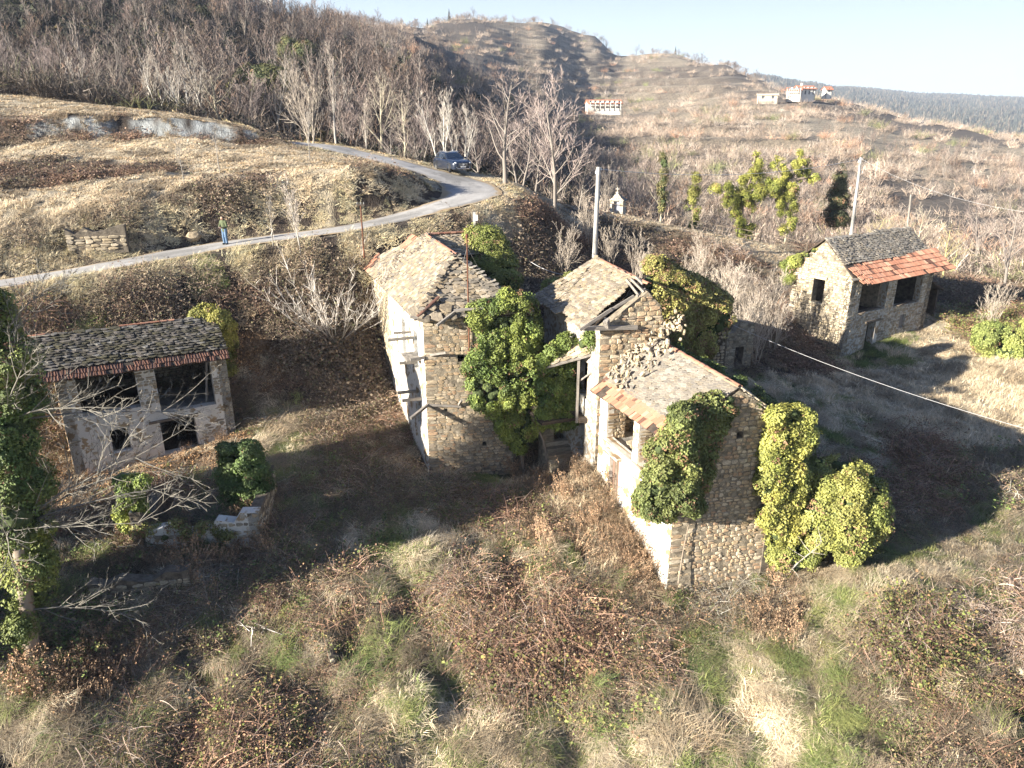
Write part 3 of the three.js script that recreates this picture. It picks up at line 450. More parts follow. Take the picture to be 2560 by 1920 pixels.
  // hip joints stay rough: slabs laid over them
  const along = (p, q, n, pal, host) => { for (let i = 0; i < n; i++) { const c = p.clone().lerp(q, (i + 0.5) / n).add(V(rr(-0.08, 0.08), 0.1, rr(-0.08, 0.08))), e = new THREE.Euler(rr(-0.35, 0.1) - 1.25, rr(-0.3, 0.3), rr(0, 3)); h.add('slate', host, SLATES[i % 10], pal, new THREE.Matrix4().compose(c, new THREE.Quaternion().setFromEuler(e), V(rr(0.3, 0.5), rr(0.3, 0.45), 0.035)), 0.12); } };
  along(E1, Rn, 20, 'greySlate', rrr); along(E0, Rn, 18, 'ochreSlate', rh);
  // big loose slabs over the front corner
  for (const [x, y, w, l, rot] of [[416, 313, 0.55, 0.9, 0.5], [430, 305, 0.5, 0.8, 0.3], [424, 319, 0.6, 0.5, 0], [437, 317, 0.55, 0.55, 0.1], [446, 308, 0.6, 0.6, -0.2], [452, 316, 0.5, 0.5, 0.1]]) {
    const p = onPlane(x, y, E0.clone().addScaledVector(fH.n, 0.12), fH.n), m = new THREE.Matrix4().makeBasis(fH.ex, fH.w, fH.n).multiply(new THREE.Matrix4().makeRotationZ(rot)).multiply(new THREE.Matrix4().makeRotationX(-0.12)).scale(V(w, l, 0.05)).setPosition(p); h.add('slate', rh, SLATES[(w * 97 | 0) % 10], 'ochreSlate', m, 0.4);
  }
  h.ridge(rh, fH.at(0.15, 0.05, 0.1), fH.at(1.1, 0.95, 0.15), { pal: 'oldClay', size: 0.17 });
  // back wing, a shallow roof rising behind the ridge
  const W0 = V(-2.6, -6.9, -40.0), W1 = V(-0.9, -6.95, -41.0), WU = V(-2.9, -5.95, -43.0), fW = roofFrame(W0, W1, WU), oW = [[-1.4, 0], [2.6, 0], [2.7, 2.6], [-1.5, 2.6]];
  const rw = panel('back_roof', g, fW, oW, [], 0.08, MAT.darkWood); h.slates(rw, fW, oW, { pal: 'warmSlate', e: 0.19 }); h.ridge(rw, fW.at(-1.3, 2.6, 0.05), fW.at(2.4, 2.6, 0.05), {});
  // broken eaves timbers and beam ends
  const P = (x, y, out) => onPlane(x, y, f.at(0, 0, out), f.n);
  beam('eaves_timber', g, P(410, 317, 0.42), P(444, 320.5, 0.4), 0.14, 0.12, MAT.greyWood);
  beam('eaves_timber', g, P(454, 310.5, 0.5), P(484, 307.5, 0.55), 0.2, 0.09, MAT.greyWood);
  beam('eaves_timber', g, P(454.5, 312, 0.3), P(437, 325.5, 0.95), 0.1, 0.1, MAT.greyWood);
  for (const [x, y] of [[489, 313], [505, 310]]) box('eaves_stone', g, P(x, y, 0.4), 0.35, 0.2, 0.35, V(1, 0.2, 0.4), palMats.pale[0]);
  // floor joists left sticking out of the front wall and the plastered side
  const stub = (x, y, len, w = 0.13) => { const q = onPlane(x, y, fl.at(0, 0, 0), fl.n); beam('beam_end', g, q, q.clone().addScaledVector(fl.n, len).add(V(0, rr(-0.05, 0.05), 0)), w, w, MAT.greyWood); };
  stub(413.5, 337.5, 1.3); stub(411, 332, 0.9, 0.1); stub(416, 391, 0.95); stub(422, 398.5, 1.0); stub(417, 362, 0.9); stub(424.5, 357.5, 0.7);
  { const q = onPlane(418, 356, fl.at(0, 0, 0), fl.n); box('balcony_slab', g, q.clone().addScaledVector(fl.n, 0.35), 0.75, 0.1, 1.3, fl.n, MAT.greyWood); }
  beam('beam_end', g, P(428, 404.5, 0.02), P(411, 418.5, 1.0), 0.13, 0.13, MAT.greyWood);
  beam('wall_beam', g, P(429, 405, 0.07), P(461, 406.5, 0.07), 0.07, 0.1, MAT.greyWood);
  for (const [x0, y0, x1, y1] of [[430, 355, 446, 352.5], [459, 405, 461.5, 400.5], [476, 401, 483, 407]]) beam('beam_end', g, P(x0, y0, 0.0), P(x1, y1, 0.45), 0.1, 0.1, MAT.greyWood);
  h.finish();
}

// ---------- the middle house ----------
const B0 = V(3.9, 0, -30.25), BX = V(0.98, 0, -0.2), BZ = V(-0.31, 0, -0.95).normalize();
const middleHouse = new House('stone_house', 'stone house with a sagging slate roof between the tower and the ivied ruin', 'house', V(4.4, -14.5, -33.5));
const middleFront = wallFrame(B0.x, B0.z, BX.x, BX.z);
{
  const h = middleHouse, g = h.g, f = middleFront;
  const oF = [[0, -15.6], [4.6, -15.6], [4.3, -10.6], [3.6, -9.6], [3.0, -8.5], [2.75, -7.5], [2.1, -6.85], [0, -8.45]];
  const front = panel('wall', g, f, oF, [], 0.5, MAT.mortar); h.stones(front, f, oF, [], { h0: 0.14, h1: 0.28, w0: 0.22, w1: 0.5, pal: 'tan', proud: 0.05 });
  const fw = wallFrame(B0.x + BZ.x * 7, B0.z + BZ.z * 7, -BZ.x, -BZ.z), west = panel('side_wall', g, fw, [[0, -15.5], [7, -16], [7, -8.5], [0, -8.5]], [[4.6, -15.2, 5.7, -13.3], [4.4, -12.2, 5.8, -10.4]], 0.5, MAT.worn);
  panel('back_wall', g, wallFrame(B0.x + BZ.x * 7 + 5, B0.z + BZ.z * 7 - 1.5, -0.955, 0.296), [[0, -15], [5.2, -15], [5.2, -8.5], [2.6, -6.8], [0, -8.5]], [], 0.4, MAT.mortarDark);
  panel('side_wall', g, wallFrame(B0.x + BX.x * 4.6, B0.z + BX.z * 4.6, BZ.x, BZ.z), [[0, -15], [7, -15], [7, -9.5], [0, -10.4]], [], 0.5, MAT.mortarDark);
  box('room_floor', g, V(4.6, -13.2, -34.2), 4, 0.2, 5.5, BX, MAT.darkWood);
  const En = V(2.75, -8.75, -30.75), Ef = V(0.95, -8.7, -37.5), Rn = V(5.85, -6.55, -30.95), Rf = V(4.35, -6.5, -36.9), fr = roofFrame(Ef, En, Rn);
  const q = (p) => fr.st(p), oR = [q(Ef), q(En), [q(En)[0] + 0.25, 0.5], [q(Rn)[0] - 0.55, q(Rn)[1] * 0.72], [q(Rn)[0] - 1.1, q(Rn)[1] * 0.93], q(Rn).map((v, i) => (i ? v : v - 0.9)), q(Rf)];
  const sag = (s, t) => -0.28 * Math.exp(-(((s - 3) / 2.2) ** 2 + ((t - 1.6) / 1.3) ** 2)) + (fbm(s * 0.6, t * 0.6, 2) - 0.5) * 0.15;
  const roof = panel('roof', g, fr, oR.map(([s, t], i) => [i === 1 ? s - 0.3 : s, Math.max(t, 0.7)]), [], 0.06, MAT.darkWood); roof.position.addScaledVector(fr.n, -0.22);
  h.slates(roof, fr, oR, { pal: 'warmSlate', e: 0.15, w0: 0.2, w1: 0.44, sag, keep: (s, t) => !(t < 0.42 && s < 5.2 && s > 4.0) && !(t < 0.28 * fbm(s, 2, 2) && s > 2) });
  const roofE = V(8.0, -8.4, -31.6), fE = roofFrame(roofE, V(6.4, -8.4, -37.6), Rn), oE = [[1.4, 0], [5.5, 0], fE.st(Rf), [1.2, fE.st(Rn)[1]]];
  const re = panel('roof_shaded_slope', g, fE, oE, [], 0.08, MAT.darkWood); h.slates(re, fE, oE, { pal: 'greySlate', e: 0.2 });
  h.ridge(roof, Rf.clone(), Rn.clone().add(V(0.05, 0.02, 0.25)), { size: 0.19, keep: (t) => t > 0.1 });
  const P = (x, y, out = 0.1) => onPlane(x, y, f.at(0, 0, out), f.n);
  beam('wall_beam', g, P(583, 328.5, 0.3), P(637, 327, 0.1), 0.17, 0.17, MAT.greyWood); beam('eaves_timber', g, P(606, 320, 0.35), P(607, 326, 0.2), 0.2, 0.3, MAT.greyWood);
  for (const [x0, y0, x1, y1] of [[631, 279, 644, 292], [636, 277, 643, 284], [626, 279, 640, 297], [645, 289, 637, 296]]) beam('rafter', g, P(x0, y0, -0.7), P(x1, y1, -0.2), 0.09, 0.1, MAT.greyWood);
  beam('eaves_timber', g, P(580, 330, 0.5), P(612, 309, 0.25), 0.06, 0.14, MAT.greyWood); beam('eaves_timber', g, P(611, 310, 0.2), P(634, 296, 0.1), 0.06, 0.12, MAT.greyWood);
  h.finish();
}
{ // lean-to porch in the gap
  const h = new House('porch', 'half collapsed porch with a thin slab roof on a post between the two tall houses', 'porch', V(2.2, -16.2, -32.6)), g = h.g;
  const P0 = V(1.5, -10.8, -31.9), P1 = V(3.85, -9.75, -30.9), up = V(1.2, -10.5, -34.2), f = roofFrame(P0, P1, up);
  const roof = panel('porch_roof', g, f, [[0, 0], [2.5, 0], [2.5, 2.3], [0, 2.3]], [], 0.09, MAT.greyWood); h.slates(roof, f, [[0.4, 0], [2.55, 0], [2.5, 1.6], [0.4, 1.6]], { pal: 'pale', e: 0.25, w0: 0.3, w1: 0.7, thick: 0.03 });
  beam('post', g, V(3.1, -10.15, -31.4), V(3.1, -13.4, -31.4), 0.11, 0.11, MAT.greyWood);
  box('balcony_slab', g, V(2.4, -13.5, -33.1), 3.0, 0.16, 2.4, V(0.93, 0, -0.36), MAT.darkWood);
  const pf = wallFrame(1.55, -33.0, 0.955, -0.296), pier = panel('pier', g, pf, [[0, -17], [0.62, -17], [0.62, -13.6], [0, -13.6]], [], 0.6, MAT.mortar); h.stones(pier, pf, [[0, -16.8], [0.62, -16.8], [0.62, -13.6], [0, -13.6]], [], { pal: 'grey' });
  beam('lintel', g, V(1.0, -13.2, -32.9), V(4.0, -13.1, -31.6), 0.14, 0.16, MAT.darkWood); beam('brace', g, V(3.2, -11.3, -31.5), V(3.75, -10.6, -30.9), 0.07, 0.07, MAT.greyWood);
  for (let k = 0; k < 6; k++) box('step', g, V(2.9 - k * 0.06, -16.4 + k * 0.22, -31.8 - k * 0.32), 1.9, 0.22, 0.34, V(0.95, 0, -0.3), palMats.grey[k % 6]);
  h.finish();
}

// ---------- the front house with the loggia ----------
const C0 = V(4.0, 0, -30.0), C1 = V(6.2, 0, -24.0), CG = V(0.975, 0, -0.222);
const frontHouse = new House('loggia_house', 'stone house with open white loggia, orange eaves tiles and ivy on its near gable', 'house', V(7, -17, -27));
const loggiaFrame = wallFrame(C0.x, C0.z, C1.x - C0.x, C1.z - C0.z), gableFrame = wallFrame(C1.x, C1.z, CG.x, CG.z);
{
  const h = frontHouse, g = h.g, f = loggiaFrame, L = C0.distanceTo(C1), inn = f.n.clone().negate();
  const bays = [[0.72, -13.35, 3.05, -11.25], [3.5, -13.35, 5.3, -11.2]], door = [1.15, -15.75, 2.05, -13.75];
  panel('plastered_wall', g, f, [[0, -16.6], [L, -18.4], [L, -10.95], [0, -11.12]], [...bays, door], 0.34, MAT.plaster);
  for (const s of [0.72, 3.5, 5.95]) { // stone reveals of the loggia pillars
    const ff = new Frame(f.at(s === 0.72 ? 0.72 : s, 0, -0.0), inn); const o = s === 5.95 ? null : 1;
    if (!o) continue; const p = panel('pillar', g, ff, [[0.3, -13.4], [0.95, -13.4], [0.95, -11.2], [0.3, -11.2]], [], 0.45, MAT.mortar); p.position.addScaledVector(ff.n, -0.01);
    h.stones(p, ff, [[0.02, -13.35], [0.95, -13.35], [0.95, -11.2], [0.02, -11.2]], [], { w0: 0.14, w1: 0.34, h0: 0.12, h1: 0.2, pal: 'tan', proud: 0.02 });
  }
  box('parapet', g, f.at(L / 2, -13.33, -0.15), 0.46, 0.1, L - 0.1, inn, MAT.plaster);
  box('floor_slab', g, f.at(L / 2, -13.52, -1.35), 2.3, 0.22, L - 0.3, inn, MAT.concrete);
  const fb = new Frame(f.at(0, 0, -1.75), f.ex); const lb = panel('loggia_wall', g, fb, [[0.1, -13.5], [L - 0.2, -13.5], [L - 0.2, -10.5], [0.1, -10.5]], [[2.1, -12.6, 3.0, -11.4]], 0.3, MAT.mortar);
  h.stones(lb, fb, [[0.1, -13.4], [L - 0.2, -13.4], [L - 0.2, -10.6], [0.1, -10.6]], [[2.1, -12.6, 3.0, -11.4]], { pal: 'tan', w0: 0.25, w1: 0.5 });
  for (const [s, w, l] of [[1.9, 0.6, 0.5], [2.6, 0.5, 0.6], [1.4, 0.4, 0.5]]) h.add('fallen_slab', g, SLATES[Math.round(s * 3)], 'pale', new THREE.Matrix4().makeRotationX(-Math.PI / 2 + 0.12).scale(V(w, l, 0.05)).setPosition(f.at(s, -13.36, -0.9)), 0.3);
  { // door of dark boards, the reveal white
    const fd = new Frame(f.at(0, 0, -0.2), f.ex), d = panel('door', g, fd, [[door[0], door[1]], [door[2], door[1]], [door[2], door[3]], [door[0], door[3]]], [], 0.05, MAT.darkWood);
    for (let k = 0; k < 4; k++) { const s = door[0] + 0.03 + k * 0.22; panel('plank', d, fd, [[s, -15.7], [s + 0.2, -15.7], [s + 0.2, -13.8], [s, -13.8]], [], 0.03, k % 2 ? MAT.wood : std(C(0.17, 0.11, 0.08))).position.addScaledVector(fd.n, 0.035); }
  }
  box('lintel', g, f.at(1.6, -13.66, 0.0), 0.5, 0.14, 1.3, inn, MAT.plaster);
  // gable of rubble
  const fg = gableFrame, oG = [[0, -18.6], [4.6, -18.6], [4.6, -10.75], [2.25, -9.17], [0, -10.8]], gh = [fg.px(740, 435)].map(([s, t]) => [s - 0.13, t - 0.13, s + 0.13, t + 0.13]);
  const gw = panel('wall', g, fg, oG, gh, 0.5, MAT.mortar); h.stones(gw, fg, [[0, -18], [4.6, -18], [4.6, -10.8], [2.25, -9.25], [0, -10.85]], gh, { h0: 0.11, h1: 0.22, w0: 0.15, w1: 0.4, pal: 'tan', proud: 0.04 });
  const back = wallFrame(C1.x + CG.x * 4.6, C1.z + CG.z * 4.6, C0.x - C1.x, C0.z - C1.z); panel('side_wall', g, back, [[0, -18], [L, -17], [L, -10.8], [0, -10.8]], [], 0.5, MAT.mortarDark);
  // roof
  const En = V(5.74, -10.98, -23.78), Ef = V(3.5, -11.2, -29.95), Rn = V(8.3, -9.05, -24.5), Rf = V(6.35, -9.05, -31.1), fr = roofFrame(Ef, En, Rn), q = (p) => fr.st(p), oR = [q(Ef), q(En), q(Rn), q(Rf)];
  const roof = panel('roof', g, fr, oR, [], 0.07, MAT.darkWood), oS = oR.map(([s, t]) => [s, Math.max(t, 0.78)]);
  h.slates(roof, fr, oS, { pal: 'greySlate', e: 0.13, w0: 0.16, w1: 0.36, thick: 0.026, sag: (s, t) => (fbm(s * 0.7, t * 0.7, 2) - 0.5) * 0.12 });
  h.tiles(roof, fr, 0.15, q(En)[0] - 0.05, 0.0, 3, { w: 0.24, len: 0.4, step: 0.32, jit: 0.035, keep: (s, r) => !(r === 0 && s > 0.6 && s < 1.2) && !(r === 1 && s > 0.5 && s < 1.0) && !(r < 1 && s > 4.9 && s < 5.3) });
  const EnR = V(10.75, -10.95, -25.0), EfR = V(8.6, -10.95, -31.6), fE = roofFrame(EnR, EfR, Rn), oE = [[0, 0], [fE.st(EfR)[0], 0], fE.st(Rf), fE.st(Rn)];
  const re = panel('roof_far_slope', g, fE, oE, [], 0.07, MAT.darkWood); h.slates(re, fE, oE, { pal: 'greySlate', e: 0.2 });
  h.ridge(roof, Rf.clone().lerp(Rn, 0.22), Rn.clone().add(V(0, 0.02, 0)), { size: 0.2, len: 0.45 });
  // flat coping stones along the right verge
  for (let k = 0; k < 8; k++) { const p = V(8.4, -9.1, -24.55).lerp(V(10.6, -10.75, -25.2), (k + 0.5) / 8); h.add('slate', roof, SLATES[k], 'pale', new THREE.Matrix4().makeRotationFromEuler(new THREE.Euler(-Math.PI / 2, 0.6, 0.3)).scale(V(0.4, 0.42, 0.05)).setPosition(p.add(V(0, 0.08, 0))), 0.14); }
  h.finish();
}
{ // fallen masonry at the foot of the middle house
  const h = new House('rubble_heap', 'pale heap of fallen stones and slabs on the roof below the broken wall', 'rubble', V(5.4, -9.6, -30));
  const f = rng(77); for (let k = 0; k < 150; k++) { const [px, py] = [590 + 75 * f(), 352 + 34 * f()]; const b = V(5.6, 0, -30.0), t = clamp((px - 590) / 75); const p = middleFront.at(0.3 + t * 3.2, -10.35 + t * 1.35 - Math.abs(f() - 0.5) * 0.7, 0.1 + f() * f() * 3.4 * (1 - 0.4 * t)); p.y = -10.7 + (p.x - 4.2) * 0.78 + (0.55 - 0.35 * (p.clone().sub(middleFront.o).dot(middleFront.n))) * f(); const z = rr(0.1, 0.27, f); h.add('stone', h.g, RUBBLE[k % 5], 'pale', new THREE.Matrix4().compose(p, new THREE.Quaternion().setFromEuler(new THREE.Euler(f() * 6, f() * 6, f() * 6)), V(z * 1.2, z * 0.9, z * 0.45)), z); }
  beam('plank', h.g, middleFront.at(0.7, -10.4, 0.8), middleFront.at(1.4, -9.6, 0.4), 0.14, 0.06, MAT.greyWood); h.finish();
}
// ivied ruin and the small wall behind it
const ruinFrame = wallFrame(6.3, -33.0, 0.985, -0.17);
{
  const h = new House('ruined_gable', 'roofless ruin beside the middle house, smothered in ivy', 'ruin', V(8.5, -14.5, -34.2)), f = ruinFrame, o = [[0, -16], [4.4, -15.5], [4.3, -9.0], [3, -8.2], [0.8, -7.3], [0, -6.9]];
  const w = panel('wall', h.g, f, o, [], 0.6, MAT.mortarDark); h.stones(w, f, o, [], { pal: 'pale', w0: 0.25, w1: 0.5 });
  const side = wallFrame(6.3 + 4.4 * 0.985, -33 - 4.4 * 0.17, -0.17, -0.985), w2 = panel('side_wall', h.g, side, [[0, -15.5], [4, -15], [4, -8.6], [0, -9.6]], [], 0.5, MAT.mortarDark); h.finish();
}
{
  const a = atZ(713, 360, -42.6), b = atZ(751, 360, -43.4), h = new House('outbuilding', 'low roofless outbuilding of grey stone in the shade behind the ivied ruin', 'outbuilding', V(13.5, -14.5, -43.2)), f = wallFrame(a.x, a.z, b.x - a.x, b.z - a.z), q = (x, y) => f.px(x, y);
  const L = Math.hypot(b.x - a.x, b.z - a.z), holes = [[q(720.5, 0)[0] - 0.35, -14.9, q(721, 0)[0] + 0.3, -13.4], [q(740, 345)[0] - 0.3, -14.4, q(740, 345)[0] + 0.3, -13.2]], o = [[0, -15.5], [L, -15.5], [L, -11.75], [L * 0.62, -11.5], [L * 0.5, -12.2], [0.2, -12.4], [0, -12.5]];
  const w = panel('wall', h.g, f, o, holes, 0.5, MAT.mortar); h.stones(w, f, o, holes, { pal: 'grey', w0: 0.25, w1: 0.55, h0: 0.16, h1: 0.28 });
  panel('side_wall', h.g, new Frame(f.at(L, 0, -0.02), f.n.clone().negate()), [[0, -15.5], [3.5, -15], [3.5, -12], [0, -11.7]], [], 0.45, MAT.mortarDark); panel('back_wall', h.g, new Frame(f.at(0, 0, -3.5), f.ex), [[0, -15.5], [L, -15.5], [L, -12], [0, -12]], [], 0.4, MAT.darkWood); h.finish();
}

// ---------- the barn on the right ----------
const rightFrame = wallFrame(23.5, -48.5, 0.868, -0.497);
{
  const h = new House('stone_barn', 'right hand stone barn with grey slate roof, red front tiles and two open upper bays', 'barn', V(27, -15.6, -53)), g = h.g, f = rightFrame, L = 9.6, inn = f.n.clone().negate(), D = 5;
  const holes = [[1.15, -12.55, 4.2, -10.15], [5.2, -12.55, 8.35, -10.15], [2.5, -15.7, 3.4, -13.45], [6.35, -14.35, 7.05, -13.3]], oF = [[0, -17], [L, -16.6], [L, -9.95], [0, -9.95]];
  const front = panel('wall', g, f, oF, holes, 0.5, MAT.worn); h.stones(front, f, [[0, -16.4], [L, -15.8], [L, -10], [0, -10]], holes, { pal: 'grey', h0: 0.13, h1: 0.24, w0: 0.2, w1: 0.5, keep: (s, t) => t > -13.1 || fbm(s * 0.8, t * 0.8 + 5, 3) < 0.56 || R() < 0.25 });
  const fg = new Frame(f.at(0, 0, -D), f.n), gw = [[1.9, -12.15, 2.85, -10.4]], oG = [[0, -15.5], [D, -17], [D, -9.95], [2.5, -7.62], [0, -9.8]];
  const gable = panel('gable_wall', g, fg, oG, gw, 0.5, MAT.mortar); tag(gable, 'sunlit gable wall with one window'); h.stones(gable, fg, [[0, -14.5], [D, -16.4], [D, -10], [2.5, -7.7], [0, -9.85]], gw, { pal: 'pale', h0: 0.13, h1: 0.24, w0: 0.2, w1: 0.5 });
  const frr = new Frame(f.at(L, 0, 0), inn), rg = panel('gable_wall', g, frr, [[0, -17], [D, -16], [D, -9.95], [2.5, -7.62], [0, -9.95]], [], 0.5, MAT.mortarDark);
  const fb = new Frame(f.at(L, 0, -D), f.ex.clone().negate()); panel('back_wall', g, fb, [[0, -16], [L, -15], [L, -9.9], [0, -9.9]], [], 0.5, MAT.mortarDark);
  const divider = panel('dividing_wall', g, new Frame(f.at(4.45, 0, -0.1), inn), [[0.4, -13], [D - 0.6, -13], [D - 0.6, -9.8], [0.4, -9.8]], [], 0.5, MAT.mortar); h.stones(divider, new Frame(f.at(4.45, 0, -0.1), inn), [[0.4, -12.9], [2.5, -12.9], [2.5, -10], [0.4, -10]], [], { pal: 'grey' });
  for (const [a, b] of [[0.5, 4.4], [5.0, 9.1]]) box('floor_boards', g, f.at((a + b) / 2, -12.75, -2.4), D - 1, 0.14, b - a, inn, MAT.darkWood);
  for (const [s, t, r] of [[2.2, -12.55, 0.1], [2.7, -12.5, -0.2], [6.6, -12.5, 0.06], [7.0, -12.52, -0.05]]) beam('loose_board', g, f.at(s - 1.0, t, 0.05 + r), f.at(s + 1.0, t + 0.1, -0.3 - r), 0.22, 0.04, MAT.wood);
  box('hay_floor', g, f.at(2.6, -12.6, -3.0), 2.2, 0.12, 2.4, inn, std(C(0.4, 0.33, 0.2)));
  const fd = new Frame(f.at(0, 0, -0.03), f.ex); // whitewashed surround of the door
  panel('door_surround', g, new Frame(f.at(0, 0, 0.05), f.ex), [[3.42, -15.75], [3.8, -15.75], [3.8, -13.3], [3.42, -13.3]], [], 0.12, MAT.plaster); beam('lintel', g, f.at(2.2, -13.35, 0.02), f.at(3.9, -13.3, 0.02), 0.16, 0.16, MAT.wood); box('door_step', g, f.at(2.95, -15.75, 0.2), 0.6, 0.16, 1.0, inn, MAT.concrete);
  panel('door_leaf', g, new Frame(f.at(3.3, 0, -0.5), inn), [[0, -15.7], [0.8, -15.7], [0.8, -13.5], [0, -13.5]], [], 0.06, MAT.darkWood);
  { const w = panel('shutter', g, new Frame(f.at(0, 0, -0.14), f.ex), [[6.37, -14.33], [7.03, -14.33], [7.03, -13.32], [6.37, -13.32]], [], 0.05, std(C(0.2, 0.19, 0.18))); }
  box('lintel', g, fg.at(2.37, -10.3, 0.02), 1.35, 0.2, 0.3, fg.ex, palMats.pale[2]); panel('window_sill', g, new Frame(fg.at(0, 0, 0.08), fg.ex), [[1.8, -12.25], [2.95, -12.25], [2.95, -12.14], [1.8, -12.14]], [], 0.3, palMats.grey[0]);
  const En = f.at(-0.25, -9.78, 0.15), Ee = f.at(L + 0.2, -9.78, 0.15), Rn = f.at(-0.2, -7.5, -2.5), Re = f.at(L + 0.1, -7.45, -2.5), fr = roofFrame(En, Ee, Rn), q = (p) => fr.st(p), oR = [q(En), q(Ee), q(Re), q(Rn)], up = q(Rn)[1];
  const low = 1.05; const roof = panel('roof', g, fr, oR, [], 0.08, MAT.darkWood); h.slates(roof, fr, [[0, low], [q(Ee)[0], low], q(Re), q(Rn)], { pal: 'greySlate', e: 0.17, w0: 0.22, w1: 0.5, thick: 0.05, sag: (s, t) => (fbm(s * 0.6, t * 0.6, 2) - 0.5) * 0.14 });
  const fT = roofFrame(f.at(-0.05, -10.25, 1.0), f.at(L + 1.1, -10.05, 1.0), f.at(-0.05, -8.95, -0.9)); const te = panel('eaves_boards', g, fT, [[0.3, 0], [10.2, 0], [10.0, 2.2], [0.3, 2.2]], [], 0.05, MAT.darkWood);
  h.tiles(te, fT, 0.75, 10.4, -0.02, 5, { w: 0.32, len: 0.5, step: 0.44, jit: 0.012, keep: (s, r) => R() < 0.985 }); h.tiles(te, fT, 0.0, 0.75, 0.1, 4, { w: 0.3, step: 0.42, jit: 0.06 });
  beam('gutter_beam', g, f.at(-0.4, -9.95, 0.1), f.at(1.2, -9.9, 0.55), 0.14, 0.12, MAT.greyWood);
  const fB = roofFrame(f.at(L + 0.1, -9.7, -D - 0.3), f.at(-0.2, -9.7, -D - 0.3), Re), rb = panel('roof_back_slope', g, fB, [[0, 0], [L + 0.3, 0], [L + 0.3, fB.st(Rn)[1]], [0, fB.st(Re)[1]]], [], 0.08, MAT.darkWood);
  // lean-to against its far gable
  const Ls = new Frame(f.at(L, 0, -0.7), inn), lr = roofFrame(f.at(L + 2.6, -12.1, -0.4), f.at(L + 2.6, -12.1, -4), f.at(L, -10.9, -0.4)); const lt = panel('lean_to_roof', g, lr, [[0, 0], [3.6, 0], [3.6, 2.9], [0, 2.9]], [], 0.08, MAT.darkWood); h.tiles(lt, lr, 0, 3.6, 0, 8, { pal: 'oldClay', w: 0.3, step: 0.36 });
  panel('lean_to_wall', g, new Frame(f.at(L + 2.3, 0, -0.6), inn), [[0, -15.5], [3, -15.5], [3, -12.1], [0, -12.1]], [], 0.2, MAT.darkWood);
  h.finish();
}
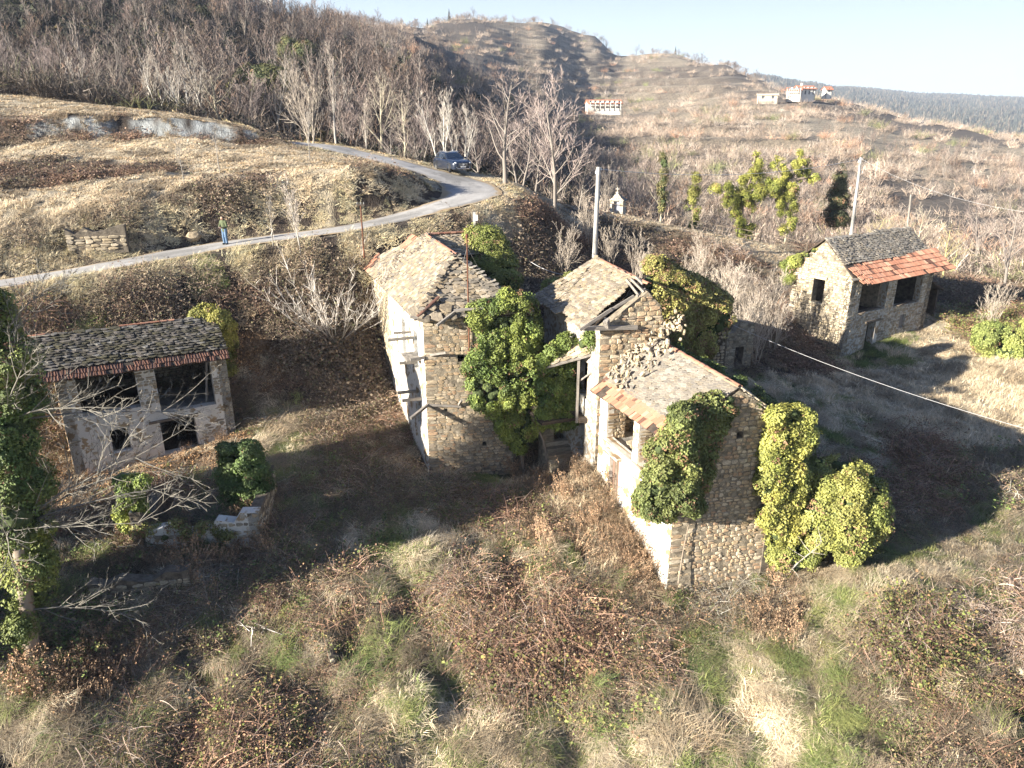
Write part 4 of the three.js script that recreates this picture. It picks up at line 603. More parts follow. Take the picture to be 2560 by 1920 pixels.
// ---------- the barn on the left ----------
const leftFrame = wallFrame(-21.5, -31.4, 0.852, -0.524);
{
  const h = new House('low_barn', 'shaded left hand barn with mossy slate roof, dark tile eaves and whitewashed front', 'barn', V(-19, -15.8, -35)), g = h.g, f = leftFrame, L = 7.65, inn = f.n.clone().negate(), D = 4.6;
  const hp = (x0, y0, x1, y1) => { const a = f.px(x0, y1), b = f.px(x1, y1), c = f.px((x0 + x1) / 2, y0), e = f.px((x0 + x1) / 2, y1); return [a[0], e[1], b[0], c[1]]; };
  const u0 = hp(82, 376, 142, 412), u1 = hp(161, 368, 217, 409), w0 = hp(112, 427, 134, 452), d0 = hp(165, 418, 200, 451); u0[3] = -11.35; u1[3] = -11.45; d0[1] = -16.1;
  const holes = [u0, u1, w0, d0], oF = [[0, -17.2], [L, -16.4], [L, -11.25], [0, -11.0]];
  const front = panel('wall', g, f, oF, holes, 0.5, MAT.lime); h.stones(front, f, [[0, -16.8], [L, -15.9], [L, -11.3], [0, -11.1]], holes, { pal: 'grey', h0: 0.12, h1: 0.22, w0: 0.2, w1: 0.5, keep: (s, t) => (t > -13.4 && (s > u1[2] - 0.1 || s < u0[0] + 0.1 || (s > u0[2] - 0.1 && s < u1[0] + 0.1))) || fbm(s * 0.9 + 2, t * 0.9 + 5, 3) < 0.33 || R() < 0.08 });
  const fl = new Frame(f.at(0, 0, -D), f.n), lw = panel('gable_wall', g, fl, [[0, -15], [D, -17.2], [D, -11.1], [2.3, -9.7], [0, -11.2]], [], 0.45, MAT.mortar); h.stones(lw, fl, [[0, -14], [D, -16.6], [D, -11.2], [2.3, -9.8], [0, -11.3]], [], { pal: 'tan' });
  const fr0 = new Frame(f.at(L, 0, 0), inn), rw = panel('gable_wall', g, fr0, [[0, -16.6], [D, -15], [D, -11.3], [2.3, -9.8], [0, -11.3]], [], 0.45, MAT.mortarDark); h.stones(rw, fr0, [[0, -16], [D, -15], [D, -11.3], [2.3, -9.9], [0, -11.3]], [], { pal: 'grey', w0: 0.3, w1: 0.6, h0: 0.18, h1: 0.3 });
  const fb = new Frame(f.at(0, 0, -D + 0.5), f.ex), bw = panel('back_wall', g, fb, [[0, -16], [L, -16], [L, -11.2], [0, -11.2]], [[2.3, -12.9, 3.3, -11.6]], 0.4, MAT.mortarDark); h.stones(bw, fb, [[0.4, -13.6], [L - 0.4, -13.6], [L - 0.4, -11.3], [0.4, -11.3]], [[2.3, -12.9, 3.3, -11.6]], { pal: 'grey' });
  panel('window_frame', g, new Frame(fb.at(0, 0, 0.03), f.ex), [[2.2, -13], [3.4, -13], [3.4, -11.5], [2.2, -11.5]], [[2.32, -12.9, 2.8, -11.6], [2.88, -12.9, 3.3, -11.6]], 0.1, MAT.darkWood);
  panel('dividing_wall', g, new Frame(f.at(4.05, 0, 0), inn), [[0.45, -16], [D - 0.5, -16], [D - 0.5, -11.2], [0.45, -11.2]], [], 0.4, MAT.mortarDark);
  box('floor_slab', g, f.at((u1[0] + u1[2]) / 2, u1[1] - 0.12, -2.2), D - 0.8, 0.16, u1[2] - u1[0] + 0.5, inn, MAT.concrete); box('floor_boards', g, f.at((u0[0] + u0[2]) / 2, u0[1] - 0.16, -2.6), 2.4, 0.14, u0[2] - u0[0] + 0.4, inn, MAT.darkWood);
  for (const [s, w] of [[2.1, 2.6], [2.4, 2.2], [5.0, 1.6]]) beam('joist', g, f.at(s - w / 2, -13.55 + s * 0.04, -1.4 - s * 0.1), f.at(s + w / 2, -13.5, -1.0), 0.12, 0.12, MAT.wood);
  beam('prop', g, f.at(u1[2] - 0.4, u1[1] + 0.1, -0.4), f.at(u1[2] - 0.1, -11.4, -0.2), 0.09, 0.09, MAT.greyWood); beam('door_lintel', g, f.at(d0[0] - 0.5, d0[3] + 0.06, 0.06), f.at(d0[2] + 0.2, d0[3] + 0.08, 0.06), 0.12, 0.12, MAT.wood);
  panel('window_frame', g, new Frame(f.at(0, 0, -0.05), f.ex), [[w0[0], w0[1]], [w0[2], w0[1]], [w0[2], w0[3]], [w0[0], w0[3]]], [[w0[0] + 0.08, w0[1] + 0.08, w0[2] - 0.08, w0[3] - 0.08]], 0.08, std(C(0.55, 0.55, 0.53)));
  const En = f.at(-0.7, -11.12, 0.5), Ee = f.at(L + 0.15, -11.32, 0.5), Rn = f.at(-0.8, -9.6, -2.3), Re = f.at(L + 0.05, -9.7, -2.3), fr = roofFrame(En, Ee, Rn), q = (p) => fr.st(p), oR = [q(En), q(Ee), q(Re), q(Rn)];
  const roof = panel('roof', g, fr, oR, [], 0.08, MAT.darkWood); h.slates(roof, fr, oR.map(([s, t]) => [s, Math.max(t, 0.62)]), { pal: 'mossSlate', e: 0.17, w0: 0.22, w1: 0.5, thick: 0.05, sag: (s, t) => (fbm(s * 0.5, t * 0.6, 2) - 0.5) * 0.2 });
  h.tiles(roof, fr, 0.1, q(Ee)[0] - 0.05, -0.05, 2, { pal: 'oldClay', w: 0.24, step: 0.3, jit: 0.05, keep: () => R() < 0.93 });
  h.ridge(roof, Rn.clone(), Re.clone(), { pal: 'clay', size: 0.13, keep: (t) => (t > 0.45 && t < 0.75) || t < 0.06 });
  const fB = roofFrame(f.at(L + 0.1, -11.3, -D - 0.3), f.at(-0.6, -11.2, -D - 0.3), Re), rb = panel('roof_back_slope', g, fB, [[0, 0], [L + 0.7, 0], [L + 0.7, fB.st(Rn)[1]], [0, fB.st(Re)[1]]], [], 0.08, MAT.darkWood);
  h.finish();
}
// ---------- low ruin in the foreground left, and field walls ----------
{
  const h = new House('low_ruin', 'low ruined stone walls in the shade below the left barn, ivy on both ends', 'ruin', V(-13, -16.6, -27)), a = V(-15.8, 0, -25.7), b = V(-10.7, 0, -26.3), f = wallFrame(a.x, a.z, b.x - a.x, b.z - a.z), L = a.distanceTo(b);
  const o = [[0, -18], [L, -18], [L, -15.35], [L * 0.86, -15.3], [L * 0.8, -15.75], [L * 0.66, -15.6], [L * 0.6, -16.0], [L * 0.4, -16.1], [L * 0.3, -15.8], [0.3, -15.9], [0, -15.0]], w = panel('wall', h.g, f, o, [], 0.5, MAT.lime); h.stones(w, f, o, [], { pal: 'grey', keep: (s, t) => fbm(s * 0.8, t, 3) < 0.45 || R() < 0.2 });
  const r = new Frame(f.at(L, 0, 0), f.n.clone().negate()), rw = panel('side_wall', h.g, r, [[0, -18], [3.6, -17], [3.6, -14.9], [2.6, -15.6], [1.5, -15.4], [0, -15.35]], [], 0.45, MAT.mortarDark); h.stones(rw, r, [[0, -17.5], [3.6, -17], [3.6, -14.9], [2.6, -15.6], [1.5, -15.4], [0, -15.35]], [], { pal: 'grey' });
  const l = new Frame(f.at(0, 0, -3.6), f.n), lw = panel('side_wall', h.g, l, [[0, -17], [3.6, -18], [3.6, -15], [2.4, -15.8], [1.2, -15.4], [0, -16]], [], 0.45, MAT.mortarDark); h.stones(lw, l, [[0, -16.6], [3.6, -17.5], [3.6, -15], [2.4, -15.8], [1.2, -15.4], [0, -16]], [], { pal: 'tan' });
  h.finish();
}
function fieldWall(label, p, q, h, pal, top = 0.3) {
  const w = new House('field_wall', label, 'wall', p.clone().lerp(q, 0.5)), f = wallFrame(p.x, p.z, q.x - p.x, q.z - p.z), L = Math.hypot(q.x - p.x, q.z - p.z), y = p.y, dy = q.y - p.y, o = [[0, y - 1], [L, y + dy - 1], [L, y + dy + h * 0.8]];
  for (let k = 6; k >= 0; k--) o.push([L * k / 6.5, y + dy * k / 6.5 + h * (1 - top * hash2(k, Math.round(L * 9)))]);
  const m = panel('masonry', w.g, f, o, [], 0.5, MAT.mortarDark); w.stones(m, f, o, [], { pal, h0: 0.16, h1: 0.32, w0: 0.3, w1: 0.75, proud: 0.07, keep: () => R() < 0.95 }); w.finish();
}
{ const a = atZ(66, 240, -43.4), b = atZ(126, 236, -44.3); fieldWall('broken dry stone wall in the brambly bank above the road', a.setY(a.y), b, 0.85, 'pale', 0.75); }
fieldWall('mossy stone foundation beside the ivy clad tree', G0(92, 606), G0(192, 590), 1.2, 'grey', 0.5);
fieldWall('stones of a collapsed terrace wall in the bramble gap', G0(331, 672).add(V(0, 0.1, 0)), G0(345, 668), 0.7, 'grey', 0.6);
// ---------- plant prototypes ----------
const vmat = (rough = 0.95, extra = {}) => new THREE.MeshStandardMaterial({ vertexColors: true, roughness: rough, side: THREE.DoubleSide, ...extra });
const grassMat = vmat(0.9), twigMat = vmat(0.95), leafMat = vmat(0.62), barkMat = vmat(0.95);
const grey = (v, j = 0.1, f = R) => C(v, v, v).multiplyScalar(1 + rr(-j, j, f));
function blade(t, p, dir, len, bend, w, col, segs = 2) { // a ribbon that rises and leans over along dir
  const side = V(-dir.z, 0, dir.x).multiplyScalar(w / 2), pts = [];
  for (let i = 0; i <= segs; i++) { const k = i / segs, a = bend * k; pts.push(V(p.x + dir.x * len * k * Math.sin(a * 0.75 + 0.08), p.y + len * k * Math.cos(a * 0.75 + 0.08) * (1 - 0.25 * bend * k * k * 0.6), p.z + dir.z * len * k * Math.sin(a * 0.75 + 0.08))); }
  for (let i = 0; i < segs; i++) { const w0 = 1 - 0.75 * i / segs, w1 = 1 - 0.75 * (i + 1) / segs, a = pts[i], b = pts[i + 1]; const s0 = side.clone().multiplyScalar(w0), s1 = side.clone().multiplyScalar(i === segs - 1 ? 0.12 : w1); t.quad(a.clone().sub(s0), a.clone().add(s0), b.clone().add(s1), b.clone().sub(s1), col); }
}
function tuft(seed, n, len, bend, w, rad, comb = 0) { const f = rng(seed), t = new TB(); for (let i = 0; i < n; i++) { const a = f() * 6.283, q = Math.sqrt(f()) * rad, d = V(Math.cos(a), 0, Math.sin(a)).multiplyScalar(1 - comb).add(V(comb, 0, 0)).normalize(); blade(t, V(Math.cos(a * 3.1) * q, -0.03, Math.sin(a * 3.1) * q), d, len * rr(0.55, 1.15, f), bend * rr(0.6, 1.25, f), w * rr(0.7, 1.3, f), grey(0.95, 0.28, f)); } return t.geo(); }
const TUFT = { straw: [1, 2, 3].map((i) => tuft(i, 17, 0.42, 0.9, 0.017, 0.2)), lodged: [4, 5, 6].map((i) => tuft(i, 24, 0.66, 1.5, 0.0125, 0.2, 0.55)), green: [7, 8].map((i) => tuft(i, 18, 0.3, 1.0, 0.018, 0.22)), far: [9, 10].map((i) => tuft(i, 11, 0.42, 0.9, 0.038, 0.2)) };
function leaf(t, p, n, up, size, col) { // small folded leaf
  const x = V().crossVectors(up, n).normalize(), y = V().crossVectors(n, x), a = p.clone(), tip = p.clone().addScaledVector(y, size), l = p.clone().addScaledVector(x, -size * 0.42).addScaledVector(y, size * 0.45).addScaledVector(n, size * 0.12), r = p.clone().addScaledVector(x, size * 0.42).addScaledVector(y, size * 0.45).addScaledVector(n, size * 0.12); t.tri(a, r, tip, col); t.tri(a, tip, l, col);
}
const rdir = (f) => { const z = f() * 2 - 1, a = f() * 6.283, q = Math.sqrt(1 - z * z); return V(Math.cos(a) * q, z, Math.sin(a) * q); };
function arc(t, p, d, len, drop, w, col, f, segs = 6, onPt) { // arching cane: thin three sided tube
  const pts = [p.clone()], dir = d.clone().normalize(), r = []; for (let i = 0; i < segs; i++) { dir.y -= drop * (i + 0.5) / segs; dir.add(rdir(f).multiplyScalar(0.13)).normalize(); pts.push(pts[i].clone().addScaledVector(dir, len / segs)); if (onPt) onPt(pts[i + 1], dir); }
  for (let i = 0; i <= segs; i++) r.push(w * (1 - 0.7 * i / segs));
  if (w > 0.0125) { t.tube(pts, r, 3, col); return pts; }
  const side = V().crossVectors(d, rdir(f)).normalize(); for (let i = 0; i < segs; i++) { const a = side.clone().multiplyScalar(r[i] * 1.5), b = side.clone().multiplyScalar(r[i + 1] * 1.5); t.quad(pts[i].clone().sub(a), pts[i].clone().add(a), pts[i + 1].clone().add(b), pts[i + 1].clone().sub(b), col); }
  return pts;
}
function bramble(seed, { canes = 11, leaves = 8, len = 1.15, cane, tints, size = 0.06, rise = 1.1, drop = 0.62, o1, segs = 6 }) {
  const f = rng(seed), t = new TB();
  for (let i = 0; i < canes; i++) { const a = f() * 6.283, d = V(Math.cos(a), rr(rise * 0.5, rise * 1.5, f), Math.sin(a)); arc(t, V(rr(-0.6, 0.6, f), -0.08, rr(-0.6, 0.6, f)), d, len * rr(0.6, 1.3, f), drop * rr(0.6, 1.3, f), 0.0075, cane.clone().multiplyScalar(rr(0.5, 1.15, f)), f, segs, (p) => { for (let k = 0; k < leaves / 6 * rr(0.3, 1.9, f); k++) leaf(t, p.clone().add(rdir(f).multiplyScalar(0.09)), V(0, 1, 0).add(rdir(f).multiplyScalar(0.9)).normalize(), rdir(f), size * rr(0.6, 1.4, f), tints[Math.floor(f() * tints.length)].clone().multiplyScalar(rr(0.7, 1.3, f))); }); }
  for (let i = 0; i < canes * (o1 ?? 1.1); i++) { const a = f() * 6.283; arc(t, V(rr(-0.5, 0.5, f), rr(0, 0.35, f), rr(-0.5, 0.5, f)), V(Math.cos(a), rr(-0.2, 0.9, f), Math.sin(a)), rr(0.3, 0.7, f), 0.3, 0.0055, cane.clone().multiplyScalar(rr(0.6, 1.6, f)), f, 3); }
  return t.geo();
}
const caneBrown = C(0.31, 0.225, 0.17), caneGrey = C(0.44, 0.39, 0.33);
const BRAMBLE = {
  B: [0, 1, 2, 3].map((i) => bramble(20 + i, { cane: caneBrown, leaves: 9, size: 0.052, tints: [C(0.30, 0.20, 0.125), C(0.36, 0.26, 0.165), C(0.235, 0.155, 0.105), C(0.20, 0.20, 0.085), C(0.42, 0.35, 0.25), C(0.26, 0.16, 0.115), C(0.3, 0.27, 0.13)] })),
  F: [0, 1, 2].map((i) => bramble(26 + i, { cane: caneBrown, canes: 11, o1: 0.8, segs: 4, leaves: 5, size: 0.1, tints: [C(0.22, 0.165, 0.125), C(0.28, 0.22, 0.165), C(0.17, 0.125, 0.1), C(0.17, 0.17, 0.09), C(0.25, 0.21, 0.16)] })),
  V: [0, 1].map((i) => bramble(30 + i, { cane: caneBrown, leaves: 22, size: 0.072, tints: [C(0.18, 0.24, 0.07), C(0.22, 0.26, 0.08), C(0.13, 0.17, 0.05), C(0.28, 0.25, 0.10), C(0.24, 0.16, 0.09)] })),
  D: [0, 1, 2].map((i) => bramble(36 + i, { cane: caneGrey, leaves: 0, canes: 20, len: 1.25, tints: [caneGrey] })),
};
function stalks(seed) { const f = rng(seed), t = new TB(); for (let i = 0; i < 11; i++) { const a = f() * 6.283, d = V(Math.cos(a) * 0.22, 1, Math.sin(a) * 0.22), col = C(0.33, 0.245, 0.165).multiplyScalar(rr(0.7, 1.3, f)); const pts = arc(t, V(rr(-0.2, 0.2, f), -0.05, rr(-0.2, 0.2, f)), d, rr(0.5, 1.15, f), 0.05, 0.006, col, f, 3); const e = pts[3]; for (let k = 0; k < 7; k++) leaf(t, e.clone().add(V(rr(-0.04, 0.04, f), -k * 0.05, rr(-0.04, 0.04, f))), rdir(f), V(0, 1, 0).add(rdir(f)), rr(0.04, 0.09, f), C(0.30, 0.20, 0.125).multiplyScalar(rr(0.6, 1.4, f))); } return t.geo(); }
const STALK = [stalks(51), stalks(52)];
function litter(seed) { const f = rng(seed), t = new TB(); for (let i = 0; i < 34; i++) leaf(t, V(rr(-0.4, 0.4, f), rr(0.0, 0.08, f), rr(-0.4, 0.4, f)), V(0, 1, 0).add(rdir(f).multiplyScalar(0.7)).normalize(), rdir(f), rr(0.05, 0.1, f), C(0.42, 0.25, 0.12).multiplyScalar(rr(0.5, 1.3, f))); return t.geo(); }
const LITTER = [litter(61), litter(62)];

// patches: several plants grown together, so that a patch is set as one
function patch(seed, geos, n, rad, { s = [0.75, 1.25], comb = false, extra = [], m = 0 } = {}) {
  const f = rng(seed), out = [], one = (g, r, sc) => { const a = f() * 6.283, q = Math.sqrt(f()) * r, h = rr(...sc, f), c = g.clone(), v = rr(0.68, 1.3, f), w = rr(0.92, 1.08, f); c.applyMatrix4(new THREE.Matrix4().compose(V(Math.cos(a) * q, 0, Math.sin(a) * q), new THREE.Quaternion().setFromEuler(new THREE.Euler(0, comb ? rr(-0.5, 0.5, f) : f() * 6.283, 0)), V(h, h * rr(0.75, 1.2, f), h))); const k = c.attributes.color; for (let i = 0; i < k.count; i++) k.setXYZ(i, k.getX(i) * v * w, k.getY(i) * v, k.getZ(i) * v / w); out.push(c); };
  for (let i = 0; i < n; i++) one(geos[Math.floor(f() * geos.length)], rad, s);
  for (let i = 0; i < m; i++) one(extra[Math.floor(f() * extra.length)], rad * 1.1, [0.7, 1.2]);
  return mergeGeometries(out);
}
const dull = (gs, r, g, b) => gs.map((x) => { const c = x.clone(), k = c.attributes.color; for (let i = 0; i < k.count; i++) k.setXYZ(i, k.getX(i) * r, k.getY(i) * g, k.getZ(i) * b); return c; });
const dullTufts = dull([...TUFT.straw, ...TUFT.lodged], 0.27, 0.205, 0.135), greenTufts = dull(TUFT.green, 0.2, 0.24, 0.075), paleTufts = dull(TUFT.lodged, 0.55, 0.45, 0.29);
const PATCH = {
  straw: [0, 1, 2].map((i) => patch(700 + i, TUFT.straw, 11, 0.52)), lodged: [0, 1, 2].map((i) => patch(710 + i, TUFT.lodged, 12, 0.52, { comb: true, s: [0.7, 1.3] })), green: [0, 1].map((i) => patch(720 + i, TUFT.green, 14, 0.55)),
  B: [0, 1, 2, 3].map((i) => patch(730 + i, BRAMBLE.B, 4, 0.6, { extra: dullTufts, m: 2 })), V: [0, 1].map((i) => patch(740 + i, [...BRAMBLE.V, ...BRAMBLE.V, BRAMBLE.B[0]], 4, 0.6, { extra: greenTufts, m: 5 })), D: [0, 1].map((i) => patch(750 + i, [...BRAMBLE.D, ...BRAMBLE.D, BRAMBLE.B[1]], 4, 0.7, { extra: paleTufts, m: 3 })),
  strawFar: [0, 1].map((i) => patch(770 + i, TUFT.far, 9, 0.55)),
  BF: [0, 1, 2].map((i) => patch(780 + i, BRAMBLE.F, 3, 0.6)),
  stalk: [0, 1].map((i) => patch(760 + i, STALK, 3, 0.5, { extra: dullTufts, m: 3 })), litter: LITTER,
};
// ---------- ground cover ----------
const footprints = [[[A0, A1, A2, A3]], [[B0, V(8.4, 0, -31.5), V(6.2, 0, -38), V(1.7, 0, -37)]], [[C0, C1, V(10.6, 0, -25.4), V(8.4, 0, -31.4)]], [[rightFrame.at(0, 0), rightFrame.at(9.6, 0), rightFrame.at(9.6, 0, -5), rightFrame.at(0, 0, -5)]], [[leftFrame.at(0.3, 0, -0.1), leftFrame.at(7.6, 0, -0.1), leftFrame.at(7.8, 0, -4.4), leftFrame.at(0, 0, -4.4)]]].map((q) => q[0]);
const insidePoly = (poly, x, z) => { let c = false; for (let i = 0, j = poly.length - 1; i < poly.length; j = i++) { const a = poly[i], b = poly[j]; if ((a.z > z) !== (b.z > z) && x < (b.x - a.x) * (z - a.z) / (b.z - a.z) + a.x) c = !c; } return c; };
const CAR = V(-5.15, 0, -63.9);
const blocked = (x, z) => footprints.some((f) => insidePoly(f, x, z)) || Math.hypot(x - CAR.x, z - CAR.z) < 2.4;
const bins = {};
const groundN = (x, z) => { const e = 0.5; return V(H(x - e, z) - H(x + e, z), 2 * e, H(x, z - e) - H(x, z + e)).normalize(); };
const UP = V(0, 1, 0);
const put = (key, p, s, turn, col, sy = s, flat = 0.85, again = false) => { const b = (bins[key] ??= { m: [], c: [] }), q = new THREE.Quaternion().setFromUnitVectors(UP, UP.clone().lerp(groundN(p.x, p.z), flat).normalize()).multiply(new THREE.Quaternion().setFromAxisAngle(UP, turn)); b.m.push(new THREE.Matrix4().compose(p, q, V(s, sy, s))); b.c.push(col); if (flat > 0.5 && !again) { const n = groundN(p.x, p.z); if (n.y < 0.84) for (let k = 0; k < 2; k++) { const x = p.x + rr(-0.6, 0.6), z = p.z + rr(-0.6, 0.6); if (!blocked(x, z) && roadNear(x, z)[0] > 2) put(key, V(x, H(x, z), z), s, turn + k + 1, col, sy, flat, true); } } };
const strawCol = () => { const q = R(); return C(lerp(0.62, 0.78, q), lerp(0.50, 0.645, q), lerp(0.33, 0.445, q)).multiplyScalar(rr(0.75, 1.1)); };
const greenCol = () => { const q = R(); return C(lerp(0.15, 0.32, q), lerp(0.21, 0.33, q), lerp(0.06, 0.11, q)).multiplyScalar(rr(0.75, 1.15)); };
const dullCol = () => { const q = R(); return C(lerp(0.30, 0.42, q), lerp(0.235, 0.33, q), lerp(0.15, 0.22, q)).multiplyScalar(rr(0.7, 1.1)); };
{
  const D0 = 12.5, D1 = 100, tint = () => C(1, 1, 1).multiplyScalar(rr(0.65, 1.25));
  for (let i = 0; i < 25000; i++) {
    const a = rr(-0.92, 0.92), d = D0 * Math.pow(D1 / D0, Math.pow(R(), 0.93)), x = a * d * 0.98, z = -d;
    if (blocked(x, z)) continue;
    const [rd, rp] = d > 36 ? roadNear(x, z) : [99], hw = rp ? roadHalf(rp) : 0; if (rd < hw + 0.12) continue;
    let k = zone(x, z); const roadside = rd < hw + 1.7; if (roadside) k = 'S'; const p = V(x, H(x, z), z), turn = R() * 6.283, near = d < 34, c = fbm(x * 0.8, z * 0.8 + 50, 3), big = 0.75 + 0.7 * c, verge = rd < hw + 0.9 ? 0.55 : 1;
    if (k === 'S') { put(d > 46 ? 'strawFar' + (i % 2) : 'straw' + (i % 3), p, rr(0.7, 1.2) * big * verge * (d > 55 ? 1.35 : 1), turn, roadside ? strawCol().lerp(C(0.34, 0.35, 0.14), R() * 0.4) : c > 0.66 ? dullCol() : strawCol(), (d > 46 ? 0.62 : 1) * rr(0.5, 0.95) * big * verge); }
    else if (k === 'L') { const w = fbm(x * 0.22, z * 0.22, 2) * 9; put((R() < 0.5 ? 'lodged' : 'straw') + (i % 3), p, rr(0.5, 0.95) * big, w + rr(-0.7, 0.7), c > 0.53 && R() < 0.55 ? greenCol().multiplyScalar(0.8) : R() < 0.42 ? strawCol().multiplyScalar(0.75) : R() < 0.4 ? greenCol().multiplyScalar(0.8) : dullCol().multiplyScalar(0.85), rr(0.35, 0.85) * big); }
    else if (k === 'N') { const g = R(); put(g < 0.74 ? 'green' + (i % 2) : g < 0.85 ? 'straw' + (i % 3) : 'lodged' + (i % 3), p, rr(0.7, 1.3) * big, turn, g < 0.75 ? greenCol() : g < 0.92 ? strawCol() : dullCol(), rr(0.6, 1.0) * big); }
    else if (k === 'O') { const low = d > 28 && x < -12 ? 0.45 : 1; if (R() < 0.35 + (low < 1) * 0.3) put('litter' + (i % 2), p, rr(0.8, 1.5), turn, tint()); else if (R() < 0.3) put('stalk' + (i % 2), p, rr(0.6, 1.25) * low, turn, tint()); else put('straw' + (i % 3), p, rr(0.7, 1.2), turn, R() < 0.6 ? C(0.36, 0.265, 0.17).multiplyScalar(rr(0.6, 1.2)) : strawCol(), rr(0.6, 1.2) * low); }
    else if (k === 'W') { if (R() < 0.35) put('strawFar' + (i % 2), p, rr(0.5, 0.9), turn, dullCol()); }
    else if (d > 38 ? R() < 0.25 : R() < 0.4) put(d > 38 ? 'strawFar' + (i % 2) : (R() < 0.5 ? 'straw' : 'lodged') + (i % 3), p, rr(0.7, 1.2), turn, d > 38 ? dullCol().multiplyScalar(0.8) : R() < 0.62 ? dullCol().multiplyScalar(0.6) : R() < 0.3 ? strawCol() : greenCol(), rr(0.6, 1.2));
  }
  for (let i = 0; i < 14500; i++) { // brambles and dead stems: sizes follow hummocks
    const a = rr(-0.92, 0.92), d = Math.sqrt(lerp(12.5 ** 2, 40 ** 2, R())) * (R() < 0.42 ? 1 : rr(1, 2.45)), x = a * d * 0.98, z = -d; if (blocked(x, z)) continue;
    const [rd, rp] = d > 36 ? roadNear(x, z) : [99]; if (rp && rd < roadHalf(rp) + 1.7) continue;
    const k = zone(x, z), p = V(x, H(x, z) - 0.03, z), turn = R() * 6.283, hump = fbm(x * 0.42 + 9, z * 0.42, 3), s = 0.3 + 1.15 * sstep(0.25, 0.75, hump), warm = fbm(x * 0.25, z * 0.25 + 70, 2), tc = C(1, 1, 1).lerp(warm > 0.5 ? C(1.12, 0.96, 0.9) : C(1.0, 1.04, 1.0), 0.8).multiplyScalar(rr(0.5, 1.05));
    const tall = (x > 3.5 && x < 11.5 && d > 19.5 && d < 25.5) ? 0.6 : Math.abs(x + 1) < 14 && d < 30 ? 0.8 : 1;
    if (k === 'B') { if (R() < 0.85) put(R() < 0.84 ? (d > 38 ? 'BF' + (i % 3) : 'B' + (i % 4)) : d > 38 ? 'BF0' : R() < 0.4 ? 'D' + (i % 2) : 'V' + (i % 2), p, s * rr(0.7, 1.2), turn, tc, s * tall * rr(0.6, 1.05), 0.6); }
    else if (k === 'V') put(R() < 0.75 ? 'V' + (i % 2) : 'B' + (i % 4), p, s * rr(0.7, 1.2), turn, tc, s * rr(0.6, 1.1), 0.6);
    else if (k === 'D') put(R() < 0.6 ? 'D' + (i % 2) : 'B' + (i % 4), p, s * rr(0.55, 0.95), turn, tc, tall * s * rr(0.6, 1.2));
    else if (k === 'O' && R() < (x < -12 ? 0.06 : 0.25)) put('B' + (i % 4), p, rr(0.35, 0.7), turn, tc);
    else if ((k === 'L' || k === 'N') && R() < 0.05) put('B' + (i % 4), p, rr(0.3, 0.6), turn, tc);
    else if (k === 'W' && R() < 0.4) put('BF' + (i % 3), p, rr(0.3, 0.6), turn, tc);
  }
}
const COVER = { strawFar: [PATCH.strawFar, grassMat, 'dry_grass', 'dry straw coloured grass of the meadows above the road'], BF: [PATCH.BF, twigMat, 'bramble_scrub', 'brown bramble scrub on the banks by the road'], straw: [PATCH.straw, grassMat, 'dry_grass', 'dry straw coloured grass of the meadows and verges'], lodged: [PATCH.lodged, grassMat, 'long_grass', 'long pale grass lying combed over in the foreground'], green: [PATCH.green, grassMat, 'green_grass', 'short green grass in the yard and lower field'], B: [PATCH.B, twigMat, 'bramble_scrub', 'brown tangled bramble scrub on banks and in the yard'], V: [PATCH.V, twigMat, 'leafy_bramble', 'green leaved brambles on the right hand mound'], D: [PATCH.D, twigMat, 'dead_stems', 'grey dead bramble stems arching over the ground'], stalk: [PATCH.stalk, twigMat, 'dry_weeds', 'tall russet weed stalks by the houses'], litter: [PATCH.litter, twigMat, 'leaf_litter', 'orange brown fallen leaves in front of the left barn'] };
for (const k in COVER) { const [geos, mat, name, label] = COVER[k]; geos.forEach((g, i) => { const b = bins[k + i]; if (b) tag(instanced(name, g, mat, b.m, b.c, scene), label); }); }
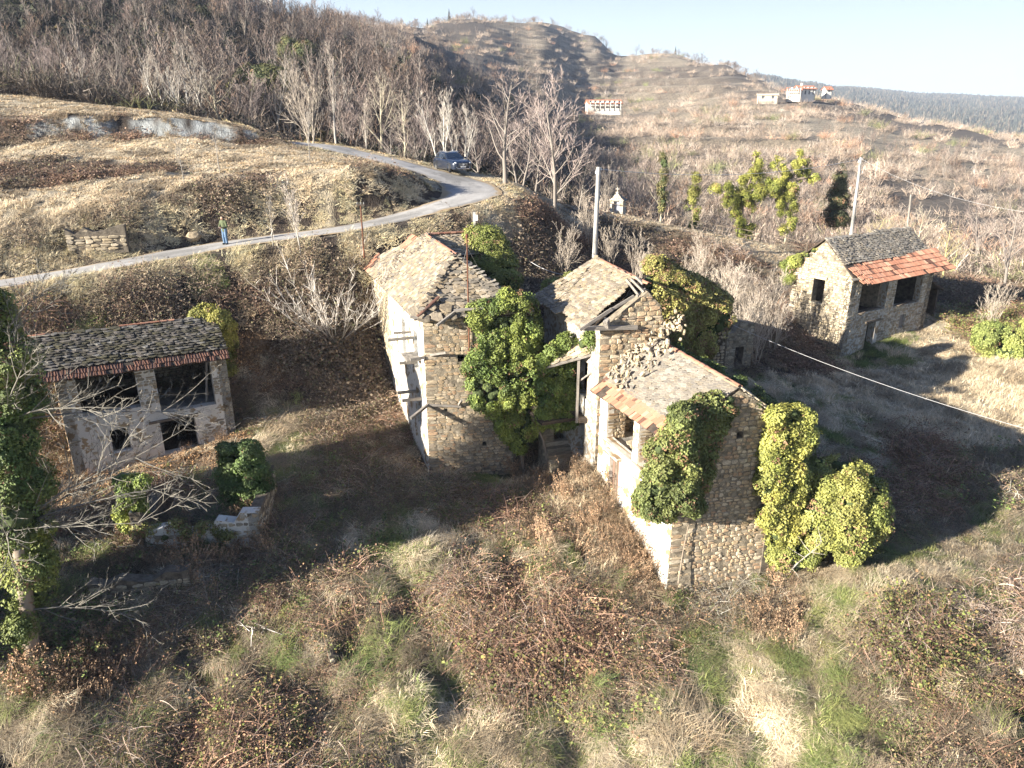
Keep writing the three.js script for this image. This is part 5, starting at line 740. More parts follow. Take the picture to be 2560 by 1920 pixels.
// ---------- leafless trees ----------
function growTree(seed, o) {
  const { h = 10, r = 0.16, start = 0.3, n = [11, 6, 5, 3], spread = [0.75, 0.7, 0.6, 0.6], ratio = [0.48, 0.5, 0.5, 0.5], up = 0.16, wiggle = 0.12, twig = 0.008, bark = C(0.3, 0.26, 0.22), tip = C(0.34, 0.28, 0.24), stems = 1, lean = 0.08, levels = 3, sides = [7, 5, 3, 2] } = o;
  const f = rng(seed), trunk = new TB(), crown = new TB();
  const branch = (p, d, len, rad, lv) => {
    const segs = lv === 0 ? 7 : lv === 1 ? 4 : lv === levels ? 2 : 3, pts = [p.clone()], rads = [rad], dir = d.clone().normalize(), end = lv === 0 ? 0.18 : 0.3;
    for (let i = 0; i < segs; i++) { dir.add(rdir(f).multiplyScalar(wiggle * (lv ? 1.3 : 0.7))); dir.y += up * (lv ? 1 : 0.4); dir.normalize(); pts.push(pts[i].clone().addScaledVector(dir, len / segs)); rads.push(Math.max(twig * 0.6, rad * lerp(1, end, (i + 1) / segs))); }
    const col = (lv < 2 ? bark : tip).clone().multiplyScalar(rr(0.8, 1.2, f));
    if (sides[lv] > 2) (lv < 2 ? trunk : crown).tube(pts, rads, sides[lv], col);
    else { const s = V().crossVectors(d, rdir(f)).normalize(); for (let i = 0; i < segs; i++) { const a = s.clone().multiplyScalar(rads[i] * 1.3), b = s.clone().multiplyScalar(rads[i + 1] * 1.3); crown.quad(pts[i].clone().sub(a), pts[i].clone().add(a), pts[i + 1].clone().add(b), pts[i + 1].clone().sub(b), col); } }
    if (lv >= levels) return;
    const count = Math.round(n[lv] * rr(0.8, 1.2, f)), s0 = lv === 0 ? start : 0.2;
    for (let k = 0; k < count; k++) {
      const t = lerp(s0, 0.98, (k + f() * 0.8) / count), at = t * segs, i = Math.min(segs - 1, Math.floor(at)), q = pts[i].clone().lerp(pts[i + 1], at - i), ax = V().subVectors(pts[i + 1], pts[i]).normalize();
      const side = V().crossVectors(ax, rdir(f)).normalize(), cd = ax.clone().multiplyScalar(Math.cos(spread[lv])).addScaledVector(side, Math.sin(spread[lv]) * rr(0.8, 1.2, f));
      branch(q, cd, len * ratio[lv] * rr(0.7, 1.25, f) * (lv === 0 ? 1.15 - 0.65 * t : 1.1 - 0.5 * t), Math.max(twig, lerp(rads[i], rads[i + 1], at - i) * 0.55), lv + 1);
    }
  };
  for (let s = 0; s < stems; s++) { const a = s / stems * 6.283 + f(), out = stems > 1 ? 0.16 : lean; branch(V(Math.cos(a) * 0.2 * (stems > 1), -0.25, Math.sin(a) * 0.2 * (stems > 1)), V(Math.cos(a) * out, 1, Math.sin(a) * out), h * rr(0.85, 1.05, f) * 0.92, r * (stems > 1 ? 0.75 : 1), 0); }
  return [trunk.geo(true), crown.geo()];
}
const GREYB = C(0.25, 0.22, 0.19), PALEB = C(0.36, 0.33, 0.29), MAUVE = C(0.235, 0.19, 0.17), YEL = C(0.36, 0.30, 0.14);
const TREES = {
  broad: growTree(101, { h: 11, r: 0.2, bark: GREYB, tip: MAUVE, n: [14, 8, 6], spread: [0.8, 0.7, 0.6], start: 0.25, twig: 0.013 }),
  broad2: growTree(102, { h: 11.5, r: 0.2, stems: 2, bark: GREYB, tip: C(0.36, 0.29, 0.26), n: [12, 8, 6], start: 0.22, twig: 0.012 }),
  tall: growTree(103, { h: 13, r: 0.17, bark: PALEB, tip: C(0.42, 0.36, 0.3), n: [15, 6, 5], spread: [0.55, 0.6, 0.6], ratio: [0.34, 0.5, 0.5], start: 0.3, up: 0.22, twig: 0.014 }),
  poplars: growTree(104, { h: 11, r: 0.16, stems: 3, bark: C(0.56, 0.53, 0.47), tip: C(0.52, 0.47, 0.40), n: [10, 5, 5], spread: [0.5, 0.55, 0.6], ratio: [0.34, 0.5, 0.5], start: 0.35, up: 0.2, twig: 0.013 }),
  yellow: growTree(105, { h: 9, r: 0.16, bark: YEL, tip: C(0.40, 0.34, 0.2), n: [9, 7, 5], spread: [0.85, 0.8, 0.7], ratio: [0.55, 0.5, 0.5], start: 0.25, up: 0.08, wiggle: 0.22, twig: 0.012 }),
  sapling: growTree(106, { h: 5.5, r: 0.075, stems: 2, bark: PALEB, tip: C(0.46, 0.40, 0.34), n: [10, 5, 3], spread: [0.5, 0.55, 0.6], ratio: [0.36, 0.5, 0.5], start: 0.25, up: 0.2, twig: 0.014 }),
  thin: growTree(107, { h: 4.5, r: 0.045, bark: PALEB, tip: PALEB, n: [9, 4, 2], spread: [0.6, 0.6, 0.6], ratio: [0.28, 0.5, 0.5], start: 0.45, twig: 0.011 }),
  old: growTree(108, { h: 12, r: 0.24, bark: C(0.40, 0.36, 0.26), tip: C(0.36, 0.31, 0.25), n: [11, 7, 6], spread: [0.7, 0.75, 0.7], ratio: [0.5, 0.5, 0.48], start: 0.3, up: 0.1, wiggle: 0.2, twig: 0.014 }),
  fuzzy: growTree(109, { h: 6.5, r: 0.06, stems: 5, bark: C(0.42, 0.36, 0.29), tip: C(0.50, 0.43, 0.35), n: [10, 5, 4], spread: [0.55, 0.6, 0.6], ratio: [0.42, 0.5, 0.5], start: 0.12, up: 0.14, twig: 0.009 }),
};
// lighter ones for the woods far off
const WOOD = [
  growTree(201, { h: 10, r: 0.15, bark: C(0.17, 0.15, 0.13), tip: C(0.24, 0.185, 0.16), n: [12, 6, 0], levels: 2, sides: [4, 3, 2], spread: [0.7, 0.65], start: 0.25, twig: 0.034 }),
  growTree(202, { h: 11, r: 0.13, bark: C(0.30, 0.275, 0.24), tip: C(0.28, 0.235, 0.20), n: [12, 5, 0], levels: 2, sides: [4, 3, 2], spread: [0.5, 0.6], ratio: [0.32, 0.5], up: 0.22, start: 0.25, twig: 0.032 }),
  growTree(203, { h: 9, r: 0.12, stems: 2, bark: C(0.18, 0.155, 0.13), tip: C(0.25, 0.195, 0.16), n: [9, 6, 0], levels: 2, sides: [4, 3, 2], spread: [0.65, 0.65], ratio: [0.4, 0.5], start: 0.2, twig: 0.034 }),
  growTree(204, { h: 7.5, r: 0.12, stems: 2, bark: C(0.2, 0.16, 0.125), tip: C(0.29, 0.20, 0.14), n: [10, 6, 0], levels: 2, sides: [4, 3, 2], spread: [0.8, 0.7], ratio: [0.45, 0.5], start: 0.15, twig: 0.034 }),
].map(([a, b]) => mergeGeometries([a.toNonIndexed(), b]));
const SHRUB1 = [0, 1, 2].map((i) => { const f = rng(300 + i), t = new TB(); for (let k = 0; k < 17; k++) { const a = f() * 6.283, d = V(Math.cos(a) * rr(0.2, 1, f), rr(0.5, 1.4, f), Math.sin(a) * rr(0.2, 1, f)), c = C(0.40, 0.335, 0.28).multiplyScalar(rr(0.7, 1.3, f)); const pts = arc(t, V(Math.cos(a) * 0.2, -0.1, Math.sin(a) * 0.2), d, rr(0.8, 1.5, f), 0.1, 0.0124, c, f, 2); for (let q = 0; q < 3; q++) arc(t, pts[1 + q % 2], d.clone().add(rdir(f).multiplyScalar(1.0)), rr(0.3, 0.7, f), 0, 0.0124, c, f, 1); } return t.geo(); });
const SHRUB = [0, 1, 2].map((i) => patch(800 + i, SHRUB1, 4, 2.2, { s: [0.7, 1.4] }));
const protoTrees = {};
function plantTree(kind, name, label, p, s = 1, turn = 0, group, sy = s) {
  let g; if (!protoTrees[kind]) { const [a, b] = TREES[kind]; g = protoTrees[kind] = new THREE.Group(); for (const [n, q] of [['trunk', a], ['crown', b]]) { const m = new THREE.Mesh(q, barkMat); m.name = n; m.castShadow = m.receiveShadow = true; g.add(m); } } else g = protoTrees[kind].clone();
  g.name = numbered(name); g.position.copy(p); g.rotation.set(0, turn, 0); g.scale.set(s, sy, s); g.userData = {}; tag(g, label, 'tree', group); scene.add(g); return g;
}
const onG = (x, z) => V(x, H(x, z), z);
{
  const at = (px, py, z) => { const q = atZ(px, py, z); return onG(q.x, q.z); };
  plantTree('broad', 'bare_tree', 'leafless tree with slender straight trunk beside the parked car', at(505, 185, -60.5), 1.05, 0.4, undefined, 0.78);
  plantTree('broad2', 'bare_tree', 'large twin stemmed leafless tree on the bank above the tower roof', at(554, 224, -57), 1.08, 1.9, undefined, 0.82);
  plantTree('tall', 'bare_tree', 'roadside tree with clean pale trunk where the road disappears', at(336, 143, -74), 0.66, 2.0);
  plantTree('old', 'bare_tree', 'tallest gnarled tree with yellowish limbs behind the road', at(378, 118, -88), 0.95, 0.6);
  plantTree('old', 'bare_tree', 'wide spreading tree leaning right of the gnarled one', at(405, 120, -86), 0.8, 2.9);
  plantTree('poplars', 'bare_tree', 'group of white poplar stems left of the parked car', at(441, 160, -73), 0.72, 0.2); plantTree('poplars', 'bare_tree', 'white poplar stems straight behind the parked car', at(462, 164, -74), 0.66, 2.2);
  plantTree('yellow', 'bare_tree', 'lichen yellow leafless tree between the two right poles', at(876, 226, -78), 0.72, 1.0);
  plantTree('old', 'bare_tree', 'leafless tree with ivied trunk behind the rail fence', at(662, 208, -75), 0.62, 1.3);
  plantTree('sapling', 'sapling', 'twin stemmed sapling standing on the upper meadow crest', at(83, 113, -82), 1.1, 0.5); plantTree('thin', 'sapling', 'thin sapling in the middle of the lower meadow', at(222, 187, -52.5), 0.9, 0.3); plantTree('thin', 'sapling', 'slim sapling near the right end of the lower meadow', at(311, 179, -59), 1.0, 2.3);
  plantTree('sapling', 'sapling', 'small sapling at the far left edge of the upper meadow', at(14, 78, -97), 0.9, 1.7); plantTree('fuzzy', 'bare_shrub', 'pale fuzzy many stemmed shrub at the tip of the upper meadow', at(311, 140, -74), 1.15, 0.2); plantTree('thin', 'sapling', 'sapling on the bank left of the standing person', at(188, 208, -49), 0.8, 4.1);
  plantTree('sapling', 'sapling', 'white stemmed sapling below the road left of the rusty post', at(302, 262, -44), 0.85, 2.2); plantTree('thin', 'sapling', 'white sapling stem behind the fig shrub', at(275, 262, -44.2), 0.85, 0.9);
  plantTree('fuzzy', 'bare_shrub', 'pale leafless shrub beside the lean-to of the right barn', at(996, 306, -52), 0.62, 0.5); plantTree('old', 'bare_tree', 'grey leafless tree behind the right barn', at(918, 232, -66), 0.5, 0.8); plantTree('yellow', 'bare_tree', 'grey green spreading tree right of the right barn', at(950, 244, -63), 0.6, 2.8); plantTree('broad', 'bare_tree', 'dark leafless tree at the right picture edge', at(1010, 262, -70), 0.8, 0.3); plantTree('broad', 'bare_tree', 'leafless tree against the right edge beyond the barn', at(985, 225, -86), 0.75, 1.3);
  const nth = (n) => n + (n % 10 === 1 && n !== 11 ? 'st' : n % 10 === 2 && n !== 12 ? 'nd' : n % 10 === 3 && n !== 13 ? 'rd' : 'th'), order = (xs) => (x) => nth(1 + xs.filter((q) => q < x).length), rowW = [[150, 122, -94, 'tall', 0.92], [165, 124, -93, 'poplars', 0.9], [180, 127, -92, 'tall', 0.85], [192, 130, -91, 'poplars', 0.88], [207, 133, -90, 'tall', 0.95], [221, 136, -90, 'old', 0.95], [237, 138, -90, 'broad', 0.75], [130, 118, -97, 'broad', 0.8], [255, 140, -91, 'broad2', 0.8], [275, 140, -93, 'tall', 0.95], [292, 140, -92, 'broad', 0.7], [60, 104, -104, 'broad2', 0.9], [40, 100, -106, 'broad', 0.9], [10, 96, -110, 'broad2', 0.85], [350, 140, -86, 'broad2', 0.8], [365, 140, -90, 'tall', 0.8], [392, 145, -80, 'broad', 0.55], [420, 150, -84, 'broad2', 0.7], [480, 160, -80, 'broad', 0.75], [520, 170, -74, 'broad2', 0.8], [535, 172, -82, 'broad', 0.8], [580, 190, -78, 'broad', 0.72], [605, 200, -82, 'fuzzy', 1.0], [630, 205, -84, 'broad2', 0.72], [690, 215, -84, 'fuzzy', 1.0], [100, 112, -100, 'tall', 0.9], [80, 108, -108, 'broad', 0.9], [118, 115, -104, 'old', 0.85], [312, 140, -95, 'old', 0.9], [330, 140, -98, 'tall', 0.95]], orderW = order(rowW.map((q) => q[0])); for (const [px, py, z, k, s] of rowW)
    plantTree(k, 'wood_tree', `${({ broad: 'round crowned', broad2: 'twin stemmed', tall: 'slender pale', poplars: 'whitish several stemmed', old: 'crooked', fuzzy: 'low twiggy' })[k]} leafless tree in the front row of the wood, ${orderW(px)} from the left`, at(px, py, z), s * rr(0.85, 1.15), R() * 6, 'leafless trees along the edge of the wood', s * rr(0.65, 0.88));
  for (const [px, py, z, s, lab] of [[748, 232, -76.3, 0.55, 'bare twigs of the left stem of the twin ivied tree'], [786, 230, -76.3, 0.55, 'bare twigs of the right stem of the twin ivied tree'], [693, 222, -76.4, 0.42, 'bare twigs round the slim ivied stem']]) plantTree('old', 'bare_tree', lab, at(px, py, z), s, px);
  // whip thickets and small shrubs
  const rowT = [[722, 300, -47, 0.62], [735, 296, -48, 0.6], [750, 300, -48, 0.6], [765, 302, -48.5, 0.58], [778, 310, -47.5, 0.55], [745, 315, -45.5, 0.52], [760, 325, -44.5, 0.5], [565, 235, -50, 0.4], [612, 232, -54, 0.42], [640, 245, -52, 0.45], [590, 225, -56, 0.5], [690, 262, -52, 0.4], [705, 250, -55, 0.42]], orderT = order(rowT.map((q) => q[0])); for (const [px, py, z, s] of rowT)
    plantTree('fuzzy', 'whip_thicket', `grey thicket of upright whips on the middle slope, ${orderT(px)} from the left`, at(px, py, z), s * 1.35, R() * 6, 'whip thickets on the middle slope');
}
{ // fig: pale bare stems arching out of one stool
  const g = thing('fig_shrub', 'wide leafless fig with pale arching branches between the barn and the tower', 'shrub', (() => { const q = G0(336, 338); return V(q.x, H(q.x, q.z), q.z); })()), f = rng(404), t = new TB(), u = new TB(), c = C(0.50, 0.46, 0.41);
  for (let k = 0; k < 30; k++) { const a = f() * 6.283, d = V(Math.cos(a) * rr(0.4, 1.3, f), rr(0.5, 1.1, f), Math.sin(a) * rr(0.3, 0.9, f)); const pts = arc(t, V(Math.cos(a) * 0.5, -0.2, Math.sin(a) * 0.4), d, rr(3.6, 6.8, f), -0.1, 0.036, c.clone().multiplyScalar(rr(0.8, 1.15, f)), f, 7); for (let q = 2; q < 8; q++) for (let e = 0; e < 3; e++) { const e2 = arc(u, pts[q], V().subVectors(pts[q], pts[q - 1]).normalize().add(rdir(f).multiplyScalar(0.8)).add(V(0, 0.35, 0)), rr(0.5, 1.3, f), -0.15, 0.0124, c.clone().multiplyScalar(rr(0.85, 1.2, f)), f, 4); arc(u, e2[2], rdir(f).add(V(0, 0.7, 0)), rr(0.3, 0.6, f), 0, 0.01, c, f, 2); } }
  mesh('stems', t.geo(true), barkMat, g); mesh('twigs', u.geo(), barkMat, g);
}
// the wood and the scrub further off: nobody could count these
{
  const b = [[], [], [], []], bc = [[], [], [], []], s = [[], [], []], sc = [[], [], []], up = V(0, 1, 0), place = (list, cols, k, p, sx, sy, col) => { list[k].push(new THREE.Matrix4().compose(p, new THREE.Quaternion().setFromAxisAngle(up, R() * 6.283), V(sx, sy, sx))); cols[k].push(col); };
  for (let i = 0; i < 8500; i++) {
    const a = rr(-1.05, 1.0), d = 92 * Math.pow(760 / 92, R()), x = a * d, z = -d; if (d < 100 && a > -0.1 && a < 0.6 && d < 88) continue;
    const edge = lerp(0.02, -0.2, sstep(120, 210, d)) + (fbm(x * 0.02, z * 0.02, 2) - 0.5) * 0.12, n = fbm(x * 0.014 + 11, z * 0.014, 4), left = 1 - sstep(edge - 0.05, edge + 0.07, a), open = sstep(-0.05, 0.08, a) * sstep(0.44, 0.56, fbm(x * 0.008 + 5, z * 0.008, 3)) * sstep(150, 220, d), dens = lerp(lerp(0.9, 0.08, sstep(0.48, 0.58, n)), lerp(1, 0.45, sstep(0.5, 0.6, n)), left) * (1 - 0.9 * open);
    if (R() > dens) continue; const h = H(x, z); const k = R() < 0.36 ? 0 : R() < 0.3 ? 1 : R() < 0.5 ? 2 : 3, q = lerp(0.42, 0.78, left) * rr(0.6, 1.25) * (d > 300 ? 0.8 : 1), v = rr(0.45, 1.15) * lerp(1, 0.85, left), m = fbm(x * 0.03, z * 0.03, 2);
    place(b, bc, k, V(x, h, z), q * rr(1.05, 1.45), q * rr(0.8, 1.15), C(v * 1.0, v * lerp(0.94, 1.0, m), v * lerp(0.9, 1.04, m)));
  }
  for (let i = 0; i < 9000; i++) {
    const a = rr(-0.95, 1.05), d = 78 * Math.pow(700 / 78, R()), x = a * d, z = -d; const w = d + Math.max(0, Math.abs(x) - 30) * 0.55; if (w < 84) continue;
    const n = fbm(x * 0.02 + 3, z * 0.02 + 8, 4); const edge = lerp(0.04, -0.2, sstep(120, 210, d)), lf0 = 1 - sstep(edge - 0.05, edge + 0.07, a); if (R() > Math.max(lf0 * (d < 150 ? 1 : 0.5), lerp(0.95, 0.25, sstep(0.45, 0.62, n)))) continue;
    const lf = lf0, v = rr(0.6, 1.25) * lerp(1, 0.4, lf), red = R(); place(s, sc, i % 3, V(x, H(x, z), z), rr(0.9, 1.9), rr(0.8, 1.9), red < 0.05 ? C(1.2 * v, 0.88 * v, 0.7 * v) : red > 0.93 ? C(0.6 * v, 0.75 * v, 0.4 * v) : C(v, v * 0.97, v * 0.93));  // scrub inside the left wood tinted down, the shade put into its colour
  }
  for (let i = 0; i < 170; i++) { const a = rr(-0.24, 0.33); let best = -1, bd = 0; for (let d = 360; d < 800; d += 8) { const e = H(a * d, -d) / d; if (e > best) { best = e; bd = d; } } const d = bd + rr(-14, 26), k = R() < 0.3 ? 0 : 3, q = rr(0.4, 1.0), v = rr(0.4, 1.0); place(b, bc, k, V(a * d, H(a * d, -d), -d), q * 1.5, q * rr(0.6, 0.9), C(v, v, v * 1.03)); }
  b.forEach((m, k) => tag(instanced('distant_wood', WOOD[k], barkMat, m, bc[k], scene), 'bare grey brown woodland covering the hillsides'));
  s.forEach((m, k) => tag(instanced('hillside_scrub', SHRUB[k], barkMat, m, sc[k], scene), 'brown scrub bushes over the old terraces'));
  { // near-black evergreen clumps, added mostly to paint the shade under the wood
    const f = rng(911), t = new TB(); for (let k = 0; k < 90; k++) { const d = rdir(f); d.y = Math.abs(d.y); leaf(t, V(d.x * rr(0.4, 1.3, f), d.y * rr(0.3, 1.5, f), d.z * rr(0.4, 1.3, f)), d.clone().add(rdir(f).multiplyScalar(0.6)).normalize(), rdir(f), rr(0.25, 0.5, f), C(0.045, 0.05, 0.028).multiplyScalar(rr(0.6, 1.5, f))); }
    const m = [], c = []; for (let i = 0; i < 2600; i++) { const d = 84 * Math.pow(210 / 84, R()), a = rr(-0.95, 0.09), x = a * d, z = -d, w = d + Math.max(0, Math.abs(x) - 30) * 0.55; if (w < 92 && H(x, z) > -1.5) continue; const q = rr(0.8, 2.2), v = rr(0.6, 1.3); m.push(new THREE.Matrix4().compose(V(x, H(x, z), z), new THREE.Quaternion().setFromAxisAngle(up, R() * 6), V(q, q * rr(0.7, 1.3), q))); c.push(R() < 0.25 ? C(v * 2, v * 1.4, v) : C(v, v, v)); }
    tag(instanced('wood_shade_clumps', t.geo(), barkMat, m, c, scene), 'near black evergreen clumps added mostly as painted shade below the bare wood');
  }
  // woods on the farthest ridges
  const f = rng(909), t = new TB(); for (let k = 0; k < 5; k++) { const y = 1 + k * 2, r = 3.6 - k * 0.6; for (let j = 0; j < 7; j++) { const a0 = j / 7 * 6.283, a1 = (j + 1) / 7 * 6.283, q = rr(0.8, 1.2, f); t.tri(V(0, y + 3.4, 0), V(Math.cos(a0) * r * q, y, Math.sin(a0) * r * q), V(Math.cos(a1) * r, y + rr(-0.5, 0.5, f), Math.sin(a1) * r), C(0.05, 0.055, 0.045).multiplyScalar(rr(0.7, 1.3, f))); } }
  const fm = [], fc = []; for (let i = 0; i < 34000; i++) { const a = rr(0.1, 1.15), d = rr(900, 2700), x = a * d, z = -d, v = rr(0.7, 1.4), q = rr(0.7, 1.3); fm.push(new THREE.Matrix4().compose(V(x, H(x, z) - 1, z), new THREE.Quaternion().setFromAxisAngle(up, R() * 6), V(q * 0.8, q * 0.75, q * 0.8))); fc.push(R() < 0.35 ? C(v * 2.2, v * 1.7, v * 1.5) : C(v, v, v)); }
  tag(instanced('distant_wood', t.geo(), barkMat, fm, fc, scene), 'dark blue woods on the farthest ridges');
}
// ---------- ivy ----------
function ivyCluster(seed, size) { const f = rng(seed), t = new TB(); for (let k = 0; k < 20; k++) { const a = f() * 6.283, q = Math.sqrt(f()) * 0.17, p = V(Math.cos(a) * q, Math.sin(a) * q, 0.05 - q * q * 1.6 + rr(-0.03, 0.03, f)), n = V(Math.cos(a) * q * 3, Math.sin(a) * q * 3 + 0.25, 1).add(rdir(f).multiplyScalar(0.5)).normalize(), s = size * rr(0.65, 1.3, f), up = V(Math.cos(a), Math.sin(a) - 0.6, 0).add(rdir(f).multiplyScalar(0.5)).normalize(), col = grey(0.85, 0.3, f); const x = V().crossVectors(up, n).normalize(), y = V().crossVectors(n, x), v = (i, j, k2) => p.clone().addScaledVector(x, i * s).addScaledVector(y, j * s).addScaledVector(n, k2 * s); t.tri(v(0, 0, 0), v(0.5, 0.3, 0.1), v(0.32, 0.72, 0.06), col); t.tri(v(0, 0, 0), v(0.32, 0.72, 0.06), v(0, 1.05, -0.12), col); t.tri(v(0, 0, 0), v(0, 1.05, -0.12), v(-0.32, 0.72, 0.06), col); t.tri(v(0, 0, 0), v(-0.32, 0.72, 0.06), v(-0.5, 0.3, 0.1), col); } return t.geo(); }
const IVY = [1, 2, 3].map((i) => ivyCluster(500 + i, 0.064));
const ivyCoreBall = (() => { const g = new THREE.IcosahedronGeometry(1, 3).deleteAttribute('uv'); const p = g.attributes.position; for (let i = 0; i < p.count; i++) { const v = V().fromBufferAttribute(p, i), q = 0.8 + 0.5 * fbm(v.x * 2.4 + 5 + v.z * 1.7, v.y * 2.4 + 9 - v.z, 3); p.setXYZ(i, v.x * q, v.y * q, v.z * q); } g.computeVertexNormals(); return g; })();
const IVYTONE = C(0.96, 0.89, 0.86);
const shadeCoreMat = std(C(0.055, 0.075, 0.025), 0.95);  // darker than the leaves: the shade deep in the ivy, put into colour
// lumps: {c, r: V3}; leaves lie in a loose shell round them
function ivy(name, label, category, pos, lumps, o = {}) {
  const { density = 88, tintA = C(0.142, 0.216, 0.054), tintB = C(0.338, 0.392, 0.101), brown = 0.03, stems = [], loose = 0.26, group, scale = 1 } = o, g = thing(name, label, category, pos, 0, group), ms = [[], [], []], cs = [[], [], []], inner = [];
  const q = new THREE.Quaternion(), z = V(0, 0, 1), f = rng(Math.round(pos.x * 1000 + pos.z * 77 + 5e5));
  for (const L of lumps) { const shade = rr(0.72, 1.2, f);
    const area = 12.57 * Math.pow((Math.pow(L.r.x * L.r.y, 1.6) + Math.pow(L.r.x * L.r.z, 1.6) + Math.pow(L.r.y * L.r.z, 1.6)) / 3, 1 / 1.6);
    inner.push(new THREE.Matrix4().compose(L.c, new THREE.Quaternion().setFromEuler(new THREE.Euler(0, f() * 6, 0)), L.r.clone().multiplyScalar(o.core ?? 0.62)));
    for (let i = 0; i < area * density; i++) {
      const d = rdir(f), rad = 1 + (f() - 0.65) * loose * 2, p = V(d.x * L.r.x, d.y * L.r.y, d.z * L.r.z).multiplyScalar(rad).add(L.c);
      if (lumps.some((M) => M !== L && ((p.x - M.c.x) / M.r.x) ** 2 + ((p.y - M.c.y) / M.r.y) ** 2 + ((p.z - M.c.z) / M.r.z) ** 2 < 0.62)) continue;
      if (fbm(p.x * 2.1 + p.z * 1.3, p.y * 2.1 - p.z * 0.7, 2) < 0.4) continue;
      const n = V(d.x / L.r.x, d.y / L.r.y, d.z / L.r.z).normalize().add(V(0, 0.35, 0)).add(rdir(f).multiplyScalar(0.55)).normalize(), k = Math.floor(f() * 3); q.setFromUnitVectors(z, n).multiply(new THREE.Quaternion().setFromAxisAngle(z, f() * 6.283)); const s = rr(0.7, 1.35, f) * scale;
      ms[k].push(new THREE.Matrix4().compose(p, q, V(s, s, s))); const m = clamp(fbm(p.x * 0.9 + 7, p.y * 0.9 + p.z * 0.5, 3) * 1.6 - 0.35 + rr(-0.2, 0.2, f)); cs[k].push(f() < brown ? C(0.26, 0.15, 0.08) : tintA.clone().lerp(tintB, m).multiply(IVYTONE).multiplyScalar(shade * rr(0.72, 1.22, f)));
    }
  }
  ms.forEach((m, k) => { if (m.length) instanced('foliage', IVY[k], leafMat, m, cs[k], g); });
  if (inner.length) instanced('shade_core', ivyCoreBall, shadeCoreMat, inner, null, g);
  if (stems.length) { const t = new TB(); for (const pts of stems) t.tube(pts.map((p) => p.clone().sub(pos)), pts.map((_, i) => (o.stemR ?? 0.05) * (1 - 0.6 * i / pts.length)), 6, C(0.26, 0.21, 0.16)); mesh('stem', t.geo(true), barkMat, g); }
  return g;
}
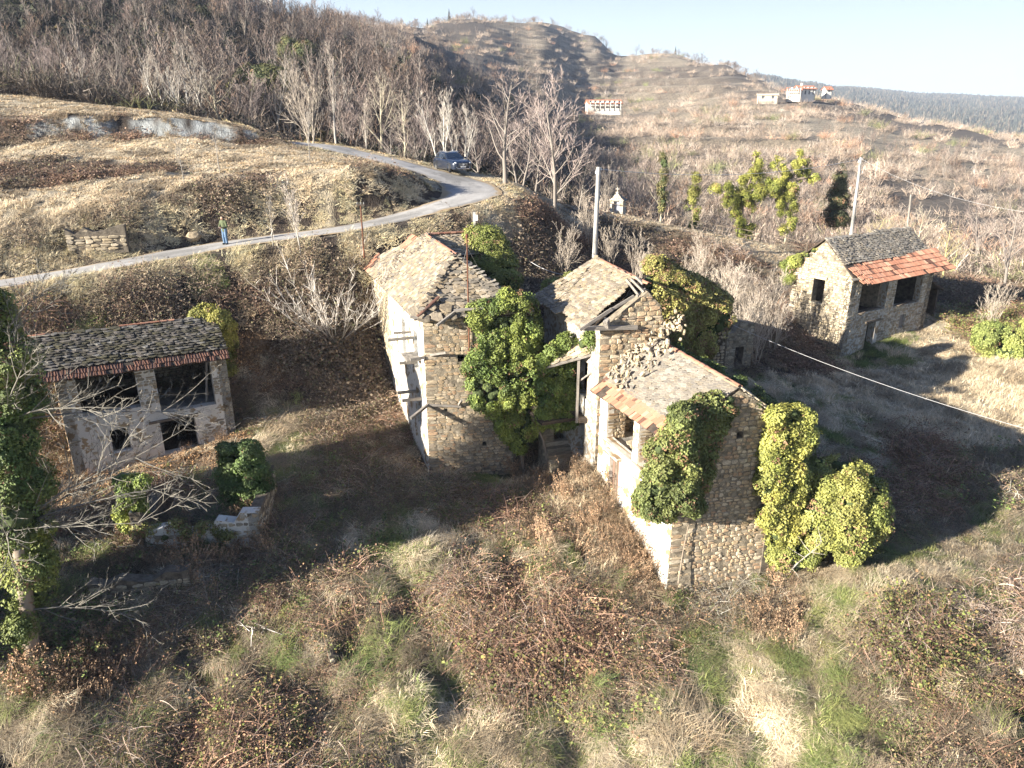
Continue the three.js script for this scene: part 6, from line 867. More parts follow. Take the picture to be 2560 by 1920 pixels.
// lumps filling an outline drawn on a plane
function fillLumps(outline, toPoint, step, rx, depth, seed = 1) {
  const f = rng(seed), out = [], xs = outline.map((p) => p[0]), ys = outline.map((p) => p[1]), poly = outline.map(([x, y]) => ({ x, z: y }));
  for (let y = Math.min(...ys); y <= Math.max(...ys); y += step) for (let x = Math.min(...xs); x <= Math.max(...xs); x += step) { const a = x + (f() - 0.5) * step, b = y + (f() - 0.5) * step; if (!insidePoly(poly, a, b)) continue; const r = rx * rr(0.7, 1.25, f); out.push({ c: toPoint(a, b, f), r: V(r, r * rr(0.85, 1.2, f), depth * rr(0.7, 1.4, f)) }); }
  return out;
}
const planeAt = (fr, lift) => (x, y, f) => onPlane(x, y, fr.at(0, 0, 0), fr.n).addScaledVector(fr.n, lift * rr(0.3, 1.2, f));
{
  const P = (x, z) => V(x, H(x, z), z);
  for (const [x, z, top, lab] of [[-23.5, -24.7, -5.6, 'ivied tree left of the picture, by the yard of the low barn'], [-21.8, -20.0, -6.2, 'ivied tree left of the picture, beside the big ivied one']]) { const b = P(x, z), f = rng(Math.round(-x * 10)), ls = []; for (let i = 0; i < 34; i++) { const t = f(), r = lerp(1.3, 0.85, t); ls.push({ c: V(x + rr(-1, 1, f) * (1.3 - t * 0.5), lerp(b.y + 1.5, top, t), z + rr(-1, 1, f) * (1.3 - t * 0.5)), r: V(r, r, r) }); } ivy('ivied_tree', lab, 'tree', b, ls, { density: 16, core: 0.8, scale: 1.6, tintA: C(0.08, 0.15, 0.03), tintB: C(0.3, 0.35, 0.08), stems: [[b, V(x, top - 1, z)]], stemR: 0.3 }); }
  const tower = fillLumps([[470, 308], [489, 301], [519, 290], [531, 304], [534, 334], [539, 368], [542, 410], [531, 438], [521, 448], [501, 432], [490, 415], [479, 402], [471, 391], [474, 376], [465, 365], [475, 349], [478, 327], [470, 315]], planeAt(towerFront, 0.3), 6.5, 0.32, 0.34, 11);
  for (const [x, y, z] of [[0.9, -9.5, -34.4], [1.1, -11, -34.6], [1.0, -12.6, -34.5], [0.8, -14.2, -34.2], [0.7, -8.7, -34.2]]) tower.push({ c: V(x, y, z), r: V(0.6, 0.8, 0.7) });
  ivy('climbing_ivy', 'dense green ivy sheet hanging over the right half of the tower front', 'ivy', V(-0.2, -16.9, -33), tower, { tintA: C(0.115, 0.189, 0.041), tintB: C(0.338, 0.405, 0.081), stems: [[V(1.9, -16.6, -32.7), V(1.6, -15, -32.8), V(0.9, -13.5, -33.0)], [V(0.6, -17, -33.2), V(0.4, -15, -33.1), V(0, -13, -33)]], stemR: 0.09 });
  const porchF = wallFrame(1.2, -32.3, 0.955, -0.296), porch = fillLumps([[541, 356], [556, 341], [570, 337], [580, 345], [571, 361], [573, 368], [580, 393], [578, 410], [565, 424], [546, 424], [538, 410], [539, 385]], planeAt(porchF, 0.25), 6.3, 0.32, 0.36, 12);
  porch.push({ c: atZ(591, 339, -31.0), r: V(0.3, 0.45, 0.3) }, { c: atZ(583, 344, -31.2), r: V(0.3, 0.3, 0.3) });
  ivy('climbing_ivy', 'dark ivy mound over the porch between the two tall houses', 'ivy', V(2, -16.4, -32.4), porch, { tintA: C(0.088, 0.162, 0.034), tintB: C(0.257, 0.338, 0.068) });
  const cornerF = wallFrame(C1.x - 0.1, C1.z + 0.15, 0.985, -0.17);
  const lg = fillLumps([[735, 390], [716, 391], [706, 397], [683, 406], [668, 420], [670, 432], [657, 437], [655, 458], [652, 472], [643, 483], [643, 507], [658, 517], [677, 506], [690, 506], [698, 508], [700, 489], [710, 463], [719, 435], [726, 413]], (x, y, f) => (x > 690 ? planeAt(gableFrame, 0.08)(x, y, f) : onPlane(x, y, cornerF.at(0, 0, 0.35), cornerF.n).addScaledVector(cornerF.n, rr(-0.2, 0.4, f))), 6.5, 0.33, 0.36, 13); lg.forEach((l) => { if (project(l.c)[0] > 690) l.r.multiplyScalar(0.72); });
  ivy('climbing_ivy', 'bulky pale green ivy on the left edge of the near rubble gable', 'ivy', V(6.4, -16.5, -23.9), lg, { tintA: C(0.105, 0.15, 0.04), tintB: C(0.27, 0.31, 0.095), brown: 0.09, stems: [[V(6.6, -17.2, -23.85), V(6.7, -15.8, -23.95), V(6.9, -14, -24.05)]], stemR: 0.03 });
  const rg = fillLumps([[768, 408], [779, 405], [803, 414], [807, 427], [800, 436], [800, 466], [794, 490], [788, 536], [770, 530], [759, 510], [758, 479], [763, 453], [770, 431]], planeAt(gableFrame, 0.3), 6.3, 0.31, 0.34, 14);
  ivy('climbing_ivy', 'yellow green ivy on the right edge of the near rubble gable', 'ivy', V(10, -16.8, -25), rg, { tintA: C(0.230, 0.284, 0.068), tintB: C(0.486, 0.486, 0.121) });
  const bush = []; { const f = rng(15), c = V(13.2, -15.1, -25.8); for (let i = 0; i < 150; i++) { const d = rdir(f); d.y = Math.abs(d.y) * 1.4 - 0.55; d.normalize(); const r = rr(0.3, 0.5, f); bush.push({ c: c.clone().add(V(d.x * 1.75, d.y * 2.1, d.z * 1.6)), r: V(r, r, r) }); } for (let i = 0; i < 40; i++) { const d = rdir(f); bush.push({ c: c.clone().add(V(-1.6 + d.x * 1.0, -0.6 + d.y * 1.7, 0.3 + d.z * 0.7)), r: V(0.45, 0.45, 0.45) }); } for (const [x, y, z] of [[11.2, -11.4, -26.6], [11.8, -12.1, -26.8], [11.4, -12.8, -26.4], [12.2, -12.6, -27.2]]) bush.push({ c: V(x, y, z), r: V(0.6, 0.6, 0.6) }); }
  ivy('ivy_bush', 'huge rounded yellow green bush against the far corner of the front house', 'bush', P(13.2, -25.8), bush, { density: 60, tintA: C(0.203, 0.257, 0.061), tintB: C(0.472, 0.486, 0.135), brown: 0.06 });
  const ruin = fillLumps([[646, 276], [660, 277], [681, 281], [706, 296], [726, 308], [724, 320], [716, 335], [711, 350], [699, 352], [680, 345], [657, 333], [648, 325], [645, 300]], planeAt(ruinFrame, 0.25), 5.6, 0.36, 0.34, 16);
  for (let i = 0; i < 12; i++) { const t = i / 11; ruin.push({ c: atZ(lerp(655, 722, t), lerp(265, 300, t) + rr(-2, 2), -35.5 - t * 2.5), r: V(0.55, 0.45, 0.55) }); }
  ivy('climbing_ivy', 'olive ivy and dry twigs smothering the ruin right of the middle house', 'ivy', P(8.6, -33), ruin, { tintA: C(0.230, 0.230, 0.068), tintB: C(0.459, 0.459, 0.135), brown: 0.22 });
  const behind = [[478, 240, -42, 0.8], [487, 244, -42, 1.0], [494, 255, -41.5, 1.0], [485, 258, -41, 0.9], [499, 268, -41, 1.0], [491, 270, -40, 0.9], [504, 276, -40.2, 0.9], [510, 284, -39.6, 0.7], [500, 284, -39.2, 0.8]].map(([x, y, z, r]) => ({ c: atZ(x, y, z), r: V(r, r, r) }));
  ivy('climbing_ivy', 'rounded ivy crown rising behind the right slope of the tower roof', 'ivy', P(-0.5, -40.5), behind, { tintA: C(0.189, 0.243, 0.054), tintB: C(0.446, 0.459, 0.121) });
  const far = []; { const f = rng(17), a = V(8.3, -9.2, -24.7), b = V(6.45, -9.2, -31), c = V(10.9, -11.2, -25.2), d = V(8.8, -11.2, -31.6); for (let i = 0; i < 70; i++) { const s = f(), t = Math.pow(f(), 0.6); far.push({ c: a.clone().lerp(b, s).lerp(c.clone().lerp(d, s), 0.18 + 0.9 * t).add(V(0, 0.14, 0)), r: V(0.45, 0.4, 0.5) }); } for (let i = 0; i < 26; i++) far.push({ c: V(lerp(11, 8.8, i / 25) + rr(0, 0.6, f), rr(-13.5, -11, f), lerp(-26, -32, i / 25)), r: V(0.5, 0.7, 0.5) }); }
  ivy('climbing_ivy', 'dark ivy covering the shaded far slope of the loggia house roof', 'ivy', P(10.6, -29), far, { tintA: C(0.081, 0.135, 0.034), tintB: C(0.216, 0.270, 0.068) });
  const lb = [[7.9, -10.0, -2.4, 0.6], [7.5, -9.7, -2.9, 0.6], [8.1, -10.6, -3.0, 0.7], [8.2, -11.4, -3.2, 0.65], [8.1, -12.2, -3.0, 0.55], [7.0, -9.75, -2.9, 0.45], [8.15, -12.9, -2.8, 0.4]].map(([s, y, d, r]) => ({ c: leftFrame.at(s, y, d), r: V(r, r * 0.9, r) }));
  ivy('climbing_ivy', 'ivy cap on the ridge end of the left barn', 'ivy', leftFrame.at(8, -14.5, -3), lb, { tintA: C(0.135, 0.176, 0.041), tintB: C(0.378, 0.378, 0.081) });
  ivy('climbing_ivy', 'ragged ivy and bramble trailing over the top of the low ruin wall', 'ivy', V(-13.4, -15.8, -26), [...Array(9)].map((_, i) => ({ c: V(-15.4 + i * 0.42, -15.85 - 0.2 * (i % 3), -25.75 - i * 0.035 - 0.3 * (i % 2)), r: V(0.3, 0.22, 0.3) })), { density: 40, core: 0.5, loose: 0.6, tintA: C(0.13, 0.17, 0.05), tintB: C(0.32, 0.33, 0.1), brown: 0.25 });
  const cl = (x0, y0, x1, y1, z, n, r, seed) => { const f = rng(seed), o = []; for (let i = 0; i < n; i++) o.push({ c: atZ(rr(x0, x1, f), rr(y0, y1, f), z + rr(-0.5, 0.5, f)), r: V(r, r, r).multiplyScalar(rr(0.75, 1.2, f)) }); return o; };
  ivy('climbing_ivy', 'bright ivy column on the left end of the low ruin', 'ivy', atZ(134, 540, -26.3), cl(120, 480, 144, 528, -26.6, 30, 0.28, 21), { tintA: C(0.135, 0.230, 0.041), tintB: C(0.338, 0.405, 0.081) });
  ivy('climbing_ivy', 'dark round ivy clump on the right end of the low ruin', 'ivy', atZ(247, 530, -28.5), cl(224, 448, 264, 514, -28.8, 46, 0.36, 22), { tintA: C(0.068, 0.135, 0.034), tintB: C(0.176, 0.257, 0.068) });
  ivy('climbing_ivy', 'small ivy tufts trailing along the rear verge of the right barn', 'ivy', rightFrame.at(0, -13.5, -4.5), [[-0.1, -8.9, -3.9, 0.3], [-0.15, -9.2, -4.4, 0.4], [-0.1, -9.5, -4.9, 0.5], [-0.1, -9.9, -5.3, 0.6], [-0.15, -8.5, -3.4, 0.22], [-0.1, -10.8, -5.2, 0.5]].map(([s, y, d, r]) => ({ c: rightFrame.at(s, y, d), r: V(r, r * 0.7, r) })), { tintA: C(0.176, 0.243, 0.054), tintB: C(0.405, 0.446, 0.108) });
  const rb = cl(985, 330, 1050, 372, -46.5, 40, 0.8, 23);
  ivy('leafy_bush', 'bright green leafy bush at the right picture edge below the barn', 'bush', P(34, -46), rb, { tintA: C(0.230, 0.311, 0.081), tintB: C(0.459, 0.513, 0.162) });
  ivy('leafy_bush', 'green ivy growing along the low wall behind the middle roof', 'bush', atZ(560, 300, -41), cl(548, 282, 590, 290, -40.5, 14, 0.5, 24), { tintA: C(0.203, 0.270, 0.068), tintB: C(0.459, 0.486, 0.135) });
  // ivied trees behind the fence
  const along = (pts, r, seed, jit = 0.5) => { const f = rng(seed), o = []; for (let i = 0; i + 1 < pts.length; i++) { const n = Math.max(2, Math.ceil(pts[i].distanceTo(pts[i + 1]) / (r * 0.7))); for (let k = 0; k < n; k++) { const q = r * rr(0.65, 1.2, f); o.push({ c: pts[i].clone().lerp(pts[i + 1], k / n).add(rdir(f).multiplyScalar(jit * r)), r: V(q, q * 1.1, q) }); } } return o; };
  const px = (list, z) => list.map(([x, y]) => atZ(x, y, z));
  const two = [[[745, 232], [742, 215], [744, 195], [752, 175], [755, 156]], [[744, 205], [728, 195], [720, 184]], [[790, 228], [786, 205], [788, 188], [779, 172], [774, 158]], [[788, 188], [796, 170], [798, 156]], [[786, 190], [772, 190], [757, 184]], [[788, 180], [805, 178], [812, 176]], [[744, 195], [760, 196], [775, 186]]];
  const stems2 = two.map((s) => px(s, -76)); ivy('ivied_tree', 'broad twin tree wrapped in bright yellow green ivy behind the fence', 'tree', stems2[0][0].clone().setY(H(stems2[0][0].x, -76)), stems2.flatMap((s, i) => along(s, 0.4, 40 + i, 2.0)), { density: 40, loose: 0.8, core: 0.3, tintA: C(0.216, 0.270, 0.054), tintB: C(0.486, 0.499, 0.108), stems: stems2, stemR: 0.14, scale: 1.15 });
  const one = px([[693, 222], [692, 205], [696, 190], [694, 174]], -76); ivy('ivied_tree', 'slim ivy wrapped stem between the bare tree and the twin ivied tree', 'tree', one[0], along(one, 0.36, 50, 1.2), { loose: 0.7, core: 0.35, density: 36, tintA: C(0.189, 0.230, 0.054), tintB: C(0.405, 0.419, 0.108), stems: [one], stemR: 0.1, scale: 1.15 });
  const bt = px([[662, 208], [662, 190], [664, 168], [663, 152]], -75); ivy('climbing_ivy', 'sparse ivy on the trunk of the bare tree behind the fence', 'ivy', bt[0], along(bt, 0.34, 51), { density: 16, tintA: C(0.176, 0.176, 0.068), tintB: C(0.270, 0.270, 0.095), scale: 1.3 });
  const cf = px([[838, 216], [838, 200], [839, 188], [840, 178]], -80); ivy('evergreen_shrub', 'dark evergreen shrub left of the second pole', 'shrub', cf[0], cf.flatMap((p, i) => [{ c: p, r: V(1.5 - i * 0.3, 1.2, 1.5 - i * 0.3) }]), { density: 24, tintA: C(0.068, 0.095, 0.041), tintB: C(0.189, 0.189, 0.081), brown: 0.15, scale: 1.3 });
  for (const [x, y, z, r, lab] of [[252, 82, -108, 2.8, 'dark evergreen crown in the wood, left one of three'], [273, 92, -102, 2.4, 'yellowish evergreen crown low in the wood'], [296, 60, -150, 3.2, 'green pine crown high in the wood']]) ivy('evergreen_tree', lab, 'tree', P(atZ(x, y, z).x, z), cl(x - 12, y - 16, x + 12, y + 22, z, 14, r * 0.55, x), { density: 9, tintA: C(0.068, 0.095, 0.034), tintB: C(0.230, 0.230, 0.081), scale: 2.2, stems: [[P(atZ(x, y, z).x, z), atZ(x, y, z)]], stemR: 0.2 });
  // big ivied tree at the left edge
  const tr = [V(-16.7, -18.1, -19.9), V(-16.5, -15.5, -20.1), V(-16.4, -12.5, -20.5), V(-16.3, -9, -21), V(-16.2, -6.4, -21.4), V(-16.4, -4.5, -21.6)], f = rng(61); let limbs, tw;
  const lt = ivy('ivied_tree', 'large bare tree clad in dark ivy at the left picture edge', 'tree', tr[0], [...along(tr.slice(1), 0.6, 60, 1.0), ...along([V(-16.6, -8.2, -21.4), V(-16.7, -6.6, -21.5), V(-16.6, -5.0, -21.6)], 0.6, 62, 0.8)], { density: 44, tintA: C(0.081, 0.149, 0.034), tintB: C(0.297, 0.351, 0.081), stems: [tr], stemR: 0.26 });
  const bc = C(0.2, 0.185, 0.155), sub = (p, d, len, r, lv) => { const pts = arc(lv ? tw : limbs, p, d, len, lv ? -0.05 : 0.1, r, bc.clone().multiplyScalar(rr(0.75, 1.2, f)), f, lv ? 4 : 7); if (lv > 2) return; const n = lv === 0 ? 13 : lv === 1 ? 7 : 4; for (let k = 0; k < n; k++) { const i = 1 + Math.floor(f() * (pts.length - 1)); sub(pts[i], V().subVectors(pts[i], pts[i - 1]).normalize().add(rdir(f).multiplyScalar(0.75)).add(V(0, 0.12, 0)), len * rr(0.24, 0.46, f), Math.max(0.005, r * 0.4), lv + 1); } };
  for (const [i, d, len, r] of [[2, V(1, 0.35, -0.1), 4.4, 0.045], [2, V(0.9, 0.75, -0.2), 4.6, 0.045], [3, V(0.9, 0.6, 0.1), 4.4, 0.045], [3, V(0.6, 0.9, 0.3), 4.0, 0.04], [1, V(1, 0.05, -0.25), 3.4, 0.04], [4, V(0.7, 0.7, 0.1), 2.6, 0.035], [2, V(0.5, 0.3, 0.7), 3.6, 0.035], [2, V(1, 0.1, 0.1), 4.4, 0.04], [3, V(1, 0.25, -0.2), 4.6, 0.04], [2, V(0.9, 0.5, -0.5), 4.2, 0.035], [3, V(0.4, 1, 0), 3.8, 0.035]]) { limbs = new TB(); tw = new TB(); sub(tr[i].clone(), d.normalize(), len, r, 0); const a = limbs.geo(true), b = tw.geo(); for (const q of [a, b]) q.translate(-tr[0].x, -tr[0].y, -tr[0].z); mesh('twigs', b, barkMat, mesh('limb', a, barkMat, lt)); }
}
// ---------- poles, wires, posts, fence, shrine ----------
function pole(name, label, base, top, r0, r1, mat, extra, group) {
  const g = thing(name, label, 'utility pole', base, 0, group), t = V().subVectors(top, base), L = t.length(), geo = new THREE.CylinderGeometry(r1, r0, L, 12); geo.translate(0, L / 2, 0); geo.applyQuaternion(new THREE.Quaternion().setFromUnitVectors(V(0, 1, 0), t.clone().normalize()));
  mesh('shaft', geo, mat, g); if (extra) extra(g, t); return g;
}
const concreteMat = new THREE.MeshStandardMaterial({ color: C(0.62, 0.60, 0.56), map: grainTex, roughness: 0.85 });
const bracket = (g, t) => { for (const [dy, s] of [[-0.12, 1], [-0.35, -1]]) { const b = new THREE.CylinderGeometry(0.05, 0.07, 0.16, 8); b.translate(t.x + 0.16 * s, t.y + dy, t.z); mesh('insulator', b, std(C(0.75, 0.75, 0.72), 0.3), g); } const c = new THREE.BoxGeometry(0.42, 0.06, 0.06); c.translate(t.x, t.y - 0.2, t.z); mesh('bracket', c, MAT.steel, g); };
const p1b = atZ(594, 268, -52.8), p1t = atZ(598.6, 167, -52.8), p2b = atZ(851.5, 236, -72), p2t = atZ(861, 157.4, -72);
pole('utility_pole', 'thick white concrete pole rising behind the middle house roof', p1b.clone().add(V(0, -0.8, 0)), p1t, 0.2, 0.15, concreteMat, bracket); pole('utility_pole', 'slim white concrete pole behind the roof of the right barn', p2b.clone().add(V(0, -1.5, 0)), p2t, 0.18, 0.12, concreteMat, bracket);
const p3b = atZ(907.6, 236, -74), p3t = atZ(911, 194.4, -74); pole('utility_pole', 'short grey wooden pole behind the right end of the right barn', p3b.clone().add(V(0, -1.5, 0)), p3t, 0.12, 0.09, MAT.greyWood);
function wire(label, a, b, sagm, r, group) { const t = new TB(), pts = [], rad = []; for (let i = 0; i <= 28; i++) { const k = i / 28; pts.push(a.clone().lerp(b, k).add(V(0, -4 * sagm * k * (1 - k), 0)).sub(a)); rad.push(r); } t.tube(pts, rad, 5, C(1, 1, 1)); const m = mesh('overhead_wire', t.geo(true), std(C(0.5, 0.5, 0.5), 0.6), scene); m.position.copy(a); tag(m, label, 'cable', group); }
wire('pale overhead cable slung between the two white concrete poles', p1t.clone().add(V(0.15, -0.15, 0)), p2t.clone().add(V(-0.1, -0.15, 0)), 0.85, 0.02); wire('overhead cable running from the second white pole off to the right', p2t.clone().add(V(0.1, -0.15, 0)), atZ(1060, 216, -52), 0.9, 0.009);
wire('pale cable crossing the shaded field from the ivied ruin to the lower right', atZ(722, 320, -36), atZ(1045, 434, -27), 0.35, 0.0095); wire('short sagging cable end left of the first white pole', atZ(531, 262, -48), atZ(566, 275, -45), 0.15, 0.02);
{ // rusty posts: the aerial mast on the tower and the bar by the road
  const b = onPlane(469.4, 356, towerFront.at(0, 0, 0.1), towerFront.n), t = b.clone().setY(-4.75); const g = thing('aerial_mast', 'rusty iron mast fixed to the tower front and standing above its roof', 'mast', b), c = new THREE.CylinderGeometry(0.032, 0.038, t.y - b.y, 8); c.translate(0, (t.y - b.y) / 2, 0); mesh('tube', c, MAT.rust, g);
  const h = new THREE.CylinderGeometry(0.07, 0.07, 0.2, 8); h.translate(0, t.y - b.y, 0); mesh('cap', h, MAT.rust, g); for (const y of [0.3, 1.6]) { const k = new THREE.BoxGeometry(0.12, 0.06, 0.2); k.translate(0, y, -0.06); mesh('clamp', k, MAT.rust, g); }
  const wires = new TB(); for (const q of [V(1.2, 2.2, -2.6), V(-0.9, 2.2, -3.0)]) wires.tube([V(0, t.y - b.y - 0.5, 0), q], [0.008, 0.008], 4, C(1, 1, 1)); mesh('stay_wires', wires.geo(), MAT.steel, g);
  const pb = atZ(363.6, 248, -44.2), pt = atZ(363, 205, -44.2), p = thing('iron_post', 'rusty iron post with a small head below the road', 'post', pb.clone().add(V(0, -0.6, 0))), L = pt.y - pb.y + 0.6, q = new THREE.CylinderGeometry(0.045, 0.05, L, 8); q.translate(0, L / 2, 0); mesh('shaft', q, MAT.rust, p); const hd = new THREE.BoxGeometry(0.5, 0.1, 0.12); hd.translate(0, L, 0); mesh('head', hd, MAT.darkWood, p); for (const s of [-0.2, 0.02, 0.2]) { const i = new THREE.CylinderGeometry(0.03, 0.04, 0.14, 6); i.translate(s, L + 0.1, 0); mesh('insulator', i, std(C(0.2, 0.2, 0.2)), p); }
  const mb = atZ(474.5, 233, -47), mt = atZ(474.5, 212, -47), m = thing('meter_post', 'white concrete post with a meter box behind the tower roof', 'post', mb.clone().add(V(0, -1.4, 0))), ML = mt.y - mb.y + 1.4, s = new THREE.BoxGeometry(0.17, ML, 0.17); s.translate(0, ML / 2, 0); mesh('shaft', s, concreteMat, m); const bx = new THREE.BoxGeometry(0.26, 0.36, 0.2); bx.translate(0.1, ML - 0.35, 0.12); mesh('meter_box', bx, std(C(0.6, 0.62, 0.63), 0.5), m);
}
{ // rail fence on the plateau edge
  const posts = [[605, 223], [650, 222], [692, 223], [717, 229], [737, 236], [760, 241], [786, 246], [806, 250]].map(([x, y], i) => atZ(x, y, -70 + Math.max(0, i - 3) * 1.5)); posts.forEach((p) => { p.y = H(p.x, p.z) + 0.05; });
  const g = thing('rail_fence', 'old wooden rail fence along the edge of the plateau', 'fence', posts[3].clone()); for (let i = 0; i < posts.length; i++) { const p = posts[i]; beam('post', g, p.clone().add(V(0, -0.3, 0)), p.clone().add(V(0.04, 1.0, 0)), 0.09, 0.09, MAT.wood); if (i) { beam('rail', g, posts[i - 1].clone().add(V(0, 0.95, 0)), p.clone().add(V(0, 0.92, 0)), 0.04, 0.06, MAT.wood); if (i > 2) beam('rail', g, posts[i - 1].clone().add(V(0, 0.5, 0)), p.clone().add(V(0, 0.48, 0)), 0.035, 0.05, MAT.wood); } }
}
{ // wayside shrine
  const b = V(10.1, -8.6, -70.5), g = thing('wayside_shrine', 'small whitewashed wayside shrine topped with a cross', 'shrine', b), f = wallFrame(b.x - 0.75, b.z, 0.93, 0.36), mat = MAT.worn;
  panel('front_wall', g, f, [[0, -9], [1.5, -9], [1.5, -6.0], [1.25, -5.75], [1.0, -5.35], [0.75, -5.2], [0.5, -5.35], [0.25, -5.75], [0, -6.0]], [[0.42, -7.6, 1.08, -6.2]], 0.35, mat); panel('niche_back', g, new Frame(f.at(0, 0, -0.36), f.ex), [[0.1, -8.8], [1.4, -8.8], [1.4, -6], [0.1, -6]], [], 0.06, std(C(0.32, 0.34, 0.4)));
  for (const s of [0.0, 1.5]) panel('side_wall', g, new Frame(f.at(s, 0, 0), f.n.clone().multiplyScalar(s ? -1 : -1)), [[0.3, -9], [1.6, -9], [1.6, -6.1], [0.3, -6.1]], [], s ? 0.2 : -0.2, mat);
  const rf = roofFrame(f.at(1.7, -6.15, -0.2), f.at(1.7, -6.15, -1.75), f.at(0.75, -5.55, -0.2)), rl = roofFrame(f.at(-0.2, -6.15, -1.75), f.at(-0.2, -6.15, -0.2), f.at(0.75, -5.55, -0.2)); for (const q of [rf, rl]) panel('roof', g, q, [[0, 0], [1.6, 0], [1.6, 1.15], [0, 1.15]], [], 0.09, palMats.greySlate[1]);
  const c = f.at(0.75, -5.2, -0.17); box('pedestal', g, c.clone().add(V(0, 0.08, 0)), 0.3, 0.25, 0.3, f.ex, mat); box('cross', g, c.clone().add(V(0, 0.5, 0)), 0.1, 0.7, 0.1, f.ex, mat); box('cross_arm', g, c.clone().add(V(0, 0.58, 0)), 0.42, 0.1, 0.098, f.ex, mat);
  box('cornice', g, f.at(0.75, -6.05, 0.04), 1.7, 0.1, 0.16, f.ex, mat); g.scale.set(0.85, 0.72, 0.85);
}
// ---------- far houses ----------
function farHouse(name, label, p, ex, L, D, hgt, rise, o = {}) {
  const g = thing(name, label, 'house', p), f = new Frame(p.clone().setY(0), ex), y = p.y, holes = [], wall = o.wall ?? std(C(0.72, 0.69, 0.63)), roofM = o.roof ?? std(C(0.46, 0.19, 0.11));
  const nW = o.windows ?? 4, floors = o.floors ?? 2; for (let k = 0; k < nW; k++) for (let q = 0; q < floors; q++) { const s = L * (k + 0.5) / nW, w = o.ww ?? 0.6; holes.push([s - w, y + 0.9 + q * hgt / floors, s + w, y + (q ? 2.3 : 2.4) + q * (hgt / floors)]); }
  panel('wall', g, f, [[0, y - 2], [L, y - 2], [L, y + hgt], [0, y + hgt]], holes, 0.4, wall); holes.forEach(([a, b, c, d]) => panel('window', g, new Frame(f.at(0, 0, -0.25), f.ex), [[a, b], [c, b], [c, d], [a, d]], [], 0.05, std(C(0.10, 0.11, 0.13), 0.4)));
  const inn = f.n.clone().negate(), gab = [[0, y - 2], [D, y - 2], [D, y + hgt], [D / 2, y + hgt + rise], [0, y + hgt]]; panel('gable_wall', g, new Frame(f.at(0, 0, -D), f.n), gab, [], 0.4, wall); panel('gable_wall', g, new Frame(f.at(L, 0, 0), inn), gab, [], 0.4, wall); panel('back_wall', g, new Frame(f.at(L, 0, -D), f.ex.clone().negate()), [[0, y - 2], [L, y - 2], [L, y + hgt], [0, y + hgt]], [], 0.4, wall);
  for (const [a, b] of [[f.at(-0.5, y + hgt - 0.25, 0.6), f.at(L + 0.5, y + hgt - 0.25, 0.6)], [f.at(L + 0.5, y + hgt - 0.25, -D - 0.6), f.at(-0.5, y + hgt - 0.25, -D - 0.6)]]) { const r = roofFrame(a, b, f.at(L / 2, y + hgt + rise + 0.15, -D / 2)); const w = Math.hypot(D / 2 + 0.6, rise + 0.4); panel('roof', g, r, [[0, 0], [L + 1, 0], [L + 1, w], [0, w]], [], 0.2, roofM); }
  if (o.balcony) { box('balcony', g, f.at(L / 2, y + hgt / 2 + 0.1, 0.55), L * 0.9, 0.18, 1.1, f.ex, std(C(0.3, 0.25, 0.2))); for (let k = 0; k <= 6; k++) box('post', g, f.at(L * (0.05 + 0.15 * k), y + hgt / 2 + 0.2, 1.0), 0.22, hgt, 0.22, f.ex, wall); }
  if (o.chimney) box('chimney', g, f.at(L * 0.3, y + hgt + rise + 0.3, -D / 2), 0.7, 1.4, 0.7, f.ex, wall);
  return g;
}
{
  const q = (px, py, z) => atZ(px, py, z); const e = V(0.97, 0, -0.25);
  farHouse('farmhouse', 'white farmhouse wing with red roof, left part of the pair on the spur', q(786, 97, -335), V(0.9, 0, 0.42), 6, 5, 3.0, 0.9, { windows: 3, balcony: true, wall: std(C(0.6, 0.56, 0.5)) });
  farHouse('farmhouse', 'taller white farmhouse with red hipped roof, right part of the pair on the spur', q(799, 96.5, -336), e, 8, 5, 3.4, 1.1, { windows: 4, chimney: true, ww: 0.45 });
  farHouse('barn', 'tiny pale barn standing right of the farmhouse pair', q(826, 94, -345), e, 3, 3, 2.0, 1.1, { windows: 1, floors: 1 });
  farHouse('roofless_house', 'roofless pale stone house left of the farmhouse pair', q(758, 101, -330), V(0.98, 0, 0.2), 8, 5, 2.6, 0.3, { windows: 2, floors: 1, wall: std(C(0.58, 0.52, 0.42)), roof: std(C(0.5, 0.45, 0.36)) });
  farHouse('long_house', 'long white house with red roof low on the opposite hillside', q(588, 110, -335), V(0.99, 0, -0.1), 15, 6, 3.0, 1.2, { windows: 7, balcony: true, ww: 0.5 });
  farHouse('hilltop_house', 'small white house cut by the top edge of the picture', q(248, 6, -255), V(0.95, 0, 0.3), 9, 6, 4.5, 1.5, { windows: 3 });
  for (const [x, y, z, h, lab] of [[449, 12, -560, 8, 'right one of the two dark firs on the skyline'], [427, 13, -520, 5.5, 'left smaller one of the two dark firs on the skyline'], [676, 44, -640, 6, 'dark pine clump on the ridge above the valley']]) { const p = atZ(x, y, z); p.y = H(p.x, p.z); const g = thing('fir_tree', lab, 'fir', p), t = new TB(), f = rng(x); for (let k = 0; k < 9; k++) { const yy = h * (0.08 + k * 0.1), r = h * 0.2 * (1 - k / 10); for (let j = 0; j < 11; j++) { const a = f() * 6.283, w = 0.35; t.tri(V(0, yy + h * 0.1, 0), V(Math.cos(a - w) * r, yy - r * 0.2, Math.sin(a - w) * r), V(Math.cos(a + w) * r * 1.1, yy - r * 0.35, Math.sin(a + w) * r * 1.1), C(0.03, 0.045, 0.03).multiplyScalar(rr(0.7, 1.3, f))); } } mesh('foliage', t.geo(), barkMat, g); const c = new THREE.CylinderGeometry(0.1, 0.25, h, 6); c.translate(0, h / 2, 0); mesh('trunk', c, std(C(0.12, 0.09, 0.07)), g); }
}
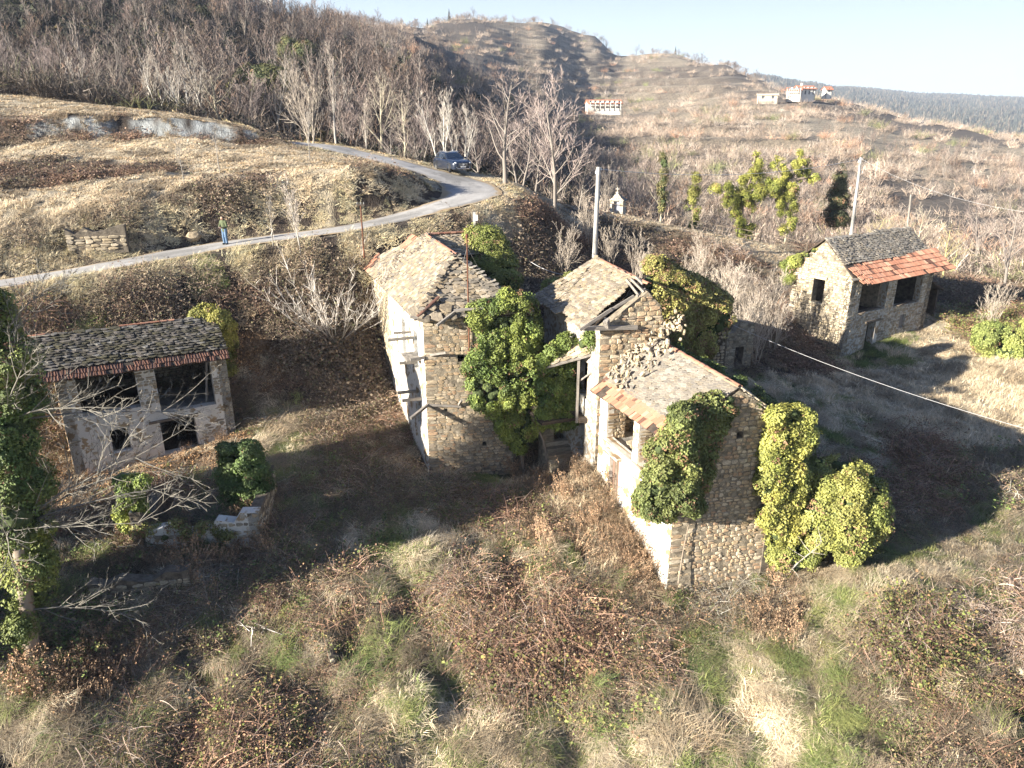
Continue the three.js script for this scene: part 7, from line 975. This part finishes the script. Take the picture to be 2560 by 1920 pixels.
// ---------- car ----------
{
  const pos = V(-5.15, 0, -63.9), r1 = ROAD; pos.y = H(pos.x, pos.z) + 0.02; const turn = Math.PI * 0.5 - 0.62; // its nose towards the camera and right
  const g = thing('parked_car', 'dark blue estate car parked on the gravel beside the road bend', 'car', pos, 0), paint = new THREE.MeshPhysicalMaterial({ color: C(0.012, 0.02, 0.04), roughness: 0.35, metalness: 0.3, clearcoat: 1, clearcoatRoughness: 0.08 }), glass = new THREE.MeshPhysicalMaterial({ color: C(0.01, 0.014, 0.02), roughness: 0.05, clearcoat: 1 }), chrome = std(C(0.75, 0.76, 0.78), 0.2, { metalness: 0.9 }), black = std(C(0.015, 0.015, 0.016), 0.7);
  g.rotation.y = -1.08; // local x forwards
  // body: cross sections along x, lofted
  const sec = (x, z0, z1, w0, w1, wt) => { const o = []; const q = [[w0 * 0.9, z0], [w0, z0 + 0.12], [w0, z0 + 0.42], [w1, (z0 + z1) / 2 + 0.22], [wt, z1 - 0.05], [wt * 0.82, z1]]; for (const [y, z] of q) o.push(V(x, z, y)); for (const [y, z] of q.slice().reverse()) o.push(V(x, z, -y)); return o; };
  const low = [sec(2.33, 0.36, 0.72, 0.62, 0.60, 0.56), sec(2.25, 0.26, 0.86, 0.82, 0.78, 0.72), sec(1.95, 0.24, 0.98, 0.92, 0.9, 0.8), sec(1.0, 0.24, 1.08, 0.94, 0.93, 0.84), sec(0.2, 0.24, 1.1, 0.94, 0.93, 0.86), sec(-1.0, 0.24, 1.12, 0.94, 0.93, 0.86), sec(-1.9, 0.25, 1.12, 0.93, 0.91, 0.82), sec(-2.2, 0.3, 1.08, 0.86, 0.84, 0.76), sec(-2.33, 0.42, 0.95, 0.72, 0.7, 0.62)];
  const cab = [[1.0, 1.07, 0.82], [0.78, 1.14, 0.80], [0.2, 1.50, 0.67], [-0.1, 1.60, 0.63], [-0.9, 1.645, 0.62], [-1.6, 1.58, 0.62], [-1.85, 1.5, 0.63], [-2.2, 1.1, 0.78]];
  const loft = (rows) => { const t = new TB(), w = C(1, 1, 1); for (let i = 0; i + 1 < rows.length; i++) for (let k = 0; k < rows[i].length; k++) { const l = (k + 1) % rows[i].length; t.quad(rows[i][k], rows[i + 1][k], rows[i + 1][l], rows[i][l], w); } for (const [r, s] of [[rows[0], 1], [rows[rows.length - 1], -1]]) for (let k = 1; k + 1 < r.length; k++) s > 0 ? t.tri(r[0], r[k], r[k + 1], w) : t.tri(r[0], r[k + 1], r[k], w); const q = t.geo(true); q.deleteAttribute('color'); return q; };
  const body = loft(low); mesh('body', body, paint, g);
  const roofRows = cab.map(([x, z, w]) => [V(x, 1.0, 0.86), V(x, z - 0.06, w), V(x, z, w * 0.86), V(x, z, -w * 0.86), V(x, z - 0.06, -w), V(x, 1.0, -0.86)]); mesh('cabin', loft(roofRows), paint, g);
  const t = new TB(), w = C(1, 1, 1), o = 0.012; const P = (x, y, z) => V(x, y, z); // glazing, set proud of the cabin by a centimetre
  const pane = (name, pts, m = glass) => { const b = new TB(); for (let k = 1; k + 1 < pts.length; k++) b.tri(pts[0], pts[k], pts[k + 1], w); const q = b.geo(); q.deleteAttribute('color'); m.side = THREE.DoubleSide; mesh(name, q, m, g); };
  pane('windscreen', [P(0.80 + o, 1.15, 0.74), P(0.80 + o, 1.15, -0.74), P(0.22, 1.50 + o, -0.6), P(0.22, 1.50 + o, 0.6)]); pane('rear_window', [P(-1.9 - o, 1.46, 0.55), P(-1.9 - o, 1.46, -0.55), P(-2.16 - o, 1.16, -0.68), P(-2.16 - o, 1.16, 0.68)]);
  for (const s of [1, -1]) { const side = (x, z) => { let i = 0; while (i < cab.length - 2 && cab[i + 1][0] > x) i++; const k = (cab[i][0] - x) / (cab[i][0] - cab[i + 1][0]), top = lerp(cab[i][1], cab[i + 1][1], k) - 0.06, ww = lerp(cab[i][2], cab[i + 1][2], k); return P(x, z < 0 ? top - 0.05 : z, s * (lerp(0.86, ww, ((z < 0 ? top - 0.05 : z) - 1) / (top - 1)) + o)); };
    pane('side_window', [side(0.62, 1.14), side(0.1, -1), side(-0.28, -1), side(-0.3, 1.14)]); pane('side_window', [side(-0.38, 1.14), side(-0.36, -1), side(-1.1, -1), side(-1.15, 1.14)]); pane('side_window', [side(-1.23, 1.14), side(-1.18, -1), side(-1.6, -1), side(-1.85, 1.14)]);
    const trim = new TB(); trim.tube([side(0.72, 1.1), side(-0.4, 1.1), side(-1.9, 1.1), side(-1.66, -1), side(-0.9, -1), side(0.05, -1)].map((p) => p.add(V(0, 0, s * 0.01))), Array(6).fill(0.014), 5, w); mesh('window_trim', trim.geo(), chrome, g);
    const rail = new TB(); rail.tube([P(0.1, 1.56, s * 0.55), P(0, 1.65, s * 0.56), P(-1.4, 1.66, s * 0.56), P(-1.55, 1.58, s * 0.55)], Array(4).fill(0.025), 6, w); mesh('roof_rail', rail.geo(), chrome, g);
    const mir = new THREE.SphereGeometry(0.12, 10, 8); mir.scale(0.8, 0.75, 1.1); mir.translate(0.55, 1.14, s * 1.02); mesh('wing_mirror', mir, paint, g);
    const lamp = new THREE.SphereGeometry(0.2, 12, 8); lamp.scale(0.9, 0.5, 0.9); lamp.translate(2.12, 0.78, s * 0.62); mesh('headlight', lamp, std(C(0.8, 0.82, 0.84), 0.15), g); const tail = new THREE.BoxGeometry(0.1, 0.14, 0.4); tail.translate(-2.24, 0.98, s * 0.55); mesh('tail_light', tail, std(C(0.4, 0.02, 0.02), 0.3), g);
    for (const x of [1.42, -1.4]) { const wh = new THREE.Group(); wh.name = 'wheel'; wh.position.set(x, 0.36, s * 0.83); if (x > 0) wh.rotation.y = -0.42; g.add(wh); const ty = new THREE.TorusGeometry(0.27, 0.1, 10, 24); ty.scale(1, 1, 1.15); mesh('tyre', ty, black, wh); const rim = new THREE.CylinderGeometry(0.2, 0.22, 0.12, 20); rim.rotateX(Math.PI / 2); rim.translate(0, 0, s * 0.03); mesh('rim', rim, black, wh); const sp = []; for (let k = 0; k < 5; k++) { const b = new THREE.BoxGeometry(0.07, 0.2, 0.03); b.translate(0, 0.11, s * 0.1); b.rotateZ(k * 1.2566); sp.push(b); } mesh('spokes', mergeGeometries(sp), chrome, wh); const arch = new THREE.TorusGeometry(0.4, 0.05, 6, 18, Math.PI); arch.translate(x, 0.36, s * 0.92); mesh('wheel_arch', arch, black, g); }
    const hd = new THREE.BoxGeometry(0.2, 0.03, 0.03); for (const x of [-0.1, -1.1]) { const q = hd.clone(); q.translate(x, 0.96, s * 0.95); mesh('door_handle', q, chrome, g); }
    const sill = new THREE.BoxGeometry(2.2, 0.12, 0.06); sill.translate(0, 0.3, s * 0.94); mesh('sill', sill, black, g);
  }
  const gr = new THREE.BoxGeometry(0.06, 0.2, 0.8); gr.translate(2.30, 0.68, 0); mesh('grille', gr, black, g); for (const y of [0.64, 0.73]) { const b = new THREE.BoxGeometry(0.05, 0.025, 0.78); b.translate(2.335, y, 0); mesh('grille_bar', b, chrome, g); } const em = new THREE.CylinderGeometry(0.09, 0.09, 0.04, 18); em.rotateZ(Math.PI / 2); em.translate(2.36, 0.685, 0); mesh('emblem', em, chrome, g);
  const air = new THREE.BoxGeometry(0.06, 0.12, 1.1); air.translate(2.31, 0.40, 0); mesh('air_intake', air, black, g); const at = new TB(); at.tube([P(2.33, 0.5, 0.62), P(2.35, 0.36, 0.5), P(2.35, 0.34, -0.5), P(2.33, 0.5, -0.62)], [0.025, 0.03, 0.03, 0.025], 6, w); mesh('bumper_trim', at.geo(), chrome, g); const pl = new THREE.BoxGeometry(0.02, 0.11, 0.46); pl.translate(2.36, 0.5, 0); mesh('number_plate', pl, std(C(0.8, 0.8, 0.78)), g);
}
// ---------- person ----------
{
  const base = atZ(226.6, 247.6, -45.3), [rd, rp] = roadNear(base.x, base.z); base.y = rp.y + 0.02;
  const g = thing('person', 'person in green jacket and blue jeans standing on the road looking down', 'person', base, 0); g.rotation.y = -0.35; // faces the camera, a little to its left
  function blob(bones, res, size, cx, cy, k = 0.035) { // smooth union of tapered capsules
    const mc = new MarchingCubes(res, new THREE.MeshStandardMaterial(), false, false, 60000); mc.isolation = 0; const n = res, p = V(); mc.reset();
    for (let z = 0; z < n; z++) for (let y = 0; y < n; y++) for (let x = 0; x < n; x++) { p.set((x / n - 0.5) * size + cx, (y / n - 0.5) * size + cy, (z / n - 0.5) * size); let d = 1e3; for (const [a, b, ra, rb, sz] of bones) { const ab = V().subVectors(b, a), q = V().subVectors(p, a); const t = clamp(q.dot(ab) / Math.max(1e-6, ab.lengthSq())), m = q.addScaledVector(ab, -t); if (sz) m.z /= sz; const e = m.length() - lerp(ra, rb, t), h = clamp(0.5 + 0.5 * (d - e) / k); d = lerp(d, e, h) - k * h * (1 - h); } mc.field[x + y * n + z * n * n] = -d; }
    mc.update(); const c = mc.count, gg = new THREE.BufferGeometry(); gg.setAttribute('position', new THREE.Float32BufferAttribute(mc.positionArray.slice(0, c * 3), 3)); gg.setAttribute('normal', new THREE.Float32BufferAttribute(mc.normalArray.slice(0, c * 3), 3)); gg.scale(size / 2, size / 2, size / 2); gg.translate(cx, cy, 0); return gg;
  }
  const sh = [V(-0.19, 1.42, 0), V(0.19, 1.42, 0)], el = [V(-0.27, 1.14, 0.06), V(0.27, 1.14, 0.04)], wr = [V(-0.1, 1.1, 0.27), V(0.12, 1.09, 0.27)], hip = [V(-0.09, 0.9, 0), V(0.09, 0.9, 0)], kn = [V(-0.1, 0.5, 0.03), V(0.09, 0.5, 0.03)], an = [V(-0.11, 0.09, 0), V(0.1, 0.09, 0)], skin = std(C(0.5, 0.3, 0.21), 0.6), jk = std(C(0.085, 0.105, 0.05), 0.9), jeans = std(C(0.10, 0.17, 0.27), 0.9);
  const head = [V(0, 1.6, 0.07), V(0, 1.66, 0.05)], body = []; body.push([V(0, 1.42, 0), V(0, 1.56, 0.04), 0.055, 0.05], [head[0], head[1], 0.085, 0.1]);
  body.push([V(0, 1.35, 0), V(0, 0.95, 0), 0.13, 0.12, 0.75]); for (const i of [0, 1]) body.push([sh[i], el[i], 0.05, 0.042], [el[i], wr[i], 0.04, 0.03], [hip[i], kn[i], 0.085, 0.058], [kn[i], an[i], 0.055, 0.04]);
  for (const i of [0, 1]) { const s = i ? -1 : 1; body.push([wr[i], wr[i].clone().add(V(s * 0.04, 0.01, 0.07)), 0.034, 0.036]); for (let k = 0; k < 4; k++) body.push([wr[i].clone().add(V(s * 0.05, 0.03 - k * 0.02, 0.08)), wr[i].clone().add(V(s * 0.09, 0.03 - k * 0.02, 0.11 - k * 0.004)), 0.011, 0.009]); body.push([wr[i].clone().add(V(s * 0.02, 0.03, 0.05)), wr[i].clone().add(V(s * 0.05, 0.06, 0.09)), 0.013, 0.011]); }
  body.push([V(0, 1.6, 0.165), V(0, 1.575, 0.175), 0.014, 0.018]);
  mesh('body', blob(body, 96, 1.9, 0, 0.9, 0.02), skin, g);
  const jacket = [[V(0, 1.40, 0), V(0, 0.92, 0), 0.175, 0.17, 0.78], [V(-0.15, 1.41, 0), V(0.15, 1.41, 0), 0.09, 0.09]]; for (const i of [0, 1]) jacket.push([sh[i], el[i], 0.08, 0.068], [el[i], wr[i].clone().lerp(el[i], 0.12), 0.064, 0.05]); jacket.push([V(0, 1.48, -0.01), V(0, 1.52, 0.0), 0.085, 0.075]); mesh('jacket', blob(jacket, 64, 1.1, 0, 1.2), jk, g);
  const legs = [[V(-0.05, 0.95, 0), V(0.05, 0.95, 0), 0.145, 0.145, 0.85]]; for (const i of [0, 1]) legs.push([hip[i], kn[i], 0.105, 0.08], [kn[i], an[i], 0.078, 0.07]); mesh('jeans', blob(legs, 64, 1.2, 0, 0.5), jeans, g);
  for (const i of [0, 1]) { const s = new THREE.SphereGeometry(1, 12, 8); s.scale(0.055, 0.06, 0.14); s.translate(an[i].x + (i ? 0.02 : -0.02), 0.05, 0.055); mesh('shoe', s, std(C(0.04, 0.035, 0.03)), g); }
  const hair = new THREE.SphereGeometry(0.113, 14, 10, 0, 6.283, 0, 1.75); hair.rotateX(-0.35); hair.translate(0, 1.665, 0.03); mesh('hair', hair, std(C(0.05, 0.035, 0.025), 0.9), g);
  for (const s of [-1, 1]) { const e = new THREE.SphereGeometry(0.011, 8, 6); e.translate(s * 0.033, 1.635, 0.155); mesh('eye', e, std(C(0.03, 0.02, 0.02), 0.2), g); const ear = new THREE.SphereGeometry(0.022, 8, 6); ear.scale(0.5, 1.2, 0.8); ear.translate(s * 0.1, 1.63, 0.05); mesh('ear', ear, skin, g); }
  const mo = new THREE.BoxGeometry(0.04, 0.006, 0.01); mo.translate(0, 1.545, 0.152); mesh('mouth', mo, std(C(0.3, 0.1, 0.08)), g);
  const ph = thing('remote_control', 'dark handheld controller held by the standing person', 'controller', base.clone().add(V(0, 1.12, 0)), 0); ph.rotation.y = g.rotation.y; const b = new THREE.BoxGeometry(0.19, 0.035, 0.11); b.translate(0.01, 0, 0.36); mesh('case', b, std(C(0.05, 0.05, 0.055), 0.5), ph); for (const s of [-0.06, 0.08]) { const st = new THREE.CylinderGeometry(0.008, 0.008, 0.05, 6); st.translate(s, 0.04, 0.35); mesh('stick', st, std(C(0.03, 0.03, 0.03)), ph); }
}
// ---------- loose stones and litter that stand out ----------
{
  const f = rng(888); const rock = (px, py, s, pal, label, name = 'loose_stone') => { const p = G0(px, py); const m = mesh(name, RUBBLE[Math.floor(f() * 5)], palMats[pal][Math.floor(f() * palMats[pal].length)], scene); m.position.copy(p).add(V(0, s * 0.25, 0)); m.rotation.set(f() * 6, f() * 6, f() * 6); m.scale.set(s, s * 0.8, s * 0.7); tag(m, label, 'stone'); };
  rock(194, 240, 0.9, 'pale', 'pale boulder at the road edge left of the person'); rock(1020, 676, 0.5, 'pale', 'white stone at the right edge below the mound'); rock(883, 618, 0.35, 'pale', 'small white stone in the straw near the mound'); rock(572, 577, 0.3, 'pale', 'lone pale stone in the brambles below the white wall'); rock(750, 228, 0.5, 'pale', 'pale stone lying on the shaded plateau grass');
  rock(436, 492, 0.3, 'pale', 'pale stone in the shade at the foot of the tower'); rock(490, 700, 0.3, 'pale', 'grey stone showing between tufts in the lower grass');
  for (const [px, py, lab] of [[184, 580, 'upper broken orange tile'], [164, 618, 'lower broken orange tile in the litter'], [262, 567, 'orange tile fragment below the low ruin']]) { const p = G0(px, py), m = mesh('broken_tile', TILE, palMats.clay[1], scene); m.position.copy(p).add(V(0, 0.12, 0)); m.rotation.set(-1.2, f() * 6, 0.3); m.scale.set(0.3, 0.4, 0.05); tag(m, lab, 'roof tile'); }
  const p = G0(258, 638), g = thing('dead_branches', 'bleached white dead branches crossed on the brambles', 'branches', p), t = new TB(); for (let k = 0; k < 7; k++) { const a = f() * 6.283; arc(t, V(rr(-0.3, 0.3, f), 0.35, rr(-0.3, 0.3, f)), V(Math.cos(a), rr(-0.15, 0.2, f), Math.sin(a)), rr(0.6, 1.3, f), 0.05, 0.022, C(0.62, 0.58, 0.52), f, 4); } mesh('wood', t.geo(), barkMat, g);
  const s2 = G0(783, 580), g2 = thing('dead_sapling', 'slanting dead white sapling in front of the big bush', 'sapling', s2), t2 = new TB(); const main = arc(t2, V(0, -0.1, 0), V(0.35, 1, 0.25), 2.7, -0.02, 0.035, C(0.6, 0.56, 0.5), f, 7); for (let k = 2; k < 8; k++) for (let e = 0; e < 3; e++) arc(t2, main[k], V(0.2, 0.7, 0).add(rdir(f).multiplyScalar(0.8)), rr(0.4, 1.0, f), 0, 0.013, C(0.55, 0.5, 0.44), f, 4); mesh('stem', t2.geo(), barkMat, g2);
}
renderer.render(scene, camera);
